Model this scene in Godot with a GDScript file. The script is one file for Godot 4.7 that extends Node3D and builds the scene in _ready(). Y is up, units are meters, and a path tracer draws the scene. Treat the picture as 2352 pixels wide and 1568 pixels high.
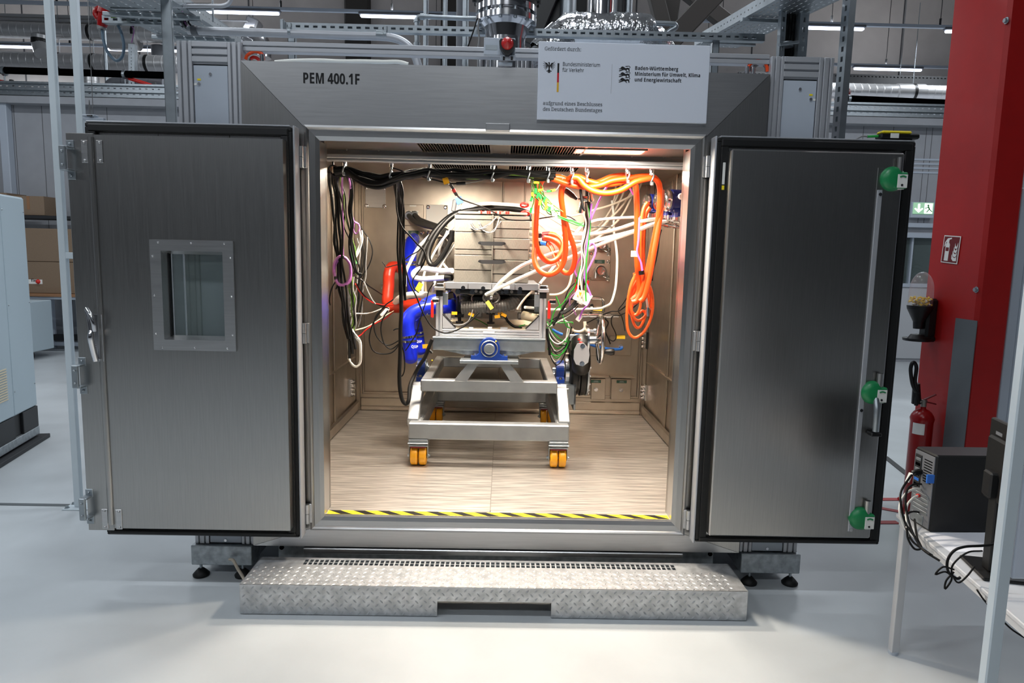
extends Node3D
# A climate test chamber with open doors in an industrial hall. Units are metres, y is up; the chamber's front panel stands on the plane z = 0.

var M := {}
var HOLD := Vector3.ZERO

func V(x: float, y: float, z: float) -> Vector3:
	return Vector3(x, y, z)

func _ready() -> void:
	var cam := Camera3D.new()
	cam.name = "camera"
	cam.fov = 53.13
	cam.position = Vector3(0, 1.68, 3.361)
	cam.rotation_order = EULER_ORDER_YXZ
	cam.rotation = Vector3(-0.1255, -0.0148, 0.0216)
	cam.near = 0.05
	cam.far = 100.0
	add_child(cam)
	cam.current = true
	var env := Environment.new()
	env.background_mode = Environment.BG_COLOR
	env.background_color = Color(0.02, 0.022, 0.025)
	env.tonemap_mode = Environment.TONE_MAPPER_LINEAR
	env.tonemap_exposure = 1.0
	env.sdfgi_enabled = true
	env.ssao_enabled = true
	env.ssil_enabled = true
	var we := WorldEnvironment.new()
	we.name = "environment"
	we.environment = env
	add_child(we)
	make_materials()
	hall_lamps()
	chamber_lamps()
	hall()
	chamber()
	cart()
	stack()
	back_wall_fittings()
	hoses()
	cables()
	roof_gear()
	left_side()
	right_side()

# ---------------------------------------------------------------- materials
func noise_tex(freq: float, ramp: Array, seed_: int, oct := 4, normal := 0.0, size := 512, kind := FastNoiseLite.TYPE_SIMPLEX_SMOOTH) -> NoiseTexture2D:
	var f := FastNoiseLite.new()
	f.seed = seed_
	f.noise_type = kind
	f.frequency = freq
	f.fractal_octaves = oct
	var t := NoiseTexture2D.new()
	t.width = size
	t.height = size
	t.seamless = true
	t.noise = f
	if normal > 0.0:
		t.as_normal_map = true
		t.bump_strength = normal
	else:
		var g := Gradient.new()
		g.offsets = PackedFloat32Array([0.15, 0.85])
		g.colors = PackedColorArray([ramp[0], ramp[1]])
		t.color_ramp = g
	return t

func gray(v: float) -> Color:
	return Color(v, v, v)

func mat(key: String, col: Color, rough: float, metal := 0.0) -> StandardMaterial3D:
	var m := StandardMaterial3D.new()
	m.resource_name = key
	m.albedo_color = col
	m.roughness = rough
	m.metallic = metal
	m.metallic_specular = 0.5
	M[key] = m
	return m

func tri_map(m: StandardMaterial3D, scale: Vector3, alb: Texture2D, rgh: Texture2D = null, nrm: Texture2D = null, ns := 0.2) -> void:
	m.uv1_triplanar = true
	m.uv1_scale = scale
	if alb:
		m.albedo_texture = alb
	if rgh:
		m.roughness_texture = rgh
		m.roughness_texture_channel = BaseMaterial3D.TEXTURE_CHANNEL_RED
	if nrm:
		m.normal_enabled = true
		m.normal_texture = nrm
		m.normal_scale = ns

func make_materials() -> void:
	var fine := noise_tex(0.03, [gray(0.96), gray(1.0)], 3)
	var rfine := noise_tex(0.02, [gray(0.92), gray(1.0)], 5)
	var nfine := noise_tex(0.04, [], 7, 3, 4.0)
	var blot := noise_tex(0.008, [gray(0.94), gray(1.0)], 11, 3)
	var blot2 := noise_tex(0.012, [gray(0.82), gray(1.0)], 13, 5)
	var speck := noise_tex(0.08, [gray(0.9), gray(1.0)], 17, 3)
	var streak := noise_tex(0.014, [gray(0.76), gray(1.0)], 19, 5)
	var m := mat("steel_upright", Color(0.70, 0.695, 0.685), 0.31, 1.0)
	tri_map(m, Vector3(9, 0.25, 9), fine, rfine)
	m = mat("steel_flat", Color(0.80, 0.80, 0.80), 0.36, 1.0)
	tri_map(m, Vector3(0.25, 9, 9), fine, rfine)
	m = mat("steel_inside", Color(0.69, 0.65, 0.6), 0.35, 1.0)
	tri_map(m, Vector3(1.2, 0.8, 1.2), blot, rfine)
	m = mat("steel_floor", Color(0.87, 0.85, 0.825), 0.5, 0.92)
	tri_map(m, Vector3(0.38, 3.0, 5.0), streak, rfine)
	m = mat("galvanized", Color(0.72, 0.745, 0.76), 0.5, 0.85)
	tri_map(m, Vector3(3, 3, 3), blot2, rfine)
	m = mat("zinc", Color(0.66, 0.69, 0.71), 0.42, 0.9)
	tri_map(m, Vector3(3, 3, 3), blot, rfine)
	m = mat("zinc_frame", Color(0.64, 0.655, 0.665), 0.45, 0.7)
	tri_map(m, Vector3(1.5, 1.5, 1.5), blot, null)
	m = mat("aluminium", Color(0.72, 0.73, 0.75), 0.42, 0.45)
	m = mat("duct", Color(0.80, 0.80, 0.80), 0.36, 0.7)
	m = mat("foil", Color(0.88, 0.89, 0.9), 0.16, 1.0)
	tri_map(m, Vector3(2.5, 2.5, 2.5), null, null, noise_tex(0.02, [], 23, 4, 9.0), 0.7)
	mat("chrome", Color(0.85, 0.85, 0.86), 0.14, 1.0)
	m = mat("cast_steel", Color(0.62, 0.6, 0.57), 0.45, 0.8)
	m = mat("stack_side", Color(0.45, 0.435, 0.405), 0.6, 0.4)
	tri_map(m, Vector3(14, 1.2, 14), speck, null, nfine, 0.2)
	m = mat("panel_grey", Color(0.70, 0.735, 0.78), 0.55)
	m = mat("floor_paint", Color(0.765, 0.785, 0.795), 0.36)
	tri_map(m, Vector3(0.22, 0.22, 0.22), noise_tex(0.012, [gray(0.95), gray(1.0)], 29, 5), noise_tex(0.01, [gray(0.85), gray(1.0)], 31, 4))
	m = mat("wall_grey", Color(0.62, 0.63, 0.65), 0.7)
	tri_map(m, Vector3(0.5, 0.5, 0.5), noise_tex(0.01, [gray(0.97), gray(1.0)], 41, 3))
	m = mat("wall_warm", Color(0.78, 0.755, 0.735), 0.8)
	tri_map(m, Vector3(0.3, 0.3, 0.3), noise_tex(0.01, [gray(0.96), gray(1.0)], 43, 3))
	mat("wall_dark", Color(0.16, 0.16, 0.17), 0.8)
	mat("ceiling", Color(0.55, 0.55, 0.55), 0.85)
	mat("seam", Color(0.34, 0.34, 0.35), 0.7)
	mat("rubber", Color(0.035, 0.036, 0.038), 0.55)
	mat("black_plastic", Color(0.026, 0.026, 0.028), 0.45)
	m = mat("black_dark", Color(0.02, 0.02, 0.022), 1.0)
	m.metallic_specular = 0.0
	m = mat("black_cable", Color(0.022, 0.022, 0.022), 0.5)
	m.metallic_specular = 0.35
	m = mat("black_sleeve", Color(0.05, 0.05, 0.05), 0.6)
	m.metallic_specular = 0.35
	mat("dark_beam", Color(0.2, 0.185, 0.17), 0.6)
	mat("orange", Color(0.9, 0.29, 0.04), 0.42)
	mat("orange_light", Color(0.9, 0.36, 0.11), 0.45)
	mat("white_tube", Color(0.93, 0.93, 0.9), 0.3)
	mat("cream_tube", Color(0.86, 0.8, 0.68), 0.35)
	m = mat("clear_tube", Color(0.78, 0.73, 0.66), 0.28)
	mat("white_cable", Color(0.88, 0.88, 0.86), 0.4)
	mat("grey_cable", Color(0.5, 0.5, 0.5), 0.4)
	mat("blue_grey_cable", Color(0.36, 0.45, 0.52), 0.45)
	mat("purple", Color(0.66, 0.4, 0.66), 0.4)
	mat("violet", Color(0.72, 0.42, 0.86), 0.4)
	mat("green_cable", Color(0.13, 0.62, 0.16), 0.4)
	mat("olive_cable", Color(0.35, 0.48, 0.16), 0.45)
	mat("green_tag", Color(0.16, 0.66, 0.28), 0.45)
	mat("yellow_tag", Color(0.95, 0.8, 0.16), 0.5)
	mat("amber_tag", Color(0.95, 0.68, 0.1), 0.5)
	mat("red_cable", Color(0.8, 0.13, 0.1), 0.4)
	mat("blue_tube", Color(0.16, 0.42, 0.78), 0.35)
	m = mat("blue_hose", Color(0.09, 0.17, 0.83), 0.3)
	tri_map(m, Vector3(6, 6, 6), speck, null, nfine, 0.1)
	m = mat("red_hose", Color(0.78, 0.2, 0.1), 0.35)
	tri_map(m, Vector3(6, 6, 6), speck, null, nfine, 0.1)
	mat("blue_cast", Color(0.05, 0.2, 0.52), 0.4)
	mat("navy_case", Color(0.05, 0.1, 0.38), 0.35)
	m = mat("yellow_wheel", Color(0.86, 0.6, 0.07), 0.45)
	m = mat("red_paint", Color(0.66, 0.04, 0.03), 0.5)
	tri_map(m, Vector3(0.8, 0.8, 0.8), noise_tex(0.02, [gray(0.97), gray(1.0)], 47, 3))
	mat("red_gloss", Color(0.58, 0.025, 0.03), 0.25)
	mat("red_dark", Color(0.42, 0.03, 0.05), 0.5)
	mat("red_marking", Color(0.62, 0.16, 0.17), 0.5)
	mat("white_paint", Color(0.80, 0.84, 0.86), 0.45)
	mat("white_sign", Color(0.82, 0.845, 0.89), 0.5)
	mat("white_label", Color(0.9, 0.9, 0.88), 0.5)
	mat("ink", Color(0.05, 0.05, 0.07), 0.5)
	mat("ink_black", Color(0.015, 0.015, 0.018), 0.35)
	mat("flag_red", Color(0.75, 0.05, 0.12), 0.5)
	mat("flag_gold", Color(0.85, 0.66, 0.15), 0.5)
	mat("tape_yellow", Color(0.96, 0.87, 0.12), 0.5)
	mat("green_handle", Color(0.1, 0.5, 0.29), 0.35)
	mat("plate_green", Color(0.05, 0.2, 0.15), 0.4)
	m = mat("cardboard", Color(0.52, 0.44, 0.36), 0.85)
	tri_map(m, Vector3(2, 2, 2), speck)
	mat("wood_top", Color(0.55, 0.40, 0.28), 0.6)
	mat("cabinet_grey", Color(0.70, 0.76, 0.79), 0.5)
	mat("base_dark", Color(0.13, 0.135, 0.145), 0.5)
	mat("tape_silver", Color(0.42, 0.44, 0.45), 0.5, 0.4)
	mat("table_white", Color(0.74, 0.75, 0.765), 0.5)
	mat("paper", Color(0.93, 0.94, 0.97), 0.6)
	mat("pvc_grey", Color(0.42, 0.43, 0.45), 0.45)
	mat("pvc_dark", Color(0.24, 0.235, 0.225), 0.5)
	mat("yellow_pale", Color(0.95, 0.9, 0.35), 0.5)
	mat("plant", Color(0.06, 0.13, 0.05), 0.5)
	m = mat("pane", Color(0.5, 0.56, 0.55, 0.25), 0.06)
	m.transparency = BaseMaterial3D.TRANSPARENCY_ALPHA
	m = mat("clear_plastic", Color(0.95, 0.9, 0.9, 0.12), 0.05)
	m.transparency = BaseMaterial3D.TRANSPARENCY_ALPHA
	m = mat("red_lens", Color(0.75, 0.02, 0.02), 0.08)
	m.clearcoat_enabled = true
	m.clearcoat = 0.6
	glow("exit_glow", Color(0.03, 0.55, 0.12), 0.9)
	glow("exit_white", Color(0.9, 1.0, 0.92), 1.6)
	glow("office_glow", Color(0.85, 0.93, 1.0), 2.0)
	m = mat("tread", Color(0.8, 0.81, 0.82), 0.42, 0.6)
	tri_map(m, Vector3(2.5, 2.5, 2.5), blot2, rfine)
	mat("grip_green", Color(0.25, 0.55, 0.3), 0.5)

func glow(key: String, col: Color, energy: float) -> StandardMaterial3D:
	var m := mat(key, Color(0.9, 0.9, 0.9), 0.4)
	m.emission_enabled = true
	m.emission = col
	m.emission_energy_multiplier = energy
	return m

# ---------------------------------------------------------------- mesh building
class G:
	var v := PackedVector3Array()
	var n := PackedVector3Array()
	var u := PackedVector2Array()
	var uv := false

	func tri(a: Vector3, b: Vector3, c: Vector3, na: Vector3, nb: Vector3, nc: Vector3) -> void:
		v.append(a); v.append(c); v.append(b)
		n.append(na); n.append(nc); n.append(nb)

	func quad(a: Vector3, b: Vector3, c: Vector3, d: Vector3) -> void:
		var m := (c - a).cross(d - b)
		if m.length_squared() < 1e-16:
			return
		m = m.normalized()
		tri(a, b, c, m, m, m)
		tri(a, c, d, m, m, m)

	func flat(a: Vector3, b: Vector3, c: Vector3) -> void:
		var m := (b - a).cross(c - a).normalized()
		tri(a, b, c, m, m, m)

	# a box with chamfered edges; t turns and places it
	func box(c: Vector3, s: Vector3, bev := 0.0, t := Basis()) -> void:
		var h := s * 0.5
		var e := minf(bev, minf(h.x, minf(h.y, h.z)) * 0.95)
		for ax in 3:
			var b1 := (ax + 1) % 3
			var b2 := (ax + 2) % 3
			for sg in [-1.0, 1.0]:
				var q: Array[Vector3] = []
				for k in [[-1, -1], [1, -1], [1, 1], [-1, 1]]:
					var p := Vector3()
					p[ax] = h[ax] * sg
					p[b1] = (h[b1] - e) * k[0] * sg
					p[b2] = (h[b2] - e) * k[1]
					q.append(c + t * p)
				quad(q[0], q[1], q[2], q[3])
		if e <= 0.0:
			return
		for ax in 3:
			var b1 := (ax + 1) % 3
			var b2 := (ax + 2) % 3
			for s1 in [-1.0, 1.0]:
				for s2 in [-1.0, 1.0]:
					var q: Array[Vector3] = []
					for k in [[-1, 0], [1, 0], [1, 1], [-1, 1]]:
						var p := Vector3()
						p[ax] = (h[ax] - e) * k[0]
						p[b1] = (h[b1] - (e if k[1] == 1 else 0.0)) * s1
						p[b2] = (h[b2] - (0.0 if k[1] == 1 else e)) * s2
						q.append(c + t * p)
					if s1 * s2 > 0:
						quad(q[0], q[1], q[2], q[3])
					else:
						quad(q[3], q[2], q[1], q[0])
		for sx in [-1.0, 1.0]:
			for sy in [-1.0, 1.0]:
				for sz in [-1.0, 1.0]:
					var a := c + t * Vector3(h.x * sx, (h.y - e) * sy, (h.z - e) * sz)
					var b := c + t * Vector3((h.x - e) * sx, h.y * sy, (h.z - e) * sz)
					var d := c + t * Vector3((h.x - e) * sx, (h.y - e) * sy, h.z * sz)
					if sx * sy * sz > 0:
						flat(a, b, d)
					else:
						flat(a, d, b)

	func span(a: Vector3, b: Vector3, bev := 0.0) -> void:
		box((a + b) * 0.5, (b - a).abs(), bev)

	# a rectangular bar from a to b; w across, h along up
	func bar(a: Vector3, b: Vector3, w: float, h: float, bev := 0.0, up := Vector3.UP) -> void:
		var z := (b - a).normalized()
		var x := up.cross(z)
		if x.length() < 0.01:
			x = Vector3.RIGHT.cross(z)
		x = x.normalized()
		box((a + b) * 0.5, Vector3(w, h, a.distance_to(b)), bev, Basis(x, z.cross(x), z))

	func cyl(a: Vector3, b: Vector3, r: float, sides := 16, r2 := -1.0, caps := true) -> void:
		lathe([Vector2(0.0 if caps else r, 0), Vector2(r, 0), Vector2(r2 if r2 >= 0 else r, 1), Vector2(0.0 if caps else (r2 if r2 >= 0 else r), 1)], a, b, sides)

	# prof: (radius, share of the way from a to b); corners stay sharp
	func lathe(prof: Array, a: Vector3, b: Vector3, sides := 20, smooth := false) -> void:
		var z := b - a
		var zn := z.normalized()
		var x := zn.cross(Vector3.UP)
		if x.length() < 0.05:
			x = zn.cross(Vector3.RIGHT)
		x = x.normalized()
		var y := zn.cross(x)
		var len := z.length()
		var m := prof.size() - 1
		var nn: Array[Vector2] = []
		for i in m:
			var d: Vector2 = Vector2(prof[i + 1].x - prof[i].x, (prof[i + 1].y - prof[i].y) * len)
			nn.append(Vector2(d.y, -d.x).normalized())
		for i in m:
			var p: Vector2 = prof[i]
			var q: Vector2 = prof[i + 1]
			if p.is_equal_approx(q):
				continue
			var n0 := nn[i]
			var n1 := nn[i]
			if smooth:
				if i > 0: n0 = (nn[i - 1] + nn[i]).normalized()
				if i < m - 1: n1 = (nn[i + 1] + nn[i]).normalized()
			for k in sides:
				var a0 := TAU * k / sides
				var a1 := TAU * (k + 1) / sides
				var c0 := x * cos(a0) + y * sin(a0)
				var c1 := x * cos(a1) + y * sin(a1)
				var pa := a + c0 * p.x + z * p.y
				var pb := a + c1 * p.x + z * p.y
				var qa := a + c0 * q.x + z * q.y
				var qb := a + c1 * q.x + z * q.y
				var na := c0 * n0.x + zn * n0.y
				var nb := c1 * n0.x + zn * n0.y
				var ma := c0 * n1.x + zn * n1.y
				var mb := c1 * n1.x + zn * n1.y
				if p.x > 1e-6: tri(pa, pb, qb, na, nb, mb)
				if q.x > 1e-6: tri(pa, qb, qa, na, mb, ma)

	func ball(c: Vector3, r: float, sides := 12, squash := 1.0) -> void:
		var prof := []
		for i in 9:
			var t := -PI / 2 + PI * i / 8
			prof.append(Vector2(r * cos(t), 0.5 + 0.5 * sin(t)))
		prof[0].x = 0.0
		prof[8].x = 0.0
		lathe(prof, c - Vector3(0, r * squash, 0), c + Vector3(0, r * squash, 0), sides, true)

	func tube(p: Array, r: float, sides := 8, closed := false, sub := 5, r2 := -1.0, wave := 0.0, every := 0.0) -> void:
		var pts: Array[Vector3] = []
		var m := p.size()
		if m == 2 or sub <= 1:
			for q in p: pts.append(q)
		else:
			var segs := m if closed else m - 1
			for i in segs:
				var p0: Vector3 = p[(i - 1 + m) % m] if closed or i > 0 else p[0] * 2.0 - p[1]
				var p1: Vector3 = p[i]
				var p2: Vector3 = p[(i + 1) % m]
				var p3: Vector3 = p[(i + 2) % m] if closed or i < m - 2 else p[m - 1] * 2.0 - p[m - 2]
				var cnt := sub
				if every > 0.0: cnt = maxi(2, int(p1.distance_to(p2) / every))
				for k in cnt:
					pts.append(p1.cubic_interpolate(p2, p0, p3, float(k) / cnt))
			if not closed:
				pts.append(p[m - 1])
		var c := pts.size()
		var t0 := (pts[1] - pts[0]).normalized()
		if closed:
			t0 = (pts[1] - pts[c - 1]).normalized()
		var x := t0.cross(Vector3.UP)
		if x.length() < 0.1: x = t0.cross(Vector3.RIGHT)
		x = x.normalized()
		var ring := []
		var tang := t0
		for i in c:
			var t: Vector3
			if closed: t = (pts[(i + 1) % c] - pts[(i - 1 + c) % c])
			elif i == 0: t = pts[1] - pts[0]
			elif i == c - 1: t = pts[c - 1] - pts[c - 2]
			else: t = pts[i + 1] - pts[i - 1]
			t = t.normalized() if t.length() > 1e-7 else tang
			tang = t
			x = (x - t * x.dot(t))
			x = x.normalized() if x.length() > 1e-5 else t.cross(Vector3(0.3, 0.5, 0.8)).normalized()
			ring.append([pts[i], x, t.cross(x), t])
		var last := c if closed else c - 1
		for i in last:
			var A: Array = ring[i]
			var B: Array = ring[(i + 1) % c]
			var ra := r if r2 < 0 else lerpf(r, r2, float(i) / last)
			var rb := r if r2 < 0 else lerpf(r, r2, float(i + 1) / last)
			if wave > 0.0:
				ra *= 1.0 + (wave if i % 2 == 0 else -wave)
				rb *= 1.0 + (wave if (i + 1) % 2 == 0 else -wave)
			for k in sides:
				var a0 := TAU * k / sides
				var a1 := TAU * (k + 1) / sides
				var n0: Vector3 = A[1] * cos(a0) + A[2] * sin(a0)
				var n1: Vector3 = A[1] * cos(a1) + A[2] * sin(a1)
				var m0: Vector3 = B[1] * cos(a0) + B[2] * sin(a0)
				var m1: Vector3 = B[1] * cos(a1) + B[2] * sin(a1)
				if wave > 0.0:
					quad(A[0] + n0 * ra, A[0] + n1 * ra, B[0] + m1 * rb, B[0] + m0 * rb)
					continue
				tri(A[0] + n0 * ra, A[0] + n1 * ra, B[0] + m1 * rb, n0, n1, m1)
				tri(A[0] + n0 * ra, B[0] + m1 * rb, B[0] + m0 * rb, n0, m1, m0)
		if not closed:
			for e in [0, c - 1]:
				var A: Array = ring[e]
				var rr := r if e == 0 or r2 < 0 else r2
				var s: float = -1.0 if e == 0 else 1.0
				for k in sides:
					var a0 := TAU * k / sides
					var a1 := TAU * (k + 1) / sides
					var q0: Vector3 = A[0] + (A[1] * cos(a0) + A[2] * sin(a0)) * rr
					var q1: Vector3 = A[0] + (A[1] * cos(a1) + A[2] * sin(a1)) * rr
					var nn: Vector3 = A[3] * s
					if e == 0: tri(A[0], q1, q0, nn, nn, nn)
					else: tri(A[0], q0, q1, nn, nn, nn)

	# polygon in t's x-y plane pushed from z = 0 to depth
	func prism(poly: PackedVector2Array, depth: float, t := Transform3D()) -> void:
		if Geometry2D.is_polygon_clockwise(poly):
			poly = poly.duplicate()
			poly.reverse()
		var ix := Geometry2D.triangulate_polygon(poly)
		var f := t.basis.z.normalized() * (1.0 if depth > 0 else -1.0)
		var up := Vector3(0, 0, maxf(depth, 0.0))
		var lo := Vector3(0, 0, minf(depth, 0.0))
		f = t.basis.z.normalized()
		for i in range(0, ix.size(), 3):
			var p: Array[Vector3] = []
			for k in 3: p.append(Vector3(poly[ix[i + k]].x, poly[ix[i + k]].y, 0))
			if (p[1] - p[0]).cross(p[2] - p[0]).z < 0:
				var w := p[1]
				p[1] = p[2]
				p[2] = w
			tri(t * (p[0] + up), t * (p[1] + up), t * (p[2] + up), f, f, f)
			tri(t * (p[0] + lo), t * (p[2] + lo), t * (p[1] + lo), -f, -f, -f)
		for i in poly.size():
			var a := Vector3(poly[i].x, poly[i].y, 0)
			var b := Vector3(poly[(i + 1) % poly.size()].x, poly[(i + 1) % poly.size()].y, 0)
			quad(t * (a + lo), t * (b + lo), t * (b + up), t * (a + up))

	# a sheet in t's x-y plane (x from 0 to len, y from 0 to wid, z from 0 to th) with a row of oblong holes
	func slotted(len: float, wid: float, th: float, hole: Vector2, pitch: float, rows: Array, t := Transform3D()) -> void:
		var ys := [0.0]
		for r in rows:
			ys.append(r - hole.y / 2)
			ys.append(r + hole.y / 2)
		ys.append(wid)
		for i in range(0, ys.size(), 2):
			box(t * Vector3(len / 2, (ys[i] + ys[i + 1]) / 2, th / 2), Vector3(len, ys[i + 1] - ys[i], th), 0, t.basis)
		var cnt := int(len / pitch)
		for r in rows:
			var x0 := 0.0
			for k in cnt + 1:
				var x1 := (k + 0.5) * pitch - hole.x / 2 if k < cnt else len
				if x1 > x0 + 0.0005:
					box(t * Vector3((x0 + x1) / 2, r, th / 2), Vector3(x1 - x0, hole.y, th), 0, t.basis)
				x0 = x1 + hole.x

	func hexbolt(p: Vector3, dir: Vector3, r: float) -> void:
		var d := dir.normalized()
		cyl(p, p + d * r * 0.25, r * 1.5, 12)
		cyl(p + d * r * 0.25, p + d * r * 1.2, r, 6)

	func mesh() -> ArrayMesh:
		var a := []
		a.resize(Mesh.ARRAY_MAX)
		a[Mesh.ARRAY_VERTEX] = v
		a[Mesh.ARRAY_NORMAL] = n
		if u.size() == v.size() and u.size() > 0:
			a[Mesh.ARRAY_TEX_UV] = u
		var m := ArrayMesh.new()
		m.add_surface_from_arrays(Mesh.PRIMITIVE_TRIANGLES, a)
		return m

func origin_of(o: Node) -> Vector3:
	var p := Vector3.ZERO
	while o is Node3D and o != self:
		p += o.position
		o = o.get_parent()
	return p

# one named mesh: g is built in world places and moved so that the node stands at the mesh's base
func obj(called: String, g: G, m: String, parent: Node3D = self) -> MeshInstance3D:
	var box := AABB(g.v[0], Vector3.ZERO)
	for p in g.v:
		box = box.expand(p)
	var o := Vector3(box.get_center().x, box.position.y, box.get_center().z)
	for i in g.v.size():
		g.v[i] -= o
	var mi := MeshInstance3D.new()
	mi.name = called
	mi.mesh = g.mesh()
	mi.material_override = M[m]
	mi.position = o - origin_of(parent)
	parent.add_child(mi, true)
	number(mi, called)
	return mi

func number(o: Node, called: String) -> void:
	if o.name == called:
		return
	var k := 1
	while o.get_parent().has_node("%s_%03d" % [called, k]):
		k += 1
	o.name = "%s_%03d" % [called, k]

func tag(o: Node3D, label: String, category: String, group := "") -> Node3D:
	o.set_meta("label", label)
	o.set_meta("category", category)
	if group:
		o.set_meta("group", group)
	return o

func thing(called: String, label: String, category: String, at: Vector3, group := "") -> Node3D:
	var o := Node3D.new()
	o.name = called
	o.position = at
	add_child(o, true)
	number(o, called)
	tag(o, label, category, group)
	return o

func struct(called: String, g: G, m: String, parent: Node3D = self) -> MeshInstance3D:
	var o := obj(called, g, m, parent)
	if parent == self:
		o.set_meta("kind", "structure")
	return o

func dup(o: Node3D, at: Vector3, label: String, group := "") -> Node3D:
	var c: Node3D = o.duplicate()
	var base := o.name.rstrip("0123456789").rstrip("_")
	c.name = base
	add_child(c, true)
	number(c, base)
	c.position = at
	c.set_meta("label", label)
	if group:
		c.set_meta("group", group)
	return c

func letters(called: String, s: String, at: Vector3, cap: float, m: String, parent: Node3D, serif := false, bold := false, turn := 0.0, narrow := 1.0) -> MeshInstance3D:
	var f := SystemFont.new()
	f.font_names = PackedStringArray(["Droid Serif" if serif else "Droid Sans"])
	f.font_weight = 700 if bold else 400
	var t := TextMesh.new()
	t.font = f
	t.text = s
	t.font_size = 48
	t.pixel_size = cap / 0.714 / 48.0
	t.depth = 0.0015
	t.curve_step = 1.0
	t.horizontal_alignment = HORIZONTAL_ALIGNMENT_LEFT
	t.vertical_alignment = VERTICAL_ALIGNMENT_BOTTOM
	var mi := MeshInstance3D.new()
	mi.name = called
	mi.mesh = t
	mi.material_override = M[m]
	mi.position = at - origin_of(parent)
	mi.rotation.y = turn
	mi.scale.x = narrow
	parent.add_child(mi, true)
	number(mi, called)
	return mi

# a cable, hose or tube laid through points, one thing by itself
func lay(called: String, p: Array, r: float, m: String, label: String, category := "cable", group := "", closed := false, sides := 8) -> MeshInstance3D:
	var g := G.new()
	g.tube(p, r, sides, closed)
	var o := obj(called, g, m)
	tag(o, label, category, group)
	return o

# ---------------------------------------------------------------- lamps
const HALL_WATTS := 5.5
const CHAMBER_WATTS := 8.0

func area_light(called: String, at: Vector3, size: Vector2, energy: float, col: Color, dir := Vector3.DOWN) -> void:
	var l = AreaLight3D.new()
	l.name = called
	l.area_size = size
	l.area_normalize_energy = true
	l.light_energy = energy
	l.light_color = col
	l.area_range = 40.0
	l.area_attenuation = 2.0
	l.shadow_enabled = true
	add_child(l, true)
	l.position = at
	var up = Vector3.FORWARD if absf(dir.y) > 0.9 else Vector3.UP
	l.look_at_from_position(at, at + dir, up)

func led_lamp(x: float, y: float, z: float, label: String) -> void:
	var t = thing("linear_lamp", label, "lamp", V(x, y, z), "pendant LED lamps of the hall")
	var g = G.new()
	g.box(V(x, y + 0.045, z), V(1.5, 0.05, 0.075), 0.01)
	obj("housing", g, "pvc_grey", t)
	g = G.new()
	g.box(V(x, y, z), V(1.44, 0.045, 0.07), 0.015)
	obj("diffuser", g, "led_glow", t)
	area_light("lamp_light", V(x, y - 0.03, z), Vector2(1.44, 0.07), HALL_WATTS, Color(0.95, 0.975, 1.0))
	area_light("lamp_uplight", V(x, y + 0.1, z), Vector2(1.44, 0.07), HALL_WATTS * 1.0, Color(0.97, 0.98, 1.0), Vector3.UP)

func hall_lamps() -> void:
	glow("led_glow", Color(0.86, 0.9, 1.0), 5.0)
	var near = "nearer-row LED lamp "
	var far = "farther-row LED lamp "
	for a in [[-4.65, "lit strip above the mirror-polished duct elbow on the left"], [-1.82, "lit strip behind the thin galvanized pipes left of the exhaust motor"], [5.45, "lit strip right of the vertical cable ladder"], [8.32, "short glimpse beside the red column"]]:
		led_lamp(a[0], 5.7, -9.0, near + a[1])
	for a in [[-10.6, "at the far left above the lower duct"], [-7.6, "behind the hanging red plug cable"], [8.05, "lower lit strip beside the red column"]]:
		led_lamp(a[0], 5.75, -11.6, far + a[1])
	# the rows that hang on over the rest of the hall
	for z in [-5.0, -1.5, 2.0, 5.5]:
		for x in [-7.2, -3.6, 0.0, 3.6, 7.2]:
			if z > 0 and x > 3.0: continue
			led_lamp(x, 5.7, z, "pendant LED lamp out of view above the hall floor")

func chamber_lamps() -> void:
	glow("chamber_glow", Color(1.0, 0.92, 0.8), 4.0)
	var c = Color(1.0, 0.945, 0.87)
	area_light("chamber_light", V(0.53, 2.2, -0.21), Vector2(0.3, 0.12), CHAMBER_WATTS * 0.5, c)
	area_light("chamber_light", V(-0.45, 2.255, -0.85), Vector2(0.34, 0.13), CHAMBER_WATTS * 0.85, c)
	area_light("chamber_light", V(0.5, 2.255, -1.05), Vector2(0.34, 0.13), CHAMBER_WATTS * 0.7, c)

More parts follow.
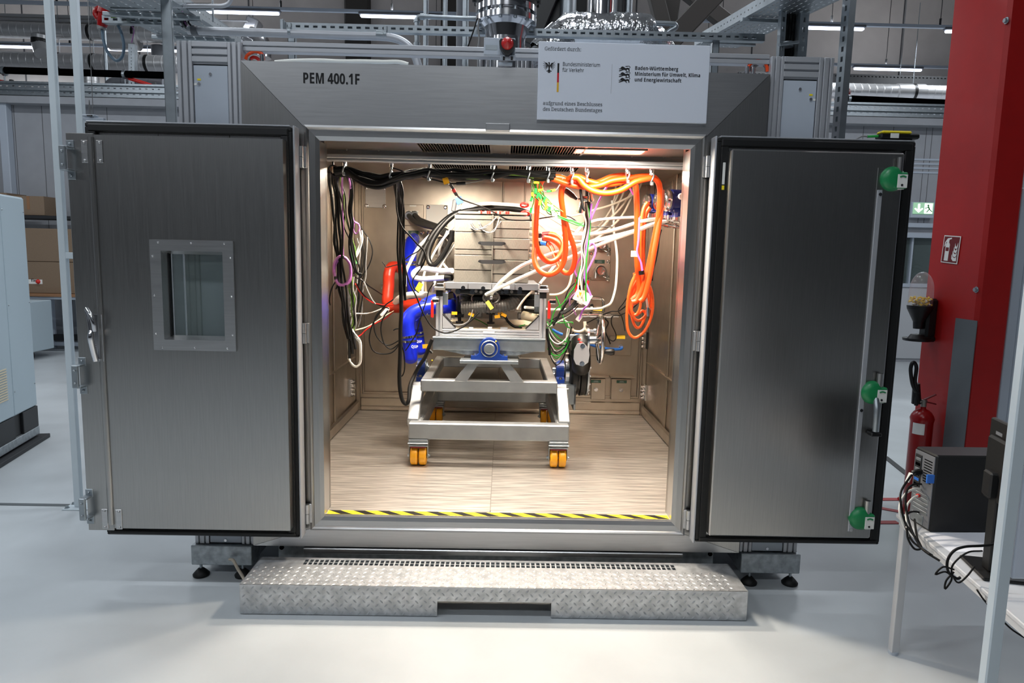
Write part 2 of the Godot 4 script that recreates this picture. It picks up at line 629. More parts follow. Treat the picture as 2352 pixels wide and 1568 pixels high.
# ---------------------------------------------------------------- hall shell
func hall() -> void:
	var g = G.new()
	g.span(V(-13, -0.2, -13.2), V(14, 0, 9.2))
	struct("floor", g, "floor_paint")
	g = G.new()
	g.span(V(-13, 9, -13.2), V(14, 9.2, 9.2))
	struct("ceiling", g, "ceiling")
	g = G.new()
	g.span(V(-13, 0, -13.2), V(14, 9, -13))
	var rear = struct("wall_rear", g, "wall_warm")
	for x in [-11.0, -8.4, -5.9, -3.55, 0.2, 2.9, 5.6, 9.05, 11.5]:
		g = G.new()
		g.span(V(x, 4, -13.0), V(x + 0.03, 9, -12.99))
		obj("panel_joint", g, "seam", rear)
	g = G.new()
	g.span(V(-13, 0, 9), V(14, 9, 9.2))
	var fw = struct("wall_front", g, "wall_grey")
	g = G.new()
	g.span(V(-13, 0, 8.94), V(14, 3.4, 9.0))
	obj("dark_cladding", g, "wall_dark", fw)
	g = G.new()
	g.span(V(-13.2, 0, -13.2), V(-13, 9, 9.2))
	struct("wall_left", g, "wall_grey")
	g = G.new()
	g.span(V(14, 0, -13.2), V(14.2, 9, 9.2))
	struct("wall_right", g, "wall_grey")
	# the low room of light panels across the back of the hall
	g = G.new()
	g.span(V(-13, 0, -8.4), V(6.72, 4.02, -8.2))
	g.span(V(6.72, 2.2, -8.4), V(7.75, 4.02, -8.2))
	g.span(V(6.72, 0, -8.4), V(7.75, 0.06, -8.2))
	g.span(V(7.75, 0, -8.4), V(14, 4.02, -8.2))
	g.span(V(-13, 3.92, -12.99), V(14, 4.04, -8.0))
	var part = struct("wall_back", g, "wall_grey")
	for x in [-8.0, -7.55, -6.5, -5.3, 5.5, 5.9, 6.4, 6.95, 7.05]:
		g = G.new()
		g.span(V(x, 2.3 if x > 6.7 else 0.0, -8.2), V(x + 0.008, 4.0, -8.197))
		obj("panel_joint", g, "seam", part)
	for k in 4:
		g = G.new()
		g.span(V(6.6, 3.18 + k * 0.07, -8.2), V(8.2, 3.21 + k * 0.07, -8.19))
		obj("panel_rib", g, "panel_grey", part)
	g = G.new()
	g.span(V(6.5, 2.29, -8.2), V(8.4, 2.36, -8.13))
	obj("door_rail", g, "panel_grey", part)
	# window opening with a planted room behind
	var w = G.new()
	for a in [[V(6.72, 1.29, -8.36), V(7.75, 1.35, -8.16)], [V(6.72, 2.12, -8.36), V(7.75, 2.2, -8.16)], [V(6.72, 1.35, -8.36), V(6.77, 2.12, -8.16)], [V(6.9, 1.35, -8.3), V(6.93, 2.12, -8.22)], [V(7.7, 1.35, -8.36), V(7.75, 2.12, -8.16)]]:
		w.span(a[0], a[1])
	var win = struct("window_1", w, "panel_grey")
	w = G.new()
	w.span(V(6.77, 1.35, -8.27), V(7.7, 2.12, -8.262))
	obj("pane", w, "pane", win)
	g = G.new()
	g.span(V(6.72, 0.06, -8.36), V(7.75, 1.29, -8.18), 0.01)
	struct("wall_parapet", g, "table_white")
	# rail along the head of the low room
	g = G.new()
	g.span(V(-12, 4.03, -8.2), V(12, 4.07, -8.0))
	g.span(V(-12, 4.22, -8.2), V(12, 4.25, -7.98))
	g.span(V(-12, 4.12, -8.2), V(12, 4.15, -7.98))
	var rail = struct("trim_1", g, "zinc")
	for a in [[-9.0, -5.4], [5.3, 7.6]]:
		for r in [4.07, 4.15]:
			g = G.new()
			g.slotted(a[1] - a[0], 0.07 if r > 4.1 else 0.05, 0.006, Vector2(0.035, 0.018), 0.1, [0.032 if r > 4.1 else 0.025], Transform3D(Basis(), V(a[0], r, -8.02)))
			obj("slotted_web", g, "zinc", rail)
	# floor markings and door tracks
	g = G.new()
	g.span(V(-5.2, 0, -0.975), V(-2.73, 0.004, -0.94))
	struct("trim_2", g, "tape_silver")
	g = G.new()
	g.bar(V(3.371,0.003,-2.405), V(3.274,0.003,-1.898), 0.05, 0.006)
	struct("trim_3", g, "base_dark")
	for a in [[V(2.715,0.003,-1.32), V(2.89,0.003,-1.328), 0.05], [V(2.624,0.003,-1.154), V(2.744,0.003,-1.079), 0.045], [V(2.464,0.003,-0.884), V(2.611,0.003,-0.89), 0.05]]:
		g = G.new()
		g.bar(a[0], a[1], a[2], 0.003)
		tag(obj("floor_marking", g, "red_marking"), "faded red stripe on the floor beside the fire extinguisher", "marking", "red floor stripes")
	# steel columns against the rear wall
	for a in [[-3.62, 0.5], [-1.5, 0.36]]:
		g = G.new()
		g.span(V(a[0], 4.04, -12.98), V(a[0] + a[1], 9, -12.6), 0.01)
		tag(obj("steel_column", g, "dark_beam"), "dark grey steel column against the rear wall " + ("behind the slotted channel" if a[0] < -2 else "left of the exhaust motor"), "column")

# ---------------------------------------------------------------- the test chamber
func ring_part(ix: float, iy0: float, iy1: float, prof: Array, side: int) -> G:
	# one mitred side of a frame round the opening; prof = (outward, z)
	var g = G.new()
	var at = func(o: float, z: float, s: int) -> Vector3:
		match s % 4:
			0: return V(-ix - o, iy0 - o, z)
			1: return V(ix + o, iy0 - o, z)
			2: return V(ix + o, iy1 + o, z)
		return V(-ix - o, iy1 + o, z)
	for i in prof.size() - 1:
		var p: Vector2 = prof[i]
		var q: Vector2 = prof[i + 1]
		g.quad(at.call(p.x, p.y, side), at.call(p.x, p.y, side + 1), at.call(q.x, q.y, side + 1), at.call(q.x, q.y, side))
	return g

func chamber() -> void:
	var t = thing("test_chamber", "walk-in stainless steel climate test chamber with two wide open doors and aluminium side bays", "test chamber", V(0, 0, -1.2))
	var g: G
	# front panel of four mitred sheets
	var X0 = -1.255
	var X1 = 1.25
	var Y0 = 0.175
	var Y1 = 2.56
	var ix = 0.955
	var a0 = 0.272
	var a1 = 2.257
	var polys = [
		[Vector2(X0, Y1), Vector2(-ix, a1), Vector2(ix, a1), Vector2(X1, Y1)], [Vector2(X0, Y0), Vector2(X1, Y0), Vector2(ix, a0), Vector2(-ix, a0)],
		[Vector2(X0, Y0), Vector2(-ix, a0), Vector2(-ix, a1), Vector2(X0, Y1)], [Vector2(X1, Y0), Vector2(X1, Y1), Vector2(ix, a1), Vector2(ix, a0)]]
	for i in 4:
		g = G.new()
		var pl = PackedVector2Array(polys[i])
		var mid = Vector2.ZERO
		for p in pl: mid += p / 4.0
		for k in 4: pl[k] += (mid - pl[k]).normalized() * 0.0012
		g.prism(pl, -0.1 , Transform3D(Basis(), Vector3.ZERO))
		obj("front_sheet", g, "steel_flat" if i < 2 else "steel_upright", t)
	var prof = [Vector2(0.068, 0.0), Vector2(0.068, 0.014), Vector2(0.058, 0.018), Vector2(0.052, 0.012), Vector2(0.048, 0.004), Vector2(0.02, 0.002), Vector2(0.0, -0.006), Vector2(0.0, -0.13)]
	for s in 4:
		prof[7] = Vector2(0.0, -0.02 if s == 2 else -0.13)
		g = ring_part(0.89, 0.336, 2.204, prof, s)
		obj("door_frame", g, "steel_flat" if s % 2 == 0 else "steel_upright", t)
	# latch keeper over the opening
	g = G.new()
	g.box(V(-0.04,2.281,0.012), V(0.115, 0.035, 0.028), 0.003)
	obj("latch_keeper", g, "steel_flat", t)
	letters("lettering", "PEM 400.1F", V(-0.965,2.448,0.001), 0.047, "ink_black", t, false, true, 0.0, 0.77)

	# ---- inside
	g = G.new()
	g.span(V(-1.24, 0.26, -2.4), V(-0.046, 0.34, -0.02))
	obj("floor_plate", g, "steel_floor", t)
	g = G.new()
	g.span(V(-0.043, 0.26, -2.4), V(1.24, 0.34, -0.02))
	obj("floor_plate", g, "steel_floor", t)
	g = G.new()
	g.span(V(-0.0465, 0.3395, -2.4), V(-0.0425, 0.3415, -0.1))
	obj("weld_seam", g, "cast_steel", t)
	for s in [-1.0, 1.0]:
		g = G.new()
		for zz in [[-2.4, -1.62], [-1.615, -0.8], [-0.795, -0.12]]:
			var w = G.new()
			w.span(V(1.235 * s, 0.3, zz[0]), V(1.3 * s, 2.32, zz[1]), 0.003)
			obj("side_panel", w, "steel_inside", t)
		# corner posts, skirting, rails and front return
		g.span(V(1.2 * s, 0.34, -2.4), V(1.235 * s, 2.28, -2.365), 0.004)
		g.span(V(1.222 * s, 0.34, -1.66), V(1.235 * s, 2.28, -1.6), 0.004)
		obj("corner_post", g, "steel_inside", t)
		g = G.new()
		g.span(V(1.205 * s, 0.34, -2.36), V(1.235 * s, 0.43, -0.14), 0.012)
		obj("skirting", g, "steel_inside", t)
		g = G.new()
		g.span(V(0.89 * s, 0.3, -0.14), V(1.3 * s, 2.32, -0.1), 0.003)
		obj("front_return", g, "steel_inside", t)
		g = G.new()
		g.span(V(1.215 * s, 0.8, -2.3), V(1.236 * s, 0.812, -0.3))
		obj("side_bead", g, "steel_inside", t)
	g = G.new()
	g.span(V(-1.3, 0.3, -2.5), V(-0.02, 2.32, -2.4), 0.002)
	obj("back_panel", g, "steel_inside", t)
	g = G.new()
	g.span(V(-0.017, 0.3, -2.5), V(1.3, 2.32, -2.4), 0.002)
	obj("back_panel", g, "steel_inside", t)
	g = G.new()
	g.span(V(-1.2, 0.34, -2.4), V(1.2, 0.445, -2.385), 0.005)
	g.span(V(-1.2, 0.34, -2.4), V(1.2, 0.375, -2.36), 0.01)
	obj("skirting", g, "steel_inside", t)
	# raised field on the back wall with bead edges
	for s in [-1.0, 1.0]:
		g = G.new()
		g.span(V(1.165 * s, 0.49, -2.4), V(1.185 * s, 2.28, -2.382), 0.005)
		obj("field_bead", g, "steel_inside", t)
	g = G.new()
	g.span(V(-1.185, 0.48, -2.4), V(1.185, 0.5, -2.382), 0.005)
	obj("field_bead", g, "steel_inside", t)
	for x in [-0.02, 0.16]:
		g = G.new()
		g.span(V(x, 0.5, -2.4), V(x + 0.012, 2.28, -2.39), 0.003)
		obj("field_bead", g, "steel_inside", t)
	# ceiling: soffit in front, beam, raised part behind
	g = G.new()
	for e in [[-0.96, 0.96, -0.055, -0.02], [-1.2, 1.2, -0.41, -0.395], [-0.96, -0.44, -0.395, -0.055], [-0.08, 0.025, -0.395, -0.055], [0.395, 0.96, -0.395, -0.055]]:
		g.span(V(e[0], 2.222, e[2]), V(e[1], 2.25, e[3]))
	obj("soffit", g, "steel_inside", t)
	g = G.new()
	g.span(V(-1.3, 2.28, -2.5), V(1.3, 2.34, -0.1), 0.002)
	obj("ceiling_panel", g, "steel_inside", t)
	g = G.new()
	g.span(V(-1.235, 2.2, -0.47), V(1.235, 2.28, -0.46), 0.002)
	g.span(V(-1.0, 2.178, -0.46), V(1.0, 2.2, -0.41), 0.004)
	g.span(V(-1.0, 2.163, -0.462), V(1.0, 2.176, -0.415), 0.003)
	obj("ceiling_beam", g, "aluminium", t)
	for k in 11:
		for z in [-0.035, -0.402]:
			g = G.new()
			var x = -0.85 + k * 0.17 + (0.04 if z > -0.2 else 0.0)
			g.cyl(V(x, 2.223, z), V(x, 2.216, z), 0.005, 8)
			obj("screw", g, "chrome", t)
	# four ceiling grilles
	for a in [[-0.445, -0.075, -0.055, -0.395, 2.22], [0.02, 0.40, -0.055, -0.395, 2.22], [-0.5, -0.05, -1.15, -1.6, 2.276], [0.02, 0.5, -1.15, -1.6, 2.276]]:
		g = G.new()
		var y: float = a[4]
		var tilt = 0.02 if y < 2.25 else 0.0
		for e in [[V(a[0], y, a[2]), V(a[1], y, a[2])], [V(a[0], y, a[3]), V(a[1], y, a[3])], [V(a[0], y, a[2]), V(a[0], y, a[3])], [V(a[1], y, a[2]), V(a[1], y, a[3])]]:
			g.bar(e[0], e[1], 0.012, 0.008)
		var gr = obj("ceiling_grille", g, "steel_inside", t)
		g = G.new()
		if y < 2.25:
			g.span(V(a[0], y + 0.03, a[3]), V(a[1], y + 0.034, a[2]))
			g.span(V(a[0], y + 0.003, a[3] - 0.004), V(a[1], y + 0.03, a[3] + 0.004))
		else:
			g.span(V(a[0], y + 0.002, a[3]), V(a[1], y + 0.0036, a[2]))
		obj("grille_back", g, "black_dark", gr)
		var n = 26
		for k in n:
			var x: float = lerpf(a[0] + 0.01, a[1] - 0.01, (k + 0.5) / n)
			g = G.new()
			g.bar(V(x, y + 0.006, a[2]), V(x, y + 0.006, a[3]), 0.002, 0.014)
			obj("slat", g, "steel_inside", gr)
	# lamps in the ceiling
	for a in [[0.53, 2.222, -0.21], [-0.45, 2.272, -0.85], [0.5, 2.272, -1.05]]:
		g = G.new()
		for e in [[-0.18, -0.075, 0.18, -0.065], [-0.18, 0.065, 0.18, 0.075], [-0.18, -0.065, -0.17, 0.065], [0.17, -0.065, 0.18, 0.065]]:
			g.span(V(a[0] + e[0], a[1] - 0.01, a[2] + e[1]), V(a[0] + e[2], a[1] + 0.004, a[2] + e[3]))
		var lm = obj("ceiling_lamp", g, "steel_inside", t)
		g = G.new()
		g.span(V(a[0] - 0.17, a[1] - 0.005, a[2] - 0.065), V(a[0] + 0.17, a[1] + 0.003, a[2] + 0.065))
		obj("lamp_glass", g, "chamber_glow", lm)
	# perforated panel on the right wall
	for z in [-2.2, -1.75]:
		g = G.new()
		g.slotted(0.42, 0.28, 0.004, Vector2(0.011, 0.02), 0.022, [0.03, 0.085, 0.14, 0.195, 0.25], Transform3D(Basis(V(0, 0, 1), V(0, 1, 0), V(-1, 0, 0)), V(1.234, 1.97, z)))
		obj("perforated_panel", g, "cast_steel", t)
	g = G.new()
	g.span(V(1.2345, 1.97, -2.2), V(1.2352, 2.25, -1.3))
	obj("panel_back", g, "cream_tube", t)
	# hazard tape along the sill
	g = G.new()
	g.span(V(-0.885, 0.3402, -0.075), V(0.885, 0.3415, -0.025))
	var tape = obj("hazard_tape", g, "tape_yellow", t)
	for k in 14:
		g = G.new()
		var x = -0.885 + k * 0.1265
		var w = 0.06
		g.prism(PackedVector2Array([Vector2(x, 0.075), Vector2(x + w, 0.075), Vector2(minf(x + w + 0.07, 0.885), 0.025), Vector2(minf(x + 0.07, 0.885), 0.025)]), 0.0004, Transform3D(Basis(V(1, 0, 0), V(0, 0, -1), V(0, 1, 0)), V(0, 0.3416, 0)))
		obj("black_stripe", g, "black_plastic", tape)
	# hinges and door leaves
	leaf(t, -1.0)
	leaf(t, 1.0)
	# ---- side bays of aluminium profile
	for s in [-1.0, 1.0]:
		bay(t, s)
	# beam over the front panel
	g = G.new()
	for k in 2:
		g.span(V(-1.26, 2.618 + 0.025 * k, -0.1), V(1.26, 2.638 + 0.025 * k, -0.05), 0.002)
	g.span(V(-1.26, 2.62, -0.1), V(1.26, 2.661, -0.058))
	obj("top_profile", g, "aluminium", t)
	# insulated box behind and its plinth
	g = G.new()
	g.span(V(-1.32, 2.345, -2.55), V(1.32, 2.45, -0.11), 0.01)
	obj("roof_panel", g, "panel_grey", t)
	for s in [-1.0, 1.0]:
		g = G.new()
		g.span(V(1.301 * s, 0.2, -2.55), V(1.36 * s, 2.345, -0.11), 0.004)
		obj("outer_wall", g, "panel_grey", t)
	g = G.new()
	g.span(V(-1.3, 0.2, -2.55), V(1.3, 0.298, -0.101), 0.004)
	g.span(V(-1.32, 0.2, -2.56), V(1.32, 2.34, -2.505), 0.004)
	obj("rear_wall", g, "panel_grey", t)
	g = G.new()
	g.span(V(-1.15, 0.02, -0.16), V(1.14, 0.172, -0.06), 0.004)
	obj("base_beam", g, "galvanized", t)
	g = G.new()
	g.span(V(-1.15, 0.02, -2.3), V(1.14, 0.17, -2.2), 0.004)
	obj("base_beam", g, "galvanized", t)
	for x in [-1.13, 1.12]:
		g = G.new()
		g.cyl(V(x, 0.14, -0.061), V(x, 0.14, -0.056), 0.012, 14)
		obj("beam_hole", g, "black_dark", t)
	g = G.new()
	g.span(V(-1.0, 0.138, -0.05), V(0.96, 0.168, 0.008), 0.004)
	obj("drip_edge", g, "steel_flat", t)

func leaf(t: Node3D, s: float) -> void:
	var xh = 0.98
	var xo = 1.945 if s < 0 else 1.925
	var y0 = 0.262 if s < 0 else 0.272
	var y1 = 2.248
	var g = G.new()
	var d = V(0, 0, 0)
	# outer skin of the folded-back leaf
	if s > 0:
		g.span(V(xh, y0, 0.02), V(xo, y1, 0.088), 0.004)
	else:
		var h0 = V(-1.607,1.231,0.165)
		var h1 = V(-1.282,1.684,0.165)
		g.span(V(-xo, y0, 0.02), V(h0.x, y1, 0.088), 0.004)
		g.span(V(h1.x, y0, 0.02), V(-xh, y1, 0.088), 0.004)
		g.span(V(h0.x, y0, 0.02), V(h1.x, h0.y, 0.088))
		g.span(V(h0.x, h1.y, 0.02), V(h1.x, y1, 0.088))
	var leaf_ = obj("door", g, "steel_upright", t)
	g = G.new()
	g.span(V((xh - 0.004) * s, y0 - 0.004, 0.03), V((xh + 0.006) * s, y1 + 0.004, 0.102), 0.003)
	g.span(V((xh + 0.02) * s, y1 - 0.002, 0.03), V((xo - 0.01) * s, y1 + 0.006, 0.098), 0.003)
	obj("edge_strip", g, "aluminium", leaf_)
	g = G.new()
	# black gasket in two steps round the plug
	for a in [[0.008, 0.02, 0.103], [0.024, 0.035, 0.112]]:
		var i: float = a[0]
		var w: float = a[1]
		var zf: float = a[2]
		g.span(V((xh + i) * s, y0 + i * 0.4 + w * 0.6, 0.088), V((xh + i + w) * s, y1 - i * 0.4 - w, zf), 0.003)
		g.span(V((xo - i - w) * s, y0 + i * 0.4 + w * 0.6, 0.088), V((xo - i) * s, y1 - i * 0.4 - w, zf), 0.003)
		g.span(V((xh + i) * s, y1 - i * 0.4 - w, 0.088), V((xo - i) * s, y1 - i * 0.4, zf), 0.005)
		g.span(V((xh + i) * s, y0 + i * 0.4, 0.088), V((xo - i) * s, y0 + i * 0.4 + w * 0.6, zf), 0.005)
	obj("gasket", g, "rubber", leaf_)
	# hinges
	for y in [2.12, 1.28, 0.36]:
		g = G.new()
		g.cyl(V((xh - 0.012) * s, y - 0.05, 0.03), V((xh - 0.012) * s, y - 0.001, 0.03), 0.011, 12)
		g.cyl(V((xh - 0.012) * s, y + 0.001, 0.03), V((xh - 0.012) * s, y + 0.05, 0.03), 0.011, 12)
		g.span(V((xh - 0.035) * s, y - 0.05, 0.012), V((xh - 0.012) * s, y + 0.05, 0.026), 0.003)
		obj("hinge", g, "steel_flat", t)
	if s < 0:
		# left leaf: plug with window, meeting flap with three keepers and a lever
		var zf = 0.165
		var pa = V(-1.904,0.326,0.165)
		var pb = V(-1.036,2.18,0.165)
		var L = -1.862
		var Rr = -1.012
		var yb = pa.y
		var yt = pb.y
		var wx0 = V(-1.577,1.652,0.165).x
		var wx1 = V(-1.295,1.658,0.165).x
		var wy0 = V(-1.456,1.255,0.165).y
		var wy1 = V(-1.441,1.667,0.165).y
		g = G.new()
		g.span(V(L, yb, 0.1), V(wx0, yt, zf))
		g.span(V(wx1, yb, 0.1), V(Rr, yt, zf))
		g.span(V(wx0, yb, 0.1), V(wx1, wy0, zf))
		g.span(V(wx0, wy1, 0.1), V(wx1, yt, zf))
		obj("plug", g, "steel_upright", leaf_)
		# window frame: mitred
		var fo = 0.05
		var fr = G.new()
		var cs = [[V(wx0, wy0, 0), V(-fo, -fo, 0)], [V(wx1, wy0, 0), V(fo, -fo, 0)], [V(wx1, wy1, 0), V(fo, fo, 0)], [V(wx0, wy1, 0), V(-fo, fo, 0)]]
		for i in 4:
			var A: Vector3 = cs[i][0]
			var B: Vector3 = cs[(i + 1) % 4][0]
			var ao: Vector3 = A + cs[i][1]
			var bo: Vector3 = B + cs[(i + 1) % 4][1]
			var up = V(0, 0, zf + 0.012)
			var lo = V(0, 0, zf)
			var de = V(0, 0, zf - 0.045)
			var ai: Vector3 = A - cs[i][1] * 0.3
			var bi: Vector3 = B - cs[(i + 1) % 4][1] * 0.3
			fr.quad(ao + lo, bo + lo, bo + up, ao + up)
			fr.quad(ao + up, bo + up, B + up, A + up)
			fr.quad(A + up, B + up, bi + de, ai + de)
		obj("window_frame", fr, "steel_flat", leaf_)
		g = G.new()
		g.span(V(wx0, wy0, zf - 0.06), V(wx1, wy1, zf - 0.052))
		obj("window_pane", g, "pane", leaf_)
		g = G.new()
		g.span(V(wx0 - 0.005, wy0, zf - 0.052), V(wx0 + 0.016, wy1, zf - 0.03))
		g.span(V(wx0 - 0.005, wy0 - 0.005, zf - 0.052), V(wx1, wy0 + 0.008, zf - 0.04))
		obj("glazing_seal", g, "rubber", leaf_)
		for p in [[0.0, 1.0], [0.5, 1.0], [1.0, 1.0], [0.0, 0.0], [0.5, 0.0], [1.0, 0.0]]:
			var q = V(lerpf(wx0 - 0.01, wx1 + 0.01, p[0]), lerpf(wy0 - 0.037, wy1 + 0.037, p[1]), zf + 0.012)
			g = G.new()
			g.ball(q, 0.005, 8)
			obj("screw", g, "chrome", leaf_)
		for p in [[0.0, 0.12], [0.0, 0.5], [0.0, 0.88], [1.0, 0.12], [1.0, 0.5], [1.0, 0.88]]:
			var q = V(lerpf(wx0 - 0.037, wx1 + 0.037, p[0]), lerpf(wy0 - 0.03, wy1 + 0.03, p[1]), zf + 0.012)
			g = G.new()
			g.ball(q, 0.005, 8)
			obj("screw", g, "chrome", leaf_)
		# the meeting flap beyond the plug
		var fx0 = -1.99
		g = G.new()
		g.span(V(fx0, V(-1.997,0.312,0.16).y, 0.145), V(L - 0.004, V(-1.932,2.186,0.16).y, 0.16), 0.002)
		obj("meeting_flap", g, "steel_upright", leaf_)
		g = G.new()
		g.cyl(V(L - 0.012, yb + 0.02, 0.165), V(L - 0.012, yt - 0.012, 0.165), 0.014, 14)
		obj("hinge_rod", g, "steel_upright", leaf_)
		for y in [yt - 0.075, yb + 0.045]:
			g = G.new()
			g.span(V(L - 0.06, y - 0.05, 0.16), V(L - 0.03, y + 0.05, 0.164), 0.002)
			g.span(V(L + 0.01, y - 0.05, 0.165), V(L + 0.04, y + 0.05, 0.169), 0.002)
			for dy in [-0.04, 0.04]:
				g.ball(V(L - 0.045, y + dy, 0.165), 0.006, 8)
				g.ball(V(L + 0.028, y + dy, 0.17), 0.006, 8)
			obj("flap_hinge", g, "steel_flat", leaf_)
		for p in [V(-1.971,2.069,0.17), V(-1.973,1.076,0.17), V(-1.976,0.435,0.17)]:
			g = G.new()
			var c: Vector3 = p
			g.span(c + V(-0.018, 0.045, -0.012), c + V(0.018, 0.085, -0.006), 0.002)
			g.span(c + V(-0.018, -0.09, -0.012), c + V(0.018, -0.05, -0.006), 0.002)
			g.span(c + V(-0.022, -0.055, -0.012), c + V(0.016, -0.046, 0.04), 0.002)
			g.span(c + V(-0.022, 0.046, -0.012), c + V(0.016, 0.055, 0.04), 0.002)
			g.span(c + V(-0.022, -0.055, 0.03), c + V(0.008, 0.055, 0.045), 0.004)
			for dy in [-0.03, 0.03]:
				g.ball(c + V(-0.006, dy, 0.046), 0.006, 8)
			for dy in [-0.073, 0.068]:
				g.ball(c + V(0, dy, -0.004), 0.006, 8)
			obj("latch_keeper", g, "zinc", leaf_)
		# lever handle
		g = G.new()
		g.span(V(-1.902,1.144,0.17), V(-1.863,1.367,0.176), 0.002)
		for p in [[228, 728], [229, 760], [230, 792], [222, 826], [232, 826]]:
			pass
		for k in 4:
			g.ball(V(-1.9, lerpf(V(-1.897,1.153,0.178).y, V(-1.886,1.354,0.178).y, k / 3.0), 0.178), 0.005, 8)
		g.tube([V(-1.915,1.394,0.2), V(-1.891,1.369,0.215), V(-1.875,1.334,0.22), V(-1.874,1.293,0.215)], 0.011, 8)
		g.tube([V(-1.925,1.387,0.19), V(-1.913,1.341,0.195), V(-1.905,1.287,0.2)], 0.006, 8)
		g.tube([V(-1.888,1.293,0.215), V(-1.889,1.264,0.225), V(-1.89,1.222,0.215), V(-1.889,1.152,0.195)], 0.013, 8)
		obj("handle", g, "chrome", leaf_)
	else:
		var zf = 0.165
		var L = V(1.035,0.839,0.165).x
		var Rr = V(1.834,2.197,0.165).x
		var yt = V(1.036,2.184,0.165).y
		var yb = V(1.19,0.333,0.165).y
		g = G.new()
		g.span(V(L, yb, 0.1), V(Rr, yt, zf), 0.006)
		obj("plug", g, "steel_upright", leaf_)
		# long flat bar with the three release handles
		var b1 = V(1.729,2.015,0.17)
		var b0 = V(1.721,0.37,0.17)
		g = G.new()
		g.span(V(b1.x - 0.012, b0.y, 0.165), V(b1.x + 0.012, b1.y, 0.173), 0.002)
		obj("lock_rod", g, "aluminium", leaf_)
		for y in [b1.y - 0.02, lerpf(b0.y, b1.y, 0.37), b0.y + 0.01]:
			g = G.new()
			g.cyl(V(b1.x, y, 0.173), V(b1.x, y, 0.178), 0.008, 10)
			obj("screw", g, "chrome", leaf_)
		g = G.new()
		g.span(V(b1.x - 0.016, b1.y, 0.165), V(b1.x + 0.012, b1.y + 0.1, 0.168), 0.002)
		obj("guide_plate", g, "steel_upright", leaf_)
		for p in [V(1.793,2.066,0.17), V(1.789,1.066,0.17), V(1.784,0.438,0.17)]:
			var c: Vector3 = p
			g = G.new()
			g.lathe([Vector2(0.056, 0.0), Vector2(0.056, 0.25), Vector2(0.05, 0.75), Vector2(0.03, 1.0), Vector2(0.0, 1.0)], c + V(-0.012, 0, -0.005), c + V(-0.012, 0, 0.03), 28, true)
			g.box(c + V(0.014, -0.008, 0.012), V(0.066, 0.074, 0.034), 0.006)
			var h = obj("release_handle", g, "green_handle", leaf_)
			g = G.new()
			g.box(c + V(0.02, -0.012, 0.03), V(0.046, 0.06, 0.003), 0.001)
			g.box(c + V(0.02, -0.044, 0.012), V(0.03, 0.008, 0.02), 0.001)
			obj("marking_plate", g, "white_label", h)
			g = G.new()
			g.tube([c + V(0.006, 0.006, 0.032), c + V(0.02, 0.01, 0.032), c + V(0.034, 0.006, 0.032)], 0.004, 6)
			obj("arrow_mark", g, "green_handle", h)
			g = G.new()
			g.cyl(c + V(0.018, -0.03, 0.031), c + V(0.018, -0.03, 0.034), 0.005, 10)
			obj("screw", g, "ink", h)
			g = G.new()
			g.cyl(c + V(0.012, 0.025, 0.012), c + V(0.012, 0.095, 0.012), 0.014, 14)
			obj("release_pin", g, "steel_upright", h)
			h.set_meta("label", "green release handle")
		g = G.new()
		g.tube([V(1.786,1.041,0.19), V(1.782,0.983,0.215), V(1.787,0.886,0.21)], 0.014, 10)
		obj("handle", g, "zinc", leaf_)
		g = G.new()
		g.box(V(1.79,0.87,0.195), V(0.05, 0.018, 0.05), 0.004)
		obj("handle_foot", g, "black_plastic", leaf_)
	# small labels inside the gasket groove
	for y in [2.08, 1.92] if s < 0 else [2.08]:
		g = G.new()
		g.box(V(1.02 * s, y, 0.108), V(0.012, 0.1 if y > 2 else 0.08, 0.012), 0.001)
		obj("type_label", g, "white_label", leaf_)
		g = G.new()
		g.box(V(1.02 * s, y - 0.065, 0.108), V(0.012, 0.02, 0.012), 0.001)
		obj("type_label", g, "tape_yellow", leaf_)

func groove_post(x0: float, x1: float, y0: float, y1: float, z: float, grooves: Array) -> G:
	# an upright aluminium extrusion with open slots in its front face
	var g = G.new()
	var edges = [x0]
	for q in grooves:
		edges.append(q - 0.0035)
		edges.append(q + 0.0035)
	edges.append(x1)
	for i in range(0, edges.size(), 2):
		g.span(V(edges[i], y0, z - 0.08), V(edges[i + 1], y1, z), 0.0015)
	g.span(V(x0 + 0.002, y0, z - 0.08), V(x1 - 0.002, y1, z - 0.012))
	return g

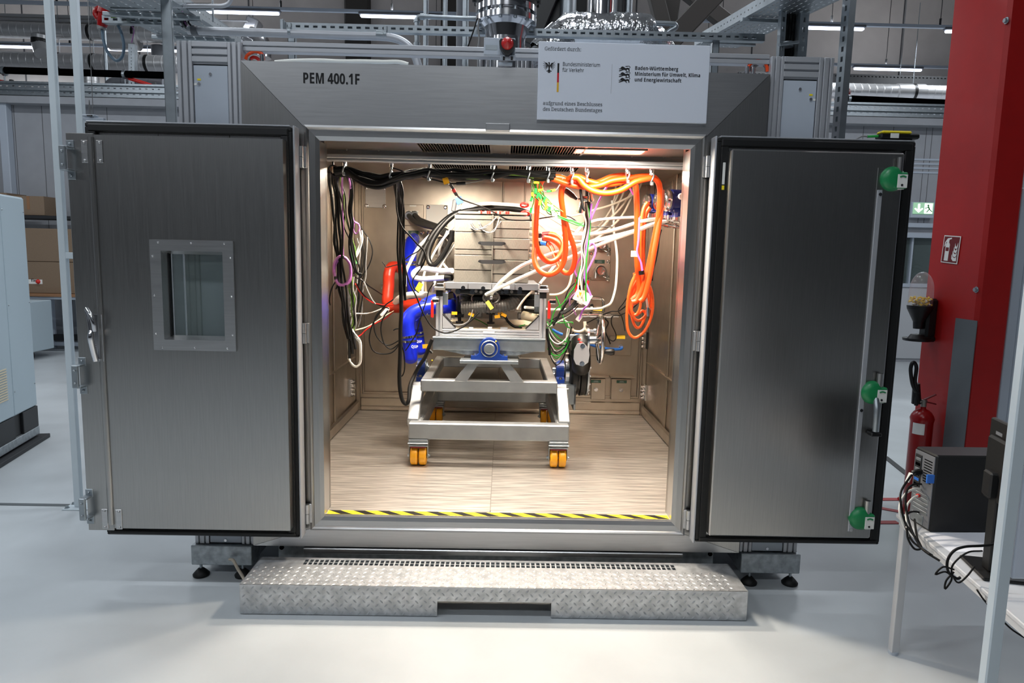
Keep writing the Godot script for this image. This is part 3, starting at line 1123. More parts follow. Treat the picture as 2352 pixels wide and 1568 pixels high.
func bay(t: Node3D, s: float) -> void:
	var z = -0.02
	var xa = 1.26
	var xb = 1.56
	var y0 = 0.172
	var y1 = 2.648
	var g = groove_post(minf(xa * s, (xa + 0.062) * s), maxf(xa * s, (xa + 0.062) * s), y0, y1, z, [(xa + 0.018) * s, (xa + 0.044) * s] if s > 0 else [(xa + 0.044) * s, (xa + 0.018) * s])
	var b = obj("side_bay", g, "aluminium", t)
	g = groove_post(minf((xb - 0.07) * s, xb * s), maxf((xb - 0.07) * s, xb * s), y0, y1, z, [(xb - 0.05) * s, (xb - 0.02) * s] if s > 0 else [(xb - 0.02) * s, (xb - 0.05) * s])
	obj("upright", g, "aluminium", b)
	var lx = minf((xa + 0.062) * s, (xb - 0.07) * s)
	var rx = maxf((xa + 0.062) * s, (xb - 0.07) * s)
	g = G.new()
	for k in 3:
		g.span(V(lx, y1 - 0.024 - k * 0.034, z - 0.06), V(rx, y1 - k * 0.034, z), 0.0015)
	g.span(V(lx, y1 - 0.1, z - 0.06), V(rx, y1 - 0.004, z - 0.012))
	obj("crossbar", g, "aluminium", b)
	g = G.new()
	g.span(V(lx + 0.004, y0 + 0.004, z - 0.03), V(rx - 0.004, y1 - 0.108, z - 0.006), 0.0015)
	var pn = obj("bay_panel", g, "panel_grey", b)
	for p in [V((lx + rx) / 2, 2.5, z - 0.006), V((lx + rx) / 2 + 0.055 * s, 2.455, z - 0.006), V((lx + rx) / 2, 0.19, z - 0.006)]:
		g = G.new()
		g.cyl(p, p + V(0, 0, 0.005), 0.007, 12)
		obj("screw", g, "chrome", b)
	g = G.new()
	g.box(V((lx + rx) / 2 + 0.055 * s, 2.475, z - 0.005), V(0.016, 0.008, 0.001))
	obj("warning_label", g, "tape_yellow", b)
	g = G.new()
	g.box(V((lx + rx) / 2 + 0.073 * s, 2.453, z - 0.005), V(0.012, 0.01, 0.001))
	obj("warning_label", g, "white_label", b)
	# galvanized base box, feet
	g = G.new()
	g.span(V(1.265 * s, 0.065, -0.12), V(1.575 * s, 0.17, 0.0), 0.003)
	obj("base_box", g, "galvanized", b)
	g = G.new()
	g.span(V(1.27 * s, 0.065, -0.6), V(1.56 * s, 0.5, -0.13), 0.004)
	g.span(V(1.3 * s, 0.17, -0.5), V(1.54 * s, 2.6, -0.1), 0.004)
	obj("bay_body", g, "aluminium", b)
	for x in [1.535, 1.32]:
		g = G.new()
		g.cyl(V(x * s, 0.02, -0.02), V(x * s, 0.075, -0.02), 0.007, 10)
		obj("foot_stud", g, "zinc", b)
		g = G.new()
		g.lathe([Vector2(0.0, 0.0), Vector2(0.04, 0.0), Vector2(0.042, 0.25), Vector2(0.03, 0.6), Vector2(0.014, 1.0), Vector2(0.0, 1.0)], V(x * s, 0, -0.02), V(x * s, 0.04, -0.02), 20, true)
		obj("foot_pad", g, "rubber", b)

# ---------------------------------------------------------------- the trolley in the chamber
func caster(t: Node3D, x: float, z: float) -> void:
	var g = G.new()
	g.box(V(x, 0.492, z), V(0.13, 0.008, 0.12), 0.002)
	g.box(V(x, 0.474, z), V(0.12, 0.01, 0.1), 0.002)
	g.cyl(V(x, 0.478, z), V(x, 0.49, z), 0.045, 18)
	for s in [-1.0, 1.0]:
		g.box(V(x + 0.058 * s, 0.43, z), V(0.006, 0.085, 0.05), 0.002)
		g.hexbolt(V(x + 0.061 * s, 0.4, z), V(s, 0, 0), 0.009)
	g.cyl(V(x - 0.06, 0.4, z), V(x + 0.06, 0.4, z), 0.008, 10)
	var c = obj("caster", g, "zinc", t)
	for s in [-1.0, 1.0]:
		g = G.new()
		g.lathe([Vector2(0.02, 0.0), Vector2(0.05, 0.0), Vector2(0.059, 0.1), Vector2(0.06, 0.25), Vector2(0.06, 0.75), Vector2(0.059, 0.9), Vector2(0.05, 1.0), Vector2(0.02, 1.0)], V(x + 0.027 * s - 0.0235, 0.4, z), V(x + 0.027 * s + 0.0235, 0.4, z), 28, true)
		obj("wheel", g, "yellow_wheel", c)
	g = G.new()
	g.box(V(x, 0.466, z + 0.045), V(0.1, 0.012, 0.012), 0.003)
	obj("brake_bar", g, "red_dark", c)

func pillow_block(t: Node3D, c: Vector3, axis_x: bool, called: String, r := 0.075, w := 0.05) -> void:
	# c is the shaft centre; the arch stands across the shaft
	var b = Basis() if not axis_x else Basis(Vector3.UP, PI / 2)
	var g = G.new()
	var pl = PackedVector2Array()
	for k in 17:
		var a = PI * k / 16
		pl.append(Vector2(cos(a) * r, sin(a) * r))
	pl.append(Vector2(-r * 0.98, -r * 0.55))
	pl.append(Vector2(-r * 1.25, -r * 0.7))
	pl.append(Vector2(-r * 1.72, -r * 0.72))
	pl.append(Vector2(-r * 1.75, -r * 1.12))
	pl.append(Vector2(r * 1.75, -r * 1.12))
	pl.append(Vector2(r * 1.72, -r * 0.72))
	pl.append(Vector2(r * 1.25, -r * 0.7))
	pl.append(Vector2(r * 0.98, -r * 0.55))
	g.prism(pl, w, Transform3D(b, c - b.z * w * 0.5))
	var o = obj(called, g, "blue_cast", t)
	g = G.new()
	for s in [-1.0, 1.0]:
		g = G.new()
		g.hexbolt(c + b.x * r * 1.42 * s - V(0, r * 0.72, 0), Vector3.UP, r * 0.17)
		obj("bolt", g, "chrome", o)
	g = G.new()
	var f = b.z * w * 0.5
	g.lathe([Vector2(r * 0.82, 0.0), Vector2(r * 0.82, 0.9), Vector2(r * 0.76, 1.0), Vector2(r * 0.62, 0.55), Vector2(r * 0.55, 0.55), Vector2(0, 0.55)], c, c + f * 1.25, 28)
	g.lathe([Vector2(r * 0.52, 0.0), Vector2(r * 0.52, 1.0), Vector2(r * 0.44, 1.06), Vector2(0, 1.06)], c, c + f * 1.5, 28)
	g.cyl(c + f, c + f * 1.75, r * 0.33, 6)
	obj("bearing_insert", g, "zinc", o)
	g = G.new()
	g.ball(c + V(r * 0.62, r * 0.72, 0) + f, 0.006, 8)
	obj("grease_nipple", g, "yellow_tag", o)

func cart() -> void:
	var t = thing("trolley", "grey steel trolley with tilting cradle on four yellow twin casters", "trolley", V(-0.09, 0.34, -1.45))
	var g = G.new()
	# base frame
	g.span(V(-0.58, 0.515, -0.92), V(0.437, 0.622, -0.842), 0.008)
	g.span(V(-0.565, 0.515, -2.06), V(0.425, 0.622, -1.98), 0.008)
	for s in [[-0.58, -0.5], [0.357, 0.437]]:
		g.span(V(s[0], 0.515, -1.99), V(s[1], 0.622, -0.91), 0.008)
	for x in [-0.517, 0.372]:
		for z in [-0.885, -2.02]:
			g.box(V(x, 0.505, z), V(0.125, 0.02, 0.086), 0.004)
	obj("base_frame", g, "zinc_frame", t)
	for s in [-1.0, 1.0]:
		var x = -0.075 + 0.485 * s
		for zz in [[-0.92, -1.22], [-1.98, -1.72]]:
			g = G.new()
			g.bar(V(x, 0.6, zz[0]), V(x, 0.79, zz[1]), 0.075, 0.07, 0.006, V(0, 0, 1))
			obj("leg", g, "zinc_frame", t)
		g = G.new()
		g.span(V(x - 0.048, 0.775, -1.78), V(x + 0.048, 0.797, -1.16), 0.003)
		obj("head_plate", g, "zinc", t)
		g = G.new()
		g.cyl(V(-0.075 + 0.44 * s, 0.875, -1.45), V(-0.075 + (0.58 if s > 0 else 0.53) * s, 0.875, -1.45), 0.022, 18)
		obj("tilt_shaft", g, "chrome", t)
		pillow_block(t, V(x + 0.005 * s, 0.875, -1.45), true, "pillow_block", 0.07, 0.055)
	for x in [-0.517, 0.372]:
		for z in [-0.885, -2.02]:
			caster(t, x, z)
	# tilting frame
	g = G.new()
	g.span(V(-0.52, 0.796, -1.05), V(0.365, 0.873, -0.98), 0.006)
	g.span(V(-0.52, 0.796, -2.03), V(0.365, 0.873, -1.96), 0.006)
	g.span(V(-0.52, 0.796, -1.97), V(-0.455, 0.873, -1.04), 0.006)
	g.span(V(0.3, 0.796, -1.97), V(0.365, 0.873, -1.04), 0.006)
	obj("tilting_frame", g, "zinc_frame", t)
	for z in [-0.98, -2.03]:
		for s in [-1.0, 1.0]:
			g = G.new()
			g.prism(PackedVector2Array([Vector2(-0.08 + 0.245 * s, 0.84), Vector2(-0.08 + 0.16 * s, 0.84), Vector2(-0.08 + 0.062 * s, 0.99), Vector2(-0.08 + 0.132 * s, 0.99)]), 0.05, Transform3D(Basis(), V(0, 0, z - (0.0505 if z > -1.5 else -0.0005))))
			obj("trestle_leg", g, "zinc_frame", t)
		var zc = -1.01 if z > -1.5 else -2.0
		g = G.new()
		g.span(V(-0.268, 0.988, zc - 0.06), V(0.108, 1.01, zc + 0.06), 0.003)
		obj("bearing_plate", g, "zinc", t)
		pillow_block(t, V(-0.08, 1.083, zc + 0.005), false, "pillow_block", 0.068, 0.06)
	# cradle on the bearings
	g = G.new()
	for z in [-1.1, -1.95]:
		g.span(V(-0.45, 1.06, z), V(0.283, 1.138, z + 0.06), 0.004)
	for x in [-0.45, 0.225]:
		g.span(V(x, 1.06, -1.9), V(x + 0.058, 1.138, -1.09), 0.004)
	g.span(V(-0.45, 1.136, -1.09), V(0.283, 1.146, -1.03), 0.002)
	obj("cradle", g, "zinc", t)
	g = G.new()
	g.prism(PackedVector2Array([Vector2(-0.38, 1.06), Vector2(0.21, 1.06), Vector2(0.21, 1.055), Vector2(0.1, 1.03), Vector2(-0.25, 1.03), Vector2(-0.38, 1.055)]), 0.008, Transform3D(Basis(), V(0, 0, -1.07)))
	obj("stiffener", g, "galvanized", t)
	# worm gear on the right shaft: black ring, cover, flange, bracket
	gear_drive()

func gear_drive() -> void:
	var t = thing("gear_drive", "black worm gear drive with silver cover, standing right of the trolley", "gearbox", V(0.52, 0.66, -1.45))
	var g = G.new()
	g.lathe([Vector2(0.0, 0.0), Vector2(0.1, 0.0), Vector2(0.165, 0.08), Vector2(0.172, 0.2), Vector2(0.172, 0.45), Vector2(0.155, 0.5), Vector2(0.155, 0.6), Vector2(0.168, 0.66), Vector2(0.16, 0.95), Vector2(0.1, 1.0), Vector2(0, 1.0)], V(0.475, 0.86, -1.45), V(0.6, 0.86, -1.45), 40)
	obj("ring_housing", g, "black_plastic", t)
	g = G.new()
	g.lathe([Vector2(0.0, 0.0), Vector2(0.165, 0.0), Vector2(0.165, 1.0), Vector2(0.0, 1.0)], V(0.6, 0.86, -1.45), V(0.612, 0.86, -1.45), 40)
	obj("cover_disc", g, "zinc", t)
	for k in 16:
		var a = TAU * k / 16
		g = G.new()
		g.hexbolt(V(0.612, 0.86 + 0.15 * sin(a), -1.45 + 0.15 * cos(a)), V(1, 0, 0), 0.008)
		obj("bolt", g, "chrome", t)
	g = G.new()
	g.lathe([Vector2(0.0, 0.0), Vector2(0.12, 0.0), Vector2(0.12, 1.0), Vector2(0.0, 1.0)], V(0.45, 0.88, -1.45), V(0.476, 0.88, -1.45), 36)
	obj("flange", g, "chrome", t)
	# worm housing across the front of the ring
	g = G.new()
	g.tube([V(0.528,1.12,-1.2), V(0.529,1.08,-1.16), V(0.539,0.979,-1.18), V(0.543,0.931,-1.24)], 0.062, 18)
	g.span(V(0.47, 0.99, -1.46), V(0.585, 1.07, -1.2), 0.025)
	obj("worm_housing", g, "black_plastic", t)
	g = G.new()
	var cc = V(0.527,1.04,-1.085)
	var pl = PackedVector2Array()
	for p in [[-0.035, -0.065], [0.01, -0.078], [0.045, -0.05], [0.052, 0.0], [0.045, 0.045], [0.012, 0.078], [-0.03, 0.072], [-0.05, 0.03], [-0.052, -0.03]]:
		pl.append(Vector2(p[0], p[1]))
	g.prism(pl, 0.02, Transform3D(Basis(), cc - V(0, 0, 0.02)))
	obj("cover_plate", g, "aluminium", t)
	for s in [-1.0, 1.0]:
		g = G.new()
		g.hexbolt(cc + V(0.004, 0.058 * s, 0), V(0, 0, 1), 0.011)
		obj("bolt", g, "chrome", t)
	for x in [575, 600]:
		g = G.new()
		g.ball(V(0.513,1.134,-1.13) if x < 590 else V(0.522,1.114,-1.11), 0.012, 10)
		obj("filler_plug", g, "red_cable", t)
	g = G.new()
	g.span(V(0.41, 0.66, -1.3), V(0.52, 0.8, -1.285), 0.002)
	g.span(V(0.41, 0.79, -1.6), V(0.52, 0.802, -1.285), 0.002)
	g.span(V(0.505, 0.62, -1.6), V(0.52, 0.8, -1.285), 0.002)
	obj("bracket", g, "zinc", t)
	# hand wheel with its input shaft
	var h = thing("hand_wheel", "chrome hand wheel with black crank grip right of the black gear drive", "hand wheel", V(0.68, 0.95, -1.2))
	var c = V(0.663,1.13,-1.2)
	g = G.new()
	var ring: Array = []
	for k in 20:
		var a = TAU * k / 20
		ring.append(c + V(0, sin(a) * 0.155, cos(a) * 0.13))
	g.tube(ring, 0.014, 10, true, 3)
	obj("rim", g, "chrome", h)
	for k in 3:
		var a = TAU * k / 3 + 0.4
		g = G.new()
		g.cyl(c + V(-0.03, 0, 0), c + V(0, sin(a) * 0.15, cos(a) * 0.125), 0.01, 8)
		obj("spoke", g, "chrome", h)
	g = G.new()
	g.cyl(V(0.57,1.124,-1.2), c, 0.03, 18)
	g.lathe([Vector2(0.0, 0.0), Vector2(0.1, 0.0), Vector2(0.1, 1.0), Vector2(0.0, 1.0)], V(0.566,1.128,-1.2), V(0.579,1.128,-1.2), 28)
	obj("hub", g, "chrome", h)
	g = G.new()
	g.cyl(V(0.577,1.187,-1.2), V(0.627,1.186,-1.2), 0.012, 12)
	g.cyl(V(0.616,1.185,-1.2), V(0.63,1.186,-1.2), 0.022, 12)
	obj("index_pin", g, "chrome", h)
	g = G.new()
	g.lathe([Vector2(0.0, 0.0), Vector2(0.012, 0.02), Vector2(0.016, 0.3), Vector2(0.024, 0.7), Vector2(0.02, 0.95), Vector2(0.0, 1.0)], V(0.663,1.061,-1.1), V(0.747,1.061,-1.1), 14, true)
	obj("crank_grip", g, "black_plastic", h)
	g = G.new()
	g.span(V(0.458,1.112,-1.25), V(0.568,1.156,-1.23), 0.004)
	obj("mounting_plate", g, "aluminium", h)

# ---------------------------------------------------------------- fuel cell stack, its tray and the profile frame under it
func stack() -> void:
	var zl = -1.165
	var t = thing("fuel_cell_stack", "tall grey metal fuel cell stack with two dark lifting handles on its front", "fuel cell stack", V(-0.08, 1.5, -1.45))
	var g: G
	var lx = V(-0.325,1.741,-1.165).x
	var mx = V(-0.077,1.746,-1.14).x
	var rx = V(0.17,1.752,-1.14).x
	var le = [66, 120, 258, 455, 515, 688, 832]
	for i in 6:
		var a: float = lerpf(V(-0.218,1.935,-1.165).y, V(-0.212,1.493,-1.165).y, (le[i] - 66) / 766.0)
		var b: float = lerpf(V(-0.218,1.935,-1.165).y, V(-0.212,1.493,-1.165).y, (le[i + 1] - 66) / 766.0)
		g = G.new()
		g.span(V(lx, b + 0.003, -1.75), V(mx - 0.001, a, zl + (0.003 if i % 2 == 0 else 0.0)), 0.003)
		obj("stack_plate", g, "stack_side", t)
	var re = [80, 130, 225, 332, 455, 577, 735, 836]
	for i in 7:
		var a: float = lerpf(V(0.043,1.932,-1.14).y, V(0.052,1.497,-1.14).y, (re[i] - 80) / 756.0)
		var b: float = lerpf(V(0.043,1.932,-1.14).y, V(0.052,1.497,-1.14).y, (re[i + 1] - 80) / 756.0)
		g = G.new()
		g.span(V(mx, b + 0.003, -1.75), V(rx - (0.006 if i % 2 == 0 else 0.0), a, -1.14 - (0.003 if i % 2 == 0 else 0.0)), 0.003)
		obj("stack_plate", g, "stack_side", t)
	g = G.new()
	g.span(V(lx + 0.008, 1.5, -1.74), V(rx - 0.01, 1.93, -1.18))
	obj("core", g, "black_dark", t)
	g = G.new()
	g.span(V(mx - 0.002, V(-0.094,1.496,-1.14).y, -1.2), V(mx + 0.006, V(-0.101,1.938,-1.14).y, -1.132), 0.001)
	obj("divider_rib", g, "stack_side", t)
	# clips along the right edge
	for y in [205, 270, 330, 395, 460, 515, 570, 640, 690]:
		var p = V(rx + 0.008, lerpf(V(0.043,1.932,-1.14).y, V(0.052,1.497,-1.14).y, (y - 80) / 756.0), -1.17)
		g = G.new()
		g.box(p, V(0.022, 0.022, 0.05), 0.003)
		obj("edge_clip", g, "stack_side", t)
	for yy in [387, 593]:
		var c = V(-0.077,1.753,-1.08) if yy < 500 else V(-0.075,1.636,-1.08)
		g = G.new()
		g.prism(PackedVector2Array([Vector2(-0.089, 0.004), Vector2(-0.08, 0.011), Vector2(0.08, 0.011), Vector2(0.089, 0.004), Vector2(0.089, -0.004), Vector2(0.062, -0.014), Vector2(-0.062, -0.014), Vector2(-0.089, -0.004)]), 0.012, Transform3D(Basis(), c))
		var h = obj("lifting_handle", g, "base_dark", t)
		for s in [-1.0, 1.0]:
			g = G.new()
			g.cyl(c + V(0.078 * s, 0.001, -0.07 if s < 0 else -0.055), c + V(0.078 * s, 0.001, 0), 0.009, 10)
			obj("handle_post", g, "base_dark", h)
			g = G.new()
			g.cyl(c + V(0.078 * s, 0.002, 0.012), c + V(0.078 * s, 0.002, 0.014), 0.005, 8)
			obj("socket_screw", g, "ink", h)
	# probes in the upper left of the front and the wiring on top
	for p in [V(-0.215,1.881,-1.15), V(-0.214,1.851,-1.15), V(-0.16,1.879,-1.15), V(-0.159,1.855,-1.15)]:
		g = G.new()
		g.cyl(p - V(0, 0, 0.02), p + V(0, 0, 0.05), 0.006, 8)
		g.cyl(p + V(0, 0, 0.01), p + V(0, 0, 0.025), 0.009, 8)
		obj("probe", g, "zinc", t)
	for a in [[503, 165, 560, 225, 680, 200, 770, 95], [503, 215, 570, 235, 700, 170, 780, 90], [600, 170, 640, 235, 720, 260, 835, 130], [600, 212, 660, 250, 760, 245, 815, 90]]:
		g = G.new()
		var pts: Array = []
		for k in 4:
			var q = V(lx + (rx - lx) * (a[k * 2] - 312) / 850.0, lerpf(V(-0.218,1.935,-1.165).y, V(-0.212,1.493,-1.165).y, (a[k * 2 + 1] - 66) / 766.0), -1.1 if k < 3 else -1.14)
			pts.append(q)
		g.tube(pts, 0.003, 6)
		obj("probe_lead", g, "grey_cable", t)
	g = G.new()
	g.span(V(lx + 0.02, V(-0.105,1.949,-1.3).y - 0.005, -1.72), V(rx - 0.02, V(-0.105,1.949,-1.3).y + 0.012, -1.2), 0.004)
	obj("top_plate", g, "cast_steel", t)
	var rng = RandomNumberGenerator.new()
	rng.seed = 5
	for k in 16:
		g = G.new()
		var p = V(lerpf(lx + 0.16, rx - 0.13, k / 15.0), V(-0.103,1.949,-1.2).y + 0.006, -1.2 + rng.randf_range(-0.03, 0.03))
		g.box(p, V(0.012, 0.018, 0.016), 0.003)
		obj("terminal", g, "red_cable" if k % 3 else "cream_tube", t)
	for a in [[1110, 45, -1.3], [1130, 10, -1.4]]:
		var c = V(0.138,1.959,-1.25) if a[1] > 30 else V(0.135,2.023,-1.4)
		g = G.new()
		var ring: Array = []
		for k in 10:
			ring.append(c + V(cos(TAU * k / 10) * 0.026, sin(TAU * k / 10) * 0.012, sin(TAU * k / 10) * 0.02))
		g.tube(ring, 0.007, 8, true, 3)
		obj("lifting_eye", g, "red_cable", t)
	# ---- the tray
	t = thing("stack_tray", "grey tray with bolted front lip carrying the fuel cell stack", "tray", V(-0.07, 1.45, -1.4))
	var ty1 = V(-0.092,1.499,-1.07).y
	var ty0 = V(-0.092,1.457,-1.07).y
	var tx0 = V(-0.379,1.471,-1.07).x
	var tx1 = V(0.232,1.484,-1.07).x
	for k in 4:
		g = G.new()
		g.span(V(lerpf(tx0, tx1, k / 4.0) + 0.0012, ty0, -1.085), V(lerpf(tx0, tx1, (k + 1) / 4.0) - 0.0012, ty1, -1.07), 0.002)
		obj("front_lip", g, "pvc_grey", t)
	g = G.new()
	g.span(V(tx0, ty1 - 0.014, -1.8), V(tx1, ty1 - 0.002, -1.072), 0.002)
	obj("deck", g, "pvc_grey", t)
	for p in [V(-0.258,1.465,-1.07), V(-0.129,1.465,-1.07), V(-0.017,1.465,-1.07), V(0.111,1.466,-1.07)]:
		g = G.new()
		g.hexbolt(p, V(0, 0, 1), 0.009)
		obj("bolt", g, "chrome", t)
	g = G.new()
	g.box(V(0.02,1.475,-1.069), V(0.048, 0.02, 0.001))
	obj("rating_label", g, "white_label", t)
	for s in [-1.0, 1.0]:
		var x = tx0 - 0.03 if s < 0 else tx1 + 0.03
		g = G.new()
		g.span(V(x - 0.035, ty0 - 0.01, -1.12), V(x + 0.035, ty0 + 0.012, -1.05), 0.003)
		g.span(V(x - 0.035 if s > 0 else x + 0.025, ty0, -1.12), V(x - 0.025 if s > 0 else x + 0.035, ty1, -1.05), 0.003)
		g.span(V(x - 0.02, ty0 - 0.012, -1.115), V(x + 0.03, ty0 + 0.032, -1.075), 0.003)
		obj("end_bracket", g, "cast_steel" if s < 0 else "aluminium", t)
		g = G.new()
		g.cyl(V(x, ty0, -1.08), V(x, ty0 + 0.03, -1.08), 0.02, 14)
		g.cyl(V(x, ty0 + 0.012, -1.08), V(x, ty0 + 0.02, -1.08), 0.026, 14)
		obj("rubber_mount", g, "rubber", t)
	# ---- profile frame
	t = thing("profile_frame", "open aluminium profile frame bolted on the trolley under the fuel cell stack", "frame", V(-0.075, 1.15, -1.4))
	var px0 = V(-0.433,1.28,-1.07).x
	var px1 = V(0.283,1.294,-1.07).x
	for x in [px0 + 0.021, px1 - 0.021]:
		for z in [-1.092, -1.82]:
			g = G.new()
			g.span(V(x - 0.021, 1.147, z - 0.04), V(x - 0.006, ty0 - 0.05, z + 0.022), 0.001)
			g.span(V(x + 0.006, 1.147, z - 0.04), V(x + 0.021, ty0 - 0.05, z + 0.022), 0.001)
			g.span(V(x - 0.02, 1.147, z - 0.04), V(x + 0.02, ty0 - 0.05, z + 0.01), 0.001)
			var post = obj("post", g, "aluminium", t)
			g = G.new()
			g.span(V(x - 0.022, ty0 - 0.052, z - 0.04), V(x + 0.022, ty0 - 0.012, z + 0.024), 0.003)
			obj("post_cap", g, "black_plastic", post)
	for z in [-1.092, -1.82]:
		g = G.new()
		for k in 3:
			g.span(V(px0 + 0.042, 1.147 + k * 0.017, z - 0.02), V(px1 - 0.042, 1.16 + k * 0.017, z + 0.022), 0.001)
		g.span(V(px0 + 0.042, 1.148, z - 0.02), V(px1 - 0.042, 1.196, z + 0.012))
		obj("cross_rail", g, "aluminium", t)
	for x in [px0 + 0.021, px1 - 0.021]:
		g = G.new()
		g.span(V(x - 0.02, 1.147, -1.8), V(x + 0.02, 1.19, -1.13), 0.002)
		obj("side_rail", g, "aluminium", t)
	for s in [-1.0, 1.0]:
		var x = px0 + 0.045 if s < 0 else px1 - 0.045
		g = G.new()
		g.prism(PackedVector2Array([Vector2(x, 1.2), Vector2(x - 0.085 * s, 1.2), Vector2(x - 0.08 * s, 1.21), Vector2(x, 1.29)]), 0.03, Transform3D(Basis(), V(0, 0, -1.1)))
		obj("gusset", g, "aluminium", t)
		g = G.new()
		g.bar(V(x - 0.085 * s, 1.205, -1.085), V(x, 1.292, -1.085), 0.034, 0.006, 0.001, V(0, 0, 1).cross(V(-s, 1, 0)))
		obj("gusset_cover", g, "black_plastic", t)
		g = G.new()
		g.box(V(px0 + 0.06 if s < 0 else px1 - 0.06, 1.39, -1.08), V(0.035, 0.08, 0.006), 0.002)
		g.box(V(px0 + 0.045 if s < 0 else px1 - 0.045, 1.39, -1.095), V(0.006, 0.08, 0.03), 0.001)
		obj("angle_bracket", g, "zinc", t)
	g = G.new()
	g.span(V(px0 + 0.05, 1.188, -1.8), V(px1 - 0.05, 1.195, -1.13))
	obj("base_sheet", g, "cream_tube", t)
	for k in 5:
		g = G.new()
		g.span(V(px0 + 0.06, 1.25 + k * 0.001, -1.84 + k * 0.002), V(px1 - 0.06, 1.26, -1.78)) if k == 0 else g.span(V(px0 + 0.06, 1.25 + k * 0.022, -1.82), V(px1 - 0.06, 1.264 + k * 0.022, -1.79))
		obj("rear_rail", g, "aluminium", t)
	for x in [500, 712, 880, 940]:
		var p = V(-0.205,1.192,-1.12) if x == 500 else (V(-0.081,1.197,-1.12) if x == 712 else (V(0.012,1.196,-1.12) if x == 880 else V(0.05,1.192,-1.12)))
		g = G.new()
		g.box(p, V(0.028 if x != 880 else 0.05, 0.024 if x != 940 else 0.012, 0.03), 0.002)
		obj("mounting_block", g, "aluminium", t)
	g = G.new()
	g.box(V(-0.087,1.178,-1.069), V(0.075, 0.012, 0.001))
	obj("name_strip", g, "white_label", t)
	# ---- air and coolant system hanging under the tray
	t = thing("media_manifold", "dark manifold with ribbed grey hose and pump hanging under the stack tray", "manifold", V(-0.07, 1.22, -1.4))
	g = G.new()
	g.span(V(V(-0.309,1.437,-1.1).x, V(-0.092,1.422,-1.1).y, -1.6), V(V(0.186,1.447,-1.1).x, V(-0.092,1.455,-1.1).y, -1.1), 0.006)
	obj("manifold_block", g, "black_plastic", t)
	for x in [350, 512, 555, 612, 690, 770, 850, 895, 957, 1045]:
		g = G.new()
		var p = V(lerpf(V(-0.309,1.437,-1.1).x, V(0.186,1.447,-1.1).x, (x - 325) / 855.0), V(-0.092,1.44,-1.1).y + (0.004 if x % 2 else -0.002), -1.1)
		g.hexbolt(p, V(0, 0, 1), 0.011 if x in [350, 512, 770, 895, 1045] else 0.007)
		obj("fitting", g, "chrome" if x % 3 else "cast_steel", t)
	g = G.new()
	g.tube([V(-0.267,1.33,-1.14), V(-0.196,1.333,-1.13), V(-0.126,1.34,-1.12), V(-0.056,1.343,-1.12), V(0.014,1.351,-1.13), V(0.064,1.371,-1.15), V(0.09,1.399,-1.18), V(0.114,1.421,-1.22)], 0.042, 18, false, 6, -1.0, 0.06, 0.008)
	obj("ribbed_hose", g, "pvc_dark", t)
	g = G.new()
	g.tube([V(-0.248,1.415,-1.2), V(-0.253,1.385,-1.2), V(-0.244,1.35,-1.2)], 0.04, 16, false, 6, -1.0, 0.06, 0.008)
	obj("ribbed_hose", g, "pvc_dark", t)
	g = G.new()
	for k in 4:
		g.bar(V(-0.075,1.403,-1.09), V(-0.075,1.403,-1.09) + V(cos(k * PI / 2 + 0.1), sin(k * PI / 2 + 0.1), 0) * 0.045, 0.008, 0.008)
	var ring2: Array = []
	for k in 14:
		ring2.append(V(-0.075,1.403,-1.09) + V(cos(TAU * k / 14), sin(TAU * k / 14) * 0.75, 0) * 0.052)
	g.tube(ring2, 0.007, 8, true, 3)
	obj("valve_wheel", g, "pvc_dark", t)
	g = G.new()
	g.ball(V(-0.075,1.404,-1.075), 0.014, 10)
	obj("valve_hub", g, "chrome", t)
	for a in [[V(-0.203,1.413,-1.25), V(-0.121,1.367,-1.15)], [V(-0.035,1.419,-1.25), V(0.05,1.373,-1.2)], [V(-0.314,1.402,-1.3), V(-0.246,1.284,-1.2)]]:
		g = G.new()
		g.span(a[0], a[1], 0.012)
		obj("valve_body", g, "black_plastic", t)
	g = G.new()
	g.cyl(V(0.202,1.388,-1.3), V(0.202,1.278,-1.3), 0.075, 22)
	g.cyl(V(0.201,1.418,-1.3), V(0.202,1.388,-1.3), 0.055, 18)
	obj("pump", g, "black_plastic", t)
	g = G.new()
	g.cyl(V(0.229,1.389,-1.16), V(0.23,1.321,-1.16), 0.016, 12)
	g.box(V(0.23,1.353,-1.165), V(0.04, 0.09, 0.02), 0.004)
	obj("sensor_block", g, "zinc", t)
	g = G.new()
	g.tube([V(0.138,1.283,-1.2), V(0.188,1.275,-1.17), V(0.246,1.266,-1.15)], 0.03, 12)
	obj("insulated_pipe", g, "cream_tube", t)
	for p in [[V(-0.288,1.277,-1.2), V(-0.287,1.223,-1.2)], [V(-0.079,1.299,-1.2), V(-0.077,1.222,-1.2)]]:
		g = G.new()
		g.cyl(p[0], p[1], 0.012, 12)
		g.cyl(p[1], p[1] + V(0, 0.012, 0), 0.026, 14)
		g.box(p[0], V(0.06, 0.03, 0.04), 0.004)
		obj("levelling_foot", g, "black_plastic", t)
	for p in [V(0.124,1.275,-1.25), V(-0.032,1.281,-1.22), V(-0.159,1.281,-1.25), V(0.062,1.332,-1.2)]:
		g = G.new()
		g.box(p, V(0.05, 0.05, 0.06), 0.01)
		obj("valve_body", g, "cast_steel", t)
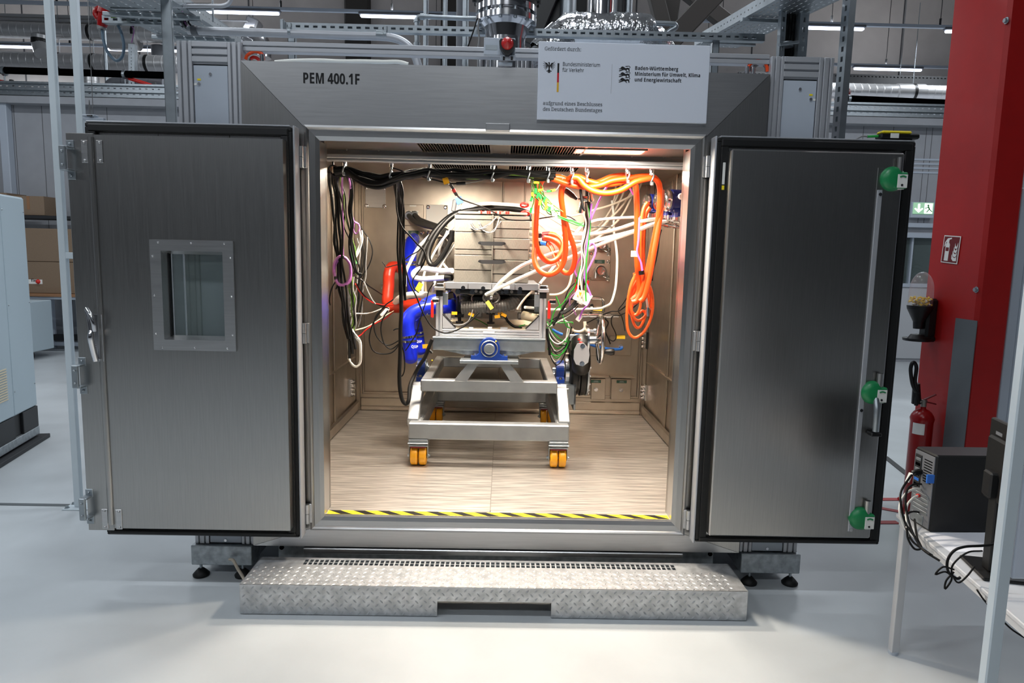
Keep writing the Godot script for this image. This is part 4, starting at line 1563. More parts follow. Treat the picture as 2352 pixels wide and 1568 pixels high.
	for a in [[710, 1080, 1, 35.0], [500, 1185, 0, -20.0], [312, 1172, 0, 0.0], [795, 1210, 0, 10.0], [865, 1190, 0, -25.0], [830, 1165, 0, 30.0]]:
		var p: Vector3
		match int(a[0]):
			710: p = V(-0.085,1.357,-1.06)
			500: p = V(-0.205,1.29,-1.1)
			312: p = V(-0.315,1.296,-1.1)
			795: p = V(-0.034,1.278,-1.12)
			865: p = V(0.009,1.289,-1.12)
			_: p = V(-0.017,1.306,-1.12)
		g = G.new()
		g.box(p, V(0.026, 0.06 if a[2] else 0.024, 0.002) if a[2] else V(0.036, 0.02, 0.002), 0, Basis(V(0, 0, 1), deg_to_rad(a[3])))
		obj("tag", g, "yellow_pale" if a[2] else "amber_tag", t)

# ---------------------------------------------------------------- plates, fittings and instruments on the inner walls
func wall_plate(called: String, a: Vector3, b: Vector3, th: float, m: String, label: String, screws: Array, group := "") -> Node3D:
	var t = thing(called, label, "plate", V((a.x + b.x) / 2, minf(a.y, b.y), -2.4), group)
	var g = G.new()
	g.span(V(a.x, a.y, -2.4), V(b.x, b.y, -2.4 + th), 0.003)
	obj("sheet", g, m, t)
	for s in screws:
		g = G.new()
		var p = V(lerpf(a.x, b.x, s[0]), lerpf(a.y, b.y, s[1]), -2.4 + th)
		g.lathe([Vector2(0, 0), Vector2(0.016, 0), Vector2(0.016, 0.4), Vector2(0.008, 1.0), Vector2(0, 1.0)], p, p + V(0, 0, 0.008), 12)
		obj("screw", g, "chrome", t)
	return t

func name_plate(t: Node3D, c: Vector3, w: float, h: float) -> void:
	var g = G.new()
	g.box(c, V(w, h, 0.003), 0.001)
	var o = obj("name_plate", g, "plate_green", t)
	for k in 2:
		g = G.new()
		g.box(c + V(0, h * (0.16 - 0.34 * k), 0.002), V(w * (0.5 if k else 0.4), h * 0.12, 0.001))
		obj("text_line", g, "grey_cable", o)

func camlock(t: Node3D, c: Vector3, r: float) -> void:
	var g = G.new()
	g.lathe([Vector2(r * 0.7, 0), Vector2(r, 0.3), Vector2(r, 0.8), Vector2(r * 0.75, 1.0), Vector2(r * 0.6, 1.0), Vector2(r * 0.55, 0.6), Vector2(0, 0.6)], c, c + V(0, 0, 0.07), 24)
	var o = obj("coupling", g, "chrome", t)
	for s in [-1.0, 1.0]:
		g = G.new()
		g.bar(c + V(r * 0.95 * s, 0.0, 0.05), c + V(r * 1.15 * s + 0.01, -r * 1.4, 0.03), 0.014, 0.008, 0.002)
		obj("lever", g, "chrome", o)
	g = G.new()
	g.tube([c + V(r * 0.4, -r, 0.04), c + V(r * 1.3, -r * 1.3, 0.05), c + V(r * 1.6, -r * 0.8, 0.03)], 0.004, 6)
	obj("retaining_ring", g, "chrome", o)

func back_wall_fittings() -> void:
	var four = [[0.06, 0.94], [0.94, 0.94], [0.06, 0.08], [0.94, 0.08]]
	var t = wall_plate("cover_plate", V(-1.152,2.046,-2.39), V(-0.984,2.221,-2.39), 0.01, "steel_flat", "square blank steel cover plate with four screws, high on the chamber's left rear wall", four)
	t = wall_plate("cable_entry", V(-0.838,1.906,-2.39), V(-0.669,2.078,-2.39), 0.012, "steel_inside", "steel entry plate on the rear wall with two grey hoses coming out", [])
	var g: G
	for q in [V(-0.757,2.067,-2.386), V(-0.784,2.021,-2.386), V(-0.739,2.022,-2.386)]:
		g = G.new()
		g.box(q, V(0.075 if q.y > 2.07 else 0.055, 0.012, 0.003))
		obj("text_label", g, "white_label", t)
	for q in [V(-0.792,1.997,-2.385), V(-0.743,1.998,-2.385)]:
		g = G.new()
		g.cyl(q, q + V(0.005, -0.012, 0.04), 0.03, 18)
		obj("gland", g, "zinc", t)
	wall_plate("cover_plate", V(-0.648,1.909,-2.39), V(-0.473,2.08,-2.39), 0.03, "white_label", "bright white blank plate on the rear wall left of the fuel cell stack", [[0.1, 0.88], [0.92, 0.88]])
	t = wall_plate("hose_port_plate", V(-0.838,1.781,-2.39), V(-0.668,1.865,-2.39), 0.01, "steel_inside", "steel port plate with green name plate above the upper blue hose", [[0.07, 0.82], [0.93, 0.82]])
	name_plate(t, V(-0.753,1.849,-2.386), 0.085, 0.03)
	t = wall_plate("hose_port_plate", V(-0.639,1.786,-2.39), V(-0.461,1.869,-2.39), 0.01, "steel_inside", "steel port plate behind the looped black hoses left of the stack", [[0.07, 0.82], [0.93, 0.82]])
	camlock(t, V(-0.515,1.771,-2.36), 0.05)
	t = wall_plate("pipe_bracket", V(-0.662,1.453,-2.39), V(-0.475,1.653,-2.39), 0.02, "steel_inside", "grey steel bracket plate on the rear wall behind the white hoses", [])
	# right half
	t = wall_plate("hose_port_plate", V(0.717,1.486,-2.39), V(0.897,1.724,-2.39), 0.01, "steel_inside", "steel port plate right of the stack with a chrome coupling under its green name plate", [[0.08, 0.93], [0.9, 0.93], [0.9, 0.66], [0.05, 0.05], [0.9, 0.05]])
	name_plate(t, V(0.804,1.643,-2.386), 0.085, 0.03)
	camlock(t, V(0.811,1.568,-2.38), 0.045)
	t = wall_plate("hose_port_plate", V(0.754,1.729,-2.39), V(0.895,1.872,-2.39), 0.01, "steel_inside", "upper steel port plate right of the stack with a chrome coupling", [[0.9, 0.1]])
	camlock(t, V(0.811,1.782,-2.38), 0.045)
	t = wall_plate("service_panel", V(0.661,0.846,-2.39), V(0.901,1.016,-2.39), 0.008, "steel_inside", "steel service panel on the rear wall behind the hand wheel", [])
	t = wall_plate("service_panel", V(0.915,0.851,-2.39), V(1.102,1.02,-2.39), 0.008, "steel_inside", "steel service panel with yellow sticker and blue tube fitting, lower right rear wall", [])
	g = G.new()
	g.box(V(1.005,1.011,-2.385), V(0.08, 0.03, 0.002))
	obj("sticker", g, "yellow_tag", t)
	g = G.new()
	g.cyl(V(1.01,0.94,-2.39), V(1.004,0.939,-2.33), 0.018, 12)
	obj("tube_fitting", g, "chrome", t)
	for k in 2:
		t = wall_plate("junction_box", V(0.767,0.476,-2.33) if k == 0 else V(0.937,0.479,-2.33), V(0.887,0.658,-2.33) if k == 0 else V(1.106,0.659,-2.33), 0.06, "steel_inside", "steel box low on the rear wall just right of the black gear drive" if k == 0 else "rightmost steel box low on the rear wall, with green name plate", [])
		var c = V(0.804,0.634,-2.336) if k == 0 else V(1.023,0.635,-2.336)
		name_plate(t, c, 0.085, 0.024)
		var kn = V(0.805,0.567,-2.338) if k == 0 else V(1.02,0.566,-2.338)
		g = G.new()
		g.cyl(kn, kn + V(0, 0, 0.02), 0.018, 6)
		g.cyl(kn + V(0, 0, 0.02), kn + V(0, 0, 0.03), 0.012, 12)
		obj("plug_screw", g, "chrome", t)
		g = G.new()
		g.span(V(c.x - 0.1, c.y + 0.035, -2.4), V(c.x + 0.11, c.y + 0.046, -2.31), 0.003)
		obj("lid", g, "steel_inside", t)
	# pipework in front of the right rear wall
	t = thing("valve_station", "stainless pipe and valve station with black solenoid on the right rear wall", "valve", V(0.75, 1.3, -2.2))
	g = G.new()
	g.tube([V(0.714,1.347,-2.2), V(0.787,1.347,-2.2), V(0.815,1.334,-2.2), V(0.823,1.302,-2.2), V(0.824,1.238,-2.2)], 0.014, 12)
	obj("bent_pipe", g, "chrome", t)
	g = G.new()
	g.cyl(V(0.637,1.207,-2.2), V(0.951,1.209,-2.2), 0.017, 14)
	for x in [640, 700, 770, 830]:
		pass
	obj("manifold_pipe", g, "chrome", t)
	for q in [V(0.674,1.208,-2.2), V(0.728,1.209,-2.2), V(0.765,1.21,-2.2), V(0.81,1.21,-2.2), V(0.865,1.209,-2.2)]:
		g = G.new()
		g.cyl(q - V(0.018, 0, 0), q + V(0.018, 0, 0), 0.027, 6)
		obj("union_nut", g, "chrome", t)
	g = G.new()
	g.cyl(V(0.793,1.192,-2.2), V(0.796,1.161,-2.15), 0.026, 14)
	g.cyl(V(0.777,1.183,-2.18), V(0.825,1.148,-2.15), 0.02, 12)
	obj("angle_valve", g, "chrome", t)
	g = G.new()
	g.span(V(0.713,1.244,-2.22), V(0.736,1.303,-2.16), 0.006)
	obj("solenoid", g, "black_plastic", t)
	g = G.new()
	g.box(V(0.721,1.267,-2.158), V(0.02, 0.03, 0.002))
	obj("white_sticker", g, "white_label", t)
	g = G.new()
	g.box(V(0.781,1.254,-2.2), V(0.09, 0.02, 0.01), 0.002)
	obj("sticker", g, "yellow_tag", t)
	g = G.new()
	g.span(V(0.769,1.232,-2.38), V(0.87,1.271,-2.2), 0.003)
	obj("shelf_bracket", g, "steel_inside", t)
	# instruments on the right wall
	transmitter("pressure_transmitter", V(1.001,2.056,-1.32), 0.055, "smaller blue pressure transmitter with round window, left of its pair on the right wall")
	transmitter("pressure_transmitter", V(1.039,2.048,-1.12), 0.062, "middle blue pressure transmitter whose round window faces the chamber opening")
	transmitter("pressure_transmitter", V(1.08,2.046,-1.04), 0.07, "largest blue pressure transmitter, nearest to the chamber's right door frame")
	t = thing("valve_manifold", "cluster of chrome valve blocks and fittings under the blue transmitters", "manifold", V(1.1, 1.85, -1.15))
	for a in [[V(0.994,1.968,-1.3), 0.07], [V(1.023,1.963,-1.25), 0.055], [V(1.048,1.945,-1.15), 0.06], [V(1.075,1.943,-1.1), 0.06], [V(1.102,1.928,-1.05), 0.07]]:
		g = G.new()
		g.box(a[0], V(a[1], 0.045, 0.05), 0.008)
		obj("valve_block", g, "chrome", t)
	for a in [[V(0.927,1.954,-1.3), V(0.987,1.962,-1.3)], [V(1.012,1.926,-1.25), V(1.041,1.945,-1.15)], [V(1.028,1.911,-1.2), V(1.082,1.93,-1.1)], [V(1.053,1.958,-1.15), V(1.05,1.925,-1.13)], [V(1.074,1.956,-1.1), V(1.083,1.911,-1.1)], [V(1.087,1.959,-1.05), V(1.094,1.896,-1.05)], [V(1.106,1.946,-1.02), V(1.134,1.89,-1.02)], [V(1.042,1.902,-1.2), V(1.123,1.881,-1.05)]]:
		g = G.new()
		var d: Vector3 = a[1] - a[0]
		g.cyl(a[0], a[1], 0.009, 10)
		g.cyl(a[0] + d * 0.2, a[0] + d * 0.45, 0.016, 6)
		g.cyl(a[0] + d * 0.7, a[0] + d * 0.85, 0.015, 6)
		obj("fitting", g, "chrome", t)
	# connector strips on the side walls
	for a in [[V(1.21,1.061,-2.381), V(1.21,0.918,-2.281), "black connector strip on the right wall below the orange cable loops"], [V(1.21,0.61,-2.336), V(1.21,0.479,-2.274), "small connector strip near the floor on the right wall"], [V(-1.21,0.658,-2.107), V(-1.21,0.513,-2.102), "small connector strip near the floor on the left wall"], [V(-1.21,1.39,-2.122), V(-1.21,1.161,-2.101), "tall connector strip on the left wall behind the hanging cables"]]:
		var p: Vector3 = a[0]
		var q: Vector3 = a[1]
		var s = signf(p.x)
		t = thing("connector_strip", a[2], "connector strip", V(p.x, q.y, p.z))
		g = G.new()
		g.span(V(1.22 * s, q.y, p.z - 0.03), V(1.236 * s, p.y, p.z + 0.03), 0.003)
		obj("back_plate", g, "black_plastic" if q.y > 0.8 and s > 0 else "steel_flat", t)
		var n = 5 if p.y - q.y > 0.2 else 4
		for k in n:
			var y = lerpf(q.y, p.y, (k + 0.5) / n)
			g = G.new()
			g.cyl(V(1.22 * s, y, p.z), V(1.185 * s, y, p.z), 0.013, 12)
			g.cyl(V(1.215 * s, y, p.z), V(1.205 * s, y, p.z), 0.019, 6)
			obj("socket", g, "chrome", t)

func transmitter(called: String, c: Vector3, r: float, label: String) -> void:
	var t = thing(called, label, "transmitter", c - V(0, r, 0))
	var g = G.new()
	g.lathe([Vector2(0, 0), Vector2(r * 0.9, 0.0), Vector2(r, 0.1), Vector2(r, 0.9), Vector2(r * 0.9, 1.0), Vector2(0, 1.0)], c + V(-r * 0.6, 0, 0), c + V(r * 1.3, 0, -0.02), 28)
	g.cyl(c + V(r * 0.35, -r * 1.5, 0), c + V(r * 0.35, 0, 0), r * 0.55, 20)
	g.box(c + V(r * 0.35, -r * 0.9, 0), V(r * 1.2, r * 0.35, r * 1.2), 0.006)
	obj("housing", g, "navy_case", t)
	g = G.new()
	g.lathe([Vector2(r * 0.98, 0), Vector2(r * 1.0, 0.5), Vector2(r * 0.9, 1.0), Vector2(r * 0.62, 1.0), Vector2(r * 0.6, 0.8), Vector2(0, 0.8)], c + V(-r * 0.6, 0, 0), c + V(-r * 0.95, 0, 0.004), 28)
	obj("window_cover", g, "chrome", t)
	g = G.new()
	g.lathe([Vector2(0, 0), Vector2(r * 0.28, 0), Vector2(r * 0.28, 0.7), Vector2(r * 0.2, 1.0), Vector2(0, 1.0)], c + V(r * 0.3, r * 0.3, r * 0.9), c + V(r * 0.3, r * 0.32, r * 1.12), 16)
	obj("vent_cap", g, "white_label", t)
	g = G.new()
	g.cyl(c + V(r * 0.35, -r * 1.75, 0), c + V(r * 0.35, -r * 1.45, 0), r * 0.6, 6)
	obj("process_nut", g, "chrome", t)

# ---------------------------------------------------------------- large hoses
func clamp_band(t: Node3D, a: Vector3, b: Vector3, r: float) -> void:
	# a worm-drive band round a hose at a, across the direction towards b
	var d = (b - a).normalized()
	var g = G.new()
	g.cyl(a - d * 0.007, a + d * 0.007, r + 0.0025, 24)
	var side = d.cross(V(0, 0, 1)).normalized()
	if side.length() < 0.5: side = V(1, 0, 0)
	g.box(a + side * (r + 0.006), V(0.02, 0.014, 0.02), 0.003)
	obj("hose_clamp", g, "chrome", t)

func hose_thing(called: String, p: Array, r: float, m: String, label: String) -> Node3D:
	var o = lay(called, p, r, m, label, "hose", "", false, 20)
	return o

func hoses() -> void:
	var o = hose_thing("blue_hose", [V(-0.747,1.795,-2.36),V(-0.748,1.755,-2.2),V(-0.74,1.66,-2.1),V(-0.739,1.582,-2.067),V(-0.725,1.52,-2.033),V(-0.703,1.443,-2),V(-0.692,1.399,-1.95),V(-0.678,1.333,-1.9)], 0.05, "blue_hose", "upper blue silicone hose running down from the rear wall port")
	for q in [[V(-0.738,1.611,-2.07), V(-0.738,1.597,-2.07)], [V(-0.734,1.586,-2.06), V(-0.732,1.574,-2.06)], [V(-0.747,1.781,-2.3), V(-0.748,1.768,-2.26)]]:
		clamp_band(o, q[0], q[1], 0.05)
	o = hose_thing("red_hose", [V(-0.783,1.539,-2.2),V(-0.821,1.562,-2.1),V(-0.866,1.571,-2.05),V(-0.884,1.546,-2),V(-0.89,1.49,-1.98),V(-0.885,1.431,-1.945),V(-0.885,1.365,-1.91),V(-0.881,1.307,-1.875),V(-0.85,1.276,-1.84),V(-0.785,1.274,-1.805),V(-0.722,1.288,-1.77),V(-0.659,1.301,-1.735),V(-0.597,1.313,-1.7)], 0.044, "red_hose", "orange-red silicone hose bending in a C shape, left of the stack")
	for q in [[V(-0.891,1.438,-1.98), V(-0.891,1.421,-1.98)], [V(-0.892,1.402,-1.98), V(-0.893,1.387,-1.98)], [V(-0.753,1.276,-1.9), V(-0.734,1.279,-1.89)], [V(-0.709,1.286,-1.86), V(-0.689,1.291,-1.84)]]:
		clamp_band(o, q[0], q[1], 0.044)
	o = hose_thing("blue_hose", [V(-0.341,1.325,-1.3),V(-0.406,1.327,-1.22),V(-0.464,1.324,-1.206),V(-0.515,1.317,-1.192),V(-0.572,1.298,-1.178),V(-0.61,1.269,-1.164),V(-0.627,1.229,-1.15),V(-0.627,1.177,-1.15),V(-0.616,1.111,-1.15),V(-0.61,1.051,-1.15),V(-0.608,0.984,-1.15)], 0.047, "blue_hose", "front blue silicone hose with printed letters, bending down from the manifold")
	for q in [[V(-0.619,1.131,-1.15), V(-0.617,1.118,-1.15)], [V(-0.615,1.102,-1.15), V(-0.614,1.088,-1.15)], [V(-0.337,1.325,-1.3), V(-0.352,1.325,-1.29)], [V(-0.512,1.314,-1.2), V(-0.527,1.31,-1.2)]]:
		clamp_band(o, q[0], q[1], 0.047)
	var b = V(-0.608,0.984,-1.15)
	var g = G.new()
	g.ball(b, 0.047, 20, 0.8)
	obj("end_cap", g, "blue_hose", o)
	letters("print", "QSP", V(-0.597,1.055,-1.098), 0.018, "white_label", o, false, true, 0.0)
	o = hose_thing("blue_hose", [V(-0.615,1.236,-1.4),V(-0.606,1.169,-1.45),V(-0.596,1.121,-1.45),V(-0.588,1.058,-1.45),V(-0.58,0.991,-1.45)], 0.04, "blue_hose", "rear blue silicone hose, the shorter of the two hanging ends")
	for q in [[V(-0.598,1.121,-1.45), V(-0.595,1.106,-1.45)], [V(-0.594,1.096,-1.45), V(-0.591,1.082,-1.45)]]:
		clamp_band(o, q[0], q[1], 0.04)
	g = G.new()
	g.ball(V(-0.58,0.991,-1.45), 0.04, 20, 0.7)
	obj("end_cap", g, "blue_hose", o)
	letters("print", "QSP", V(-0.603,1.052,-1.405), 0.016, "white_label", o, false, true, 0.0)
	o = hose_thing("blue_hose", [V(-0.349,1.38,-1.3),V(-0.41,1.368,-1.35),V(-0.479,1.355,-1.35),V(-0.525,1.331,-1.35),V(-0.563,1.296,-1.35)], 0.045, "blue_hose", "short upper blue hose entering the manifold above the front hose")
	clamp_band(o, V(-0.353,1.38,-1.3), V(-0.369,1.377,-1.31), 0.045)
	hose_thing("white_hose", [V(-0.342,1.57,-1.25),V(-0.408,1.565,-1.3),V(-0.476,1.572,-1.3),V(-0.536,1.578,-1.3),V(-0.581,1.569,-1.3),V(-0.609,1.544,-1.3),V(-0.599,1.518,-1.3),V(-0.55,1.508,-1.3),V(-0.475,1.513,-1.3),V(-0.392,1.52,-1.3)], 0.018, "white_tube", "milky white hose doubled back in a loop, left of the stack's foot")
	g = G.new()
	g.cyl(V(-0.394,1.52,-1.3), V(-0.346,1.522,-1.28), 0.022, 14)
	tag(obj("hose_coupling", g, "black_plastic"), "black coupling on the lower end of the milky white hose", "coupling")
	hose_thing("white_hose", [V(-0.842,1.276,-1.9),V(-0.769,1.342,-1.7),V(-0.7,1.373,-1.613),V(-0.616,1.388,-1.525),V(-0.527,1.389,-1.438),V(-0.418,1.391,-1.35)], 0.024, "white_tube", "thick white hose crossing over the red hose towards the manifold")
	# black hoses over the stack
	hose_thing("black_hose", [V(-0.599,1.597,-1.5),V(-0.583,1.65,-1.514),V(-0.55,1.735,-1.529),V(-0.499,1.827,-1.543),V(-0.43,1.906,-1.557),V(-0.354,1.961,-1.571),V(-0.256,1.992,-1.586),V(-0.142,2.008,-1.6),V(-0.029,2.019,-1.675),V(0.074,2.017,-1.75),V(0.172,2.004,-1.8),V(0.204,1.939,-1.8)], 0.02, "black_plastic", "thick black hose arching from lower left over the top of the stack")
	hose_thing("black_hose", [V(-0.354,1.838,-1.35),V(-0.363,1.777,-1.364),V(-0.406,1.695,-1.377),V(-0.455,1.622,-1.391),V(-0.489,1.602,-1.405),V(-0.516,1.624,-1.418),V(-0.525,1.679,-1.432),V(-0.499,1.762,-1.445),V(-0.439,1.86,-1.459),V(-0.36,1.941,-1.473),V(-0.278,1.978,-1.486),V(-0.167,1.996,-1.5)], 0.018, "black_plastic", "thick black hose hanging in a U loop beside the stack's left edge")
	hose_thing("grey_hose", [V(-0.789,1.99,-2.36),V(-0.733,1.941,-2.25),V(-0.635,1.901,-2.1),V(-0.535,1.876,-1.967),V(-0.454,1.83,-1.833),V(-0.376,1.784,-1.7)], 0.021, "pvc_dark", "lower grey hose leaving the entry plate on the rear wall")
	hose_thing("grey_hose", [V(-0.741,1.993,-2.36),V(-0.679,1.947,-2.2),V(-0.603,1.917,-2.1),V(-0.51,1.885,-1.95),V(-0.428,1.844,-1.8)], 0.021, "pvc_dark", "upper grey hose leaving the entry plate on the rear wall")
	# tubes of the left group
	var n = 0
	for p in [[V(0.185,2.003,-1.55),V(0.106,2.029,-1.55),V(-0.028,2.037,-1.55),V(-0.141,2.038,-1.55),V(-0.247,2.014,-1.55),V(-0.352,1.949,-1.55),V(-0.457,1.865,-1.55),V(-0.549,1.784,-1.55),V(-0.613,1.712,-1.55),V(-0.655,1.634,-1.55),V(-0.697,1.541,-1.55),V(-0.704,1.441,-1.55)], [V(-0.355,1.877,-1.5),V(-0.466,1.729,-1.5),V(-0.528,1.609,-1.5),V(-0.56,1.531,-1.5),V(-0.57,1.439,-1.5),V(-0.573,1.346,-1.5)], [V(-0.405,1.845,-1.6),V(-0.454,1.738,-1.6),V(-0.464,1.68,-1.6),V(-0.439,1.617,-1.6),V(-0.402,1.571,-1.6)], [V(-0.339,1.751,-1.4),V(-0.407,1.647,-1.4),V(-0.455,1.55,-1.4),V(-0.478,1.466,-1.4),V(-0.495,1.389,-1.4)], [V(-0.485,1.789,-1.7),V(-0.521,1.701,-1.7),V(-0.569,1.627,-1.7),V(-0.575,1.517,-1.7),V(-0.571,1.407,-1.7),V(-0.567,1.318,-1.7)]]:
		hose_thing("white_tube", p, [0.012, 0.009, 0.009, 0.009, 0.009][n], "white_tube" if n != 4 else "cream_tube", ["white tube following the black hose over the stack top", "white tube crossing steeply down behind the U-shaped black hose", "short white tube inside the loop of the black hose", "white tube slanting down along the stack's lower left edge", "cream tube running down beside the upper blue hose"][n])
		n += 1
	# bright tubes from the instruments across to the stack
	n = 0
	for p in [[V(1.051,1.944,-1.25),V(0.927,1.924,-1.1),V(0.859,1.907,-1.113),V(0.733,1.863,-1.125),V(0.605,1.832,-1.137),V(0.444,1.822,-1.15),V(0.315,1.84,-1.188),V(0.23,1.898,-1.225),V(0.19,1.958,-1.262),V(0.174,1.993,-1.3)], [V(1.042,1.927,-1.15),V(0.918,1.886,-1.05),V(0.815,1.846,-1.04),V(0.561,1.777,-1.03),V(0.307,1.696,-1.02),V(0.118,1.616,-1.01),V(0.005,1.531,-1),V(-0.045,1.473,-1.03),V(-0.077,1.424,-1.06)], [V(1.051,1.921,-1.12),V(0.937,1.889,-1.02),V(0.842,1.852,-1.012),V(0.621,1.765,-1.004),V(0.433,1.679,-0.996),V(0.182,1.573,-0.988),V(0.006,1.488,-0.98),V(-0.109,1.424,-1.06)], [V(0.947,1.954,-1.3),V(0.789,1.945,-1.28),V(0.652,1.93,-1.26),V(0.583,1.913,-1.24),V(0.515,1.881,-1.22),V(0.449,1.798,-1.2),V(0.35,1.638,-1.14),V(0.239,1.501,-1.08)], [V(0.844,2.123,-2.1),V(0.857,2.005,-2.067),V(0.858,1.888,-2.033),V(0.873,1.772,-2),V(0.881,1.671,-1.967),V(0.876,1.518,-1.933),V(0.863,1.427,-1.9),V(0.82,1.34,-1.8),V(0.76,1.316,-1.7),V(0.702,1.308,-1.6),V(0.567,1.309,-1.5),V(0.338,1.317,-1.3),V(0.146,1.345,-1.1)]]:
		hose_thing("white_tube", p, [0.0115, 0.0115, 0.0115, 0.0095, 0.0095][n], "white_tube", ["white tube sagging from the transmitters to the stack's top right corner", "upper of two long white tubes slanting down to the stack's foot", "lower of two long white tubes slanting down to the stack's foot", "white tube dropping from the transmitters to the tray's right end", "white tube hanging down the right rear wall and back to the pump"][n])
		n += 1
	n = 0
	for p in [[V(1.057,2.272,-2),V(1.015,2.19,-1.943),V(0.945,2.139,-1.886),V(0.803,2.072,-1.829),V(0.647,2.021,-1.771),V(0.495,1.977,-1.714),V(0.344,1.985,-1.657),V(0.239,2.001,-1.6)], [V(1.007,2.27,-2),V(0.956,2.159,-1.95),V(0.876,2.049,-1.9),V(0.773,1.947,-1.85),V(0.686,1.869,-1.8),V(0.576,1.857,-1.75),V(0.467,1.886,-1.7),V(0.344,1.949,-1.65),V(0.243,2.001,-1.6)], [V(0.938,2.318,-2.1),V(0.935,2.202,-2.1),V(0.87,2.046,-2.1),V(0.788,1.92,-2.1),V(0.688,1.84,-2.1)], [V(0.867,2.332,-2.1),V(0.871,2.232,-2.1),V(0.863,2.139,-2.1),V(0.844,2.108,-2.1)], [V(0.983,2.293,-2),V(0.969,2.158,-1.933),V(0.888,1.995,-1.867),V(0.768,1.878,-1.8),V(0.65,1.8,-1.733),V(0.532,1.792,-1.667),V(0.417,1.785,-1.6)], [V(0.906,2.325,-2.1),V(0.916,2.279,-2.1),V(0.889,2.171,-2.1),V(0.831,2.045,-2.1),V(0.756,1.935,-2.1),V(0.671,1.878,-2.1)]]:
		hose_thing("clear_tube", p, 0.008, "clear_tube", ["topmost greyish clear tube bowing left from the ceiling to the stack", "greyish clear tube sagging deepest behind the orange loops", "greyish clear tube slanting left under the ceiling, third from the right wall", "short greyish clear tube hanging straight from the ceiling", "greyish clear tube curving low towards the stack's right clamps", "greyish clear tube on the left edge of the ceiling fan of tubes"][n])
		n += 1
	hose_thing("blue_tube", [V(0.592,1.069,-2.2),V(0.637,1.039,-2.15),V(0.705,0.985,-2.1),V(0.769,0.958,-2.163),V(0.889,0.929,-2.225),V(0.992,0.922,-2.288),V(1.016,0.933,-2.35)], 0.012, "blue_tube", "thin blue tube passing behind the hand wheel to its fitting")
	hose_thing("blue_tube", [V(0.335,1.191,-1.2),V(0.377,1.169,-1.2),V(0.407,1.159,-1.2)], 0.01, "blue_tube", "short blue tube among the tangled wires right of the frame")
	hose_thing("cream_tube", [V(0.501,1.58,-1.6),V(0.48,1.475,-1.6),V(0.441,1.426,-1.6),V(0.394,1.405,-1.6),V(0.337,1.401,-1.6)], 0.009, "cream_tube", "beige tube bending from the hanging harness to the tray's end")
	hose_thing("cream_tube", [V(0.566,1.239,-1.3),V(0.568,1.193,-1.3),V(0.538,1.169,-1.3),V(0.492,1.172,-1.3),V(0.48,1.187,-1.3)], 0.011, "clear_tube", "beige coil of tube above the black gear drive")

# ---------------------------------------------------------------- cables
func sagging(called: String, p: Array, r: float, m: String, label: String, group: String) -> void:
	lay(called, p, r, m, label, "cable", group, false, 6)

func shifted(p: Array, d: Vector3, wob: float, rng: RandomNumberGenerator) -> Array:
	var q = []
	for v in p:
		q.append(v + d + V(rng.randf_range(-wob, wob), rng.randf_range(-wob, wob), rng.randf_range(-wob, wob)))
	return q

func ring_coil(c: Vector3, rx: float, ry: float, turns: int, rng: RandomNumberGenerator) -> Array:
	var q = []
	for k in turns * 10 + 1:
		var a = TAU * k / 10.0 + 0.6
		var w = 1.0 + rng.randf_range(-0.05, 0.05) - 0.012 * (k / 10)
		q.append(c + V(cos(a) * rx * w, sin(a) * ry * w, 0.012 * sin(k * 0.7)))
	return q

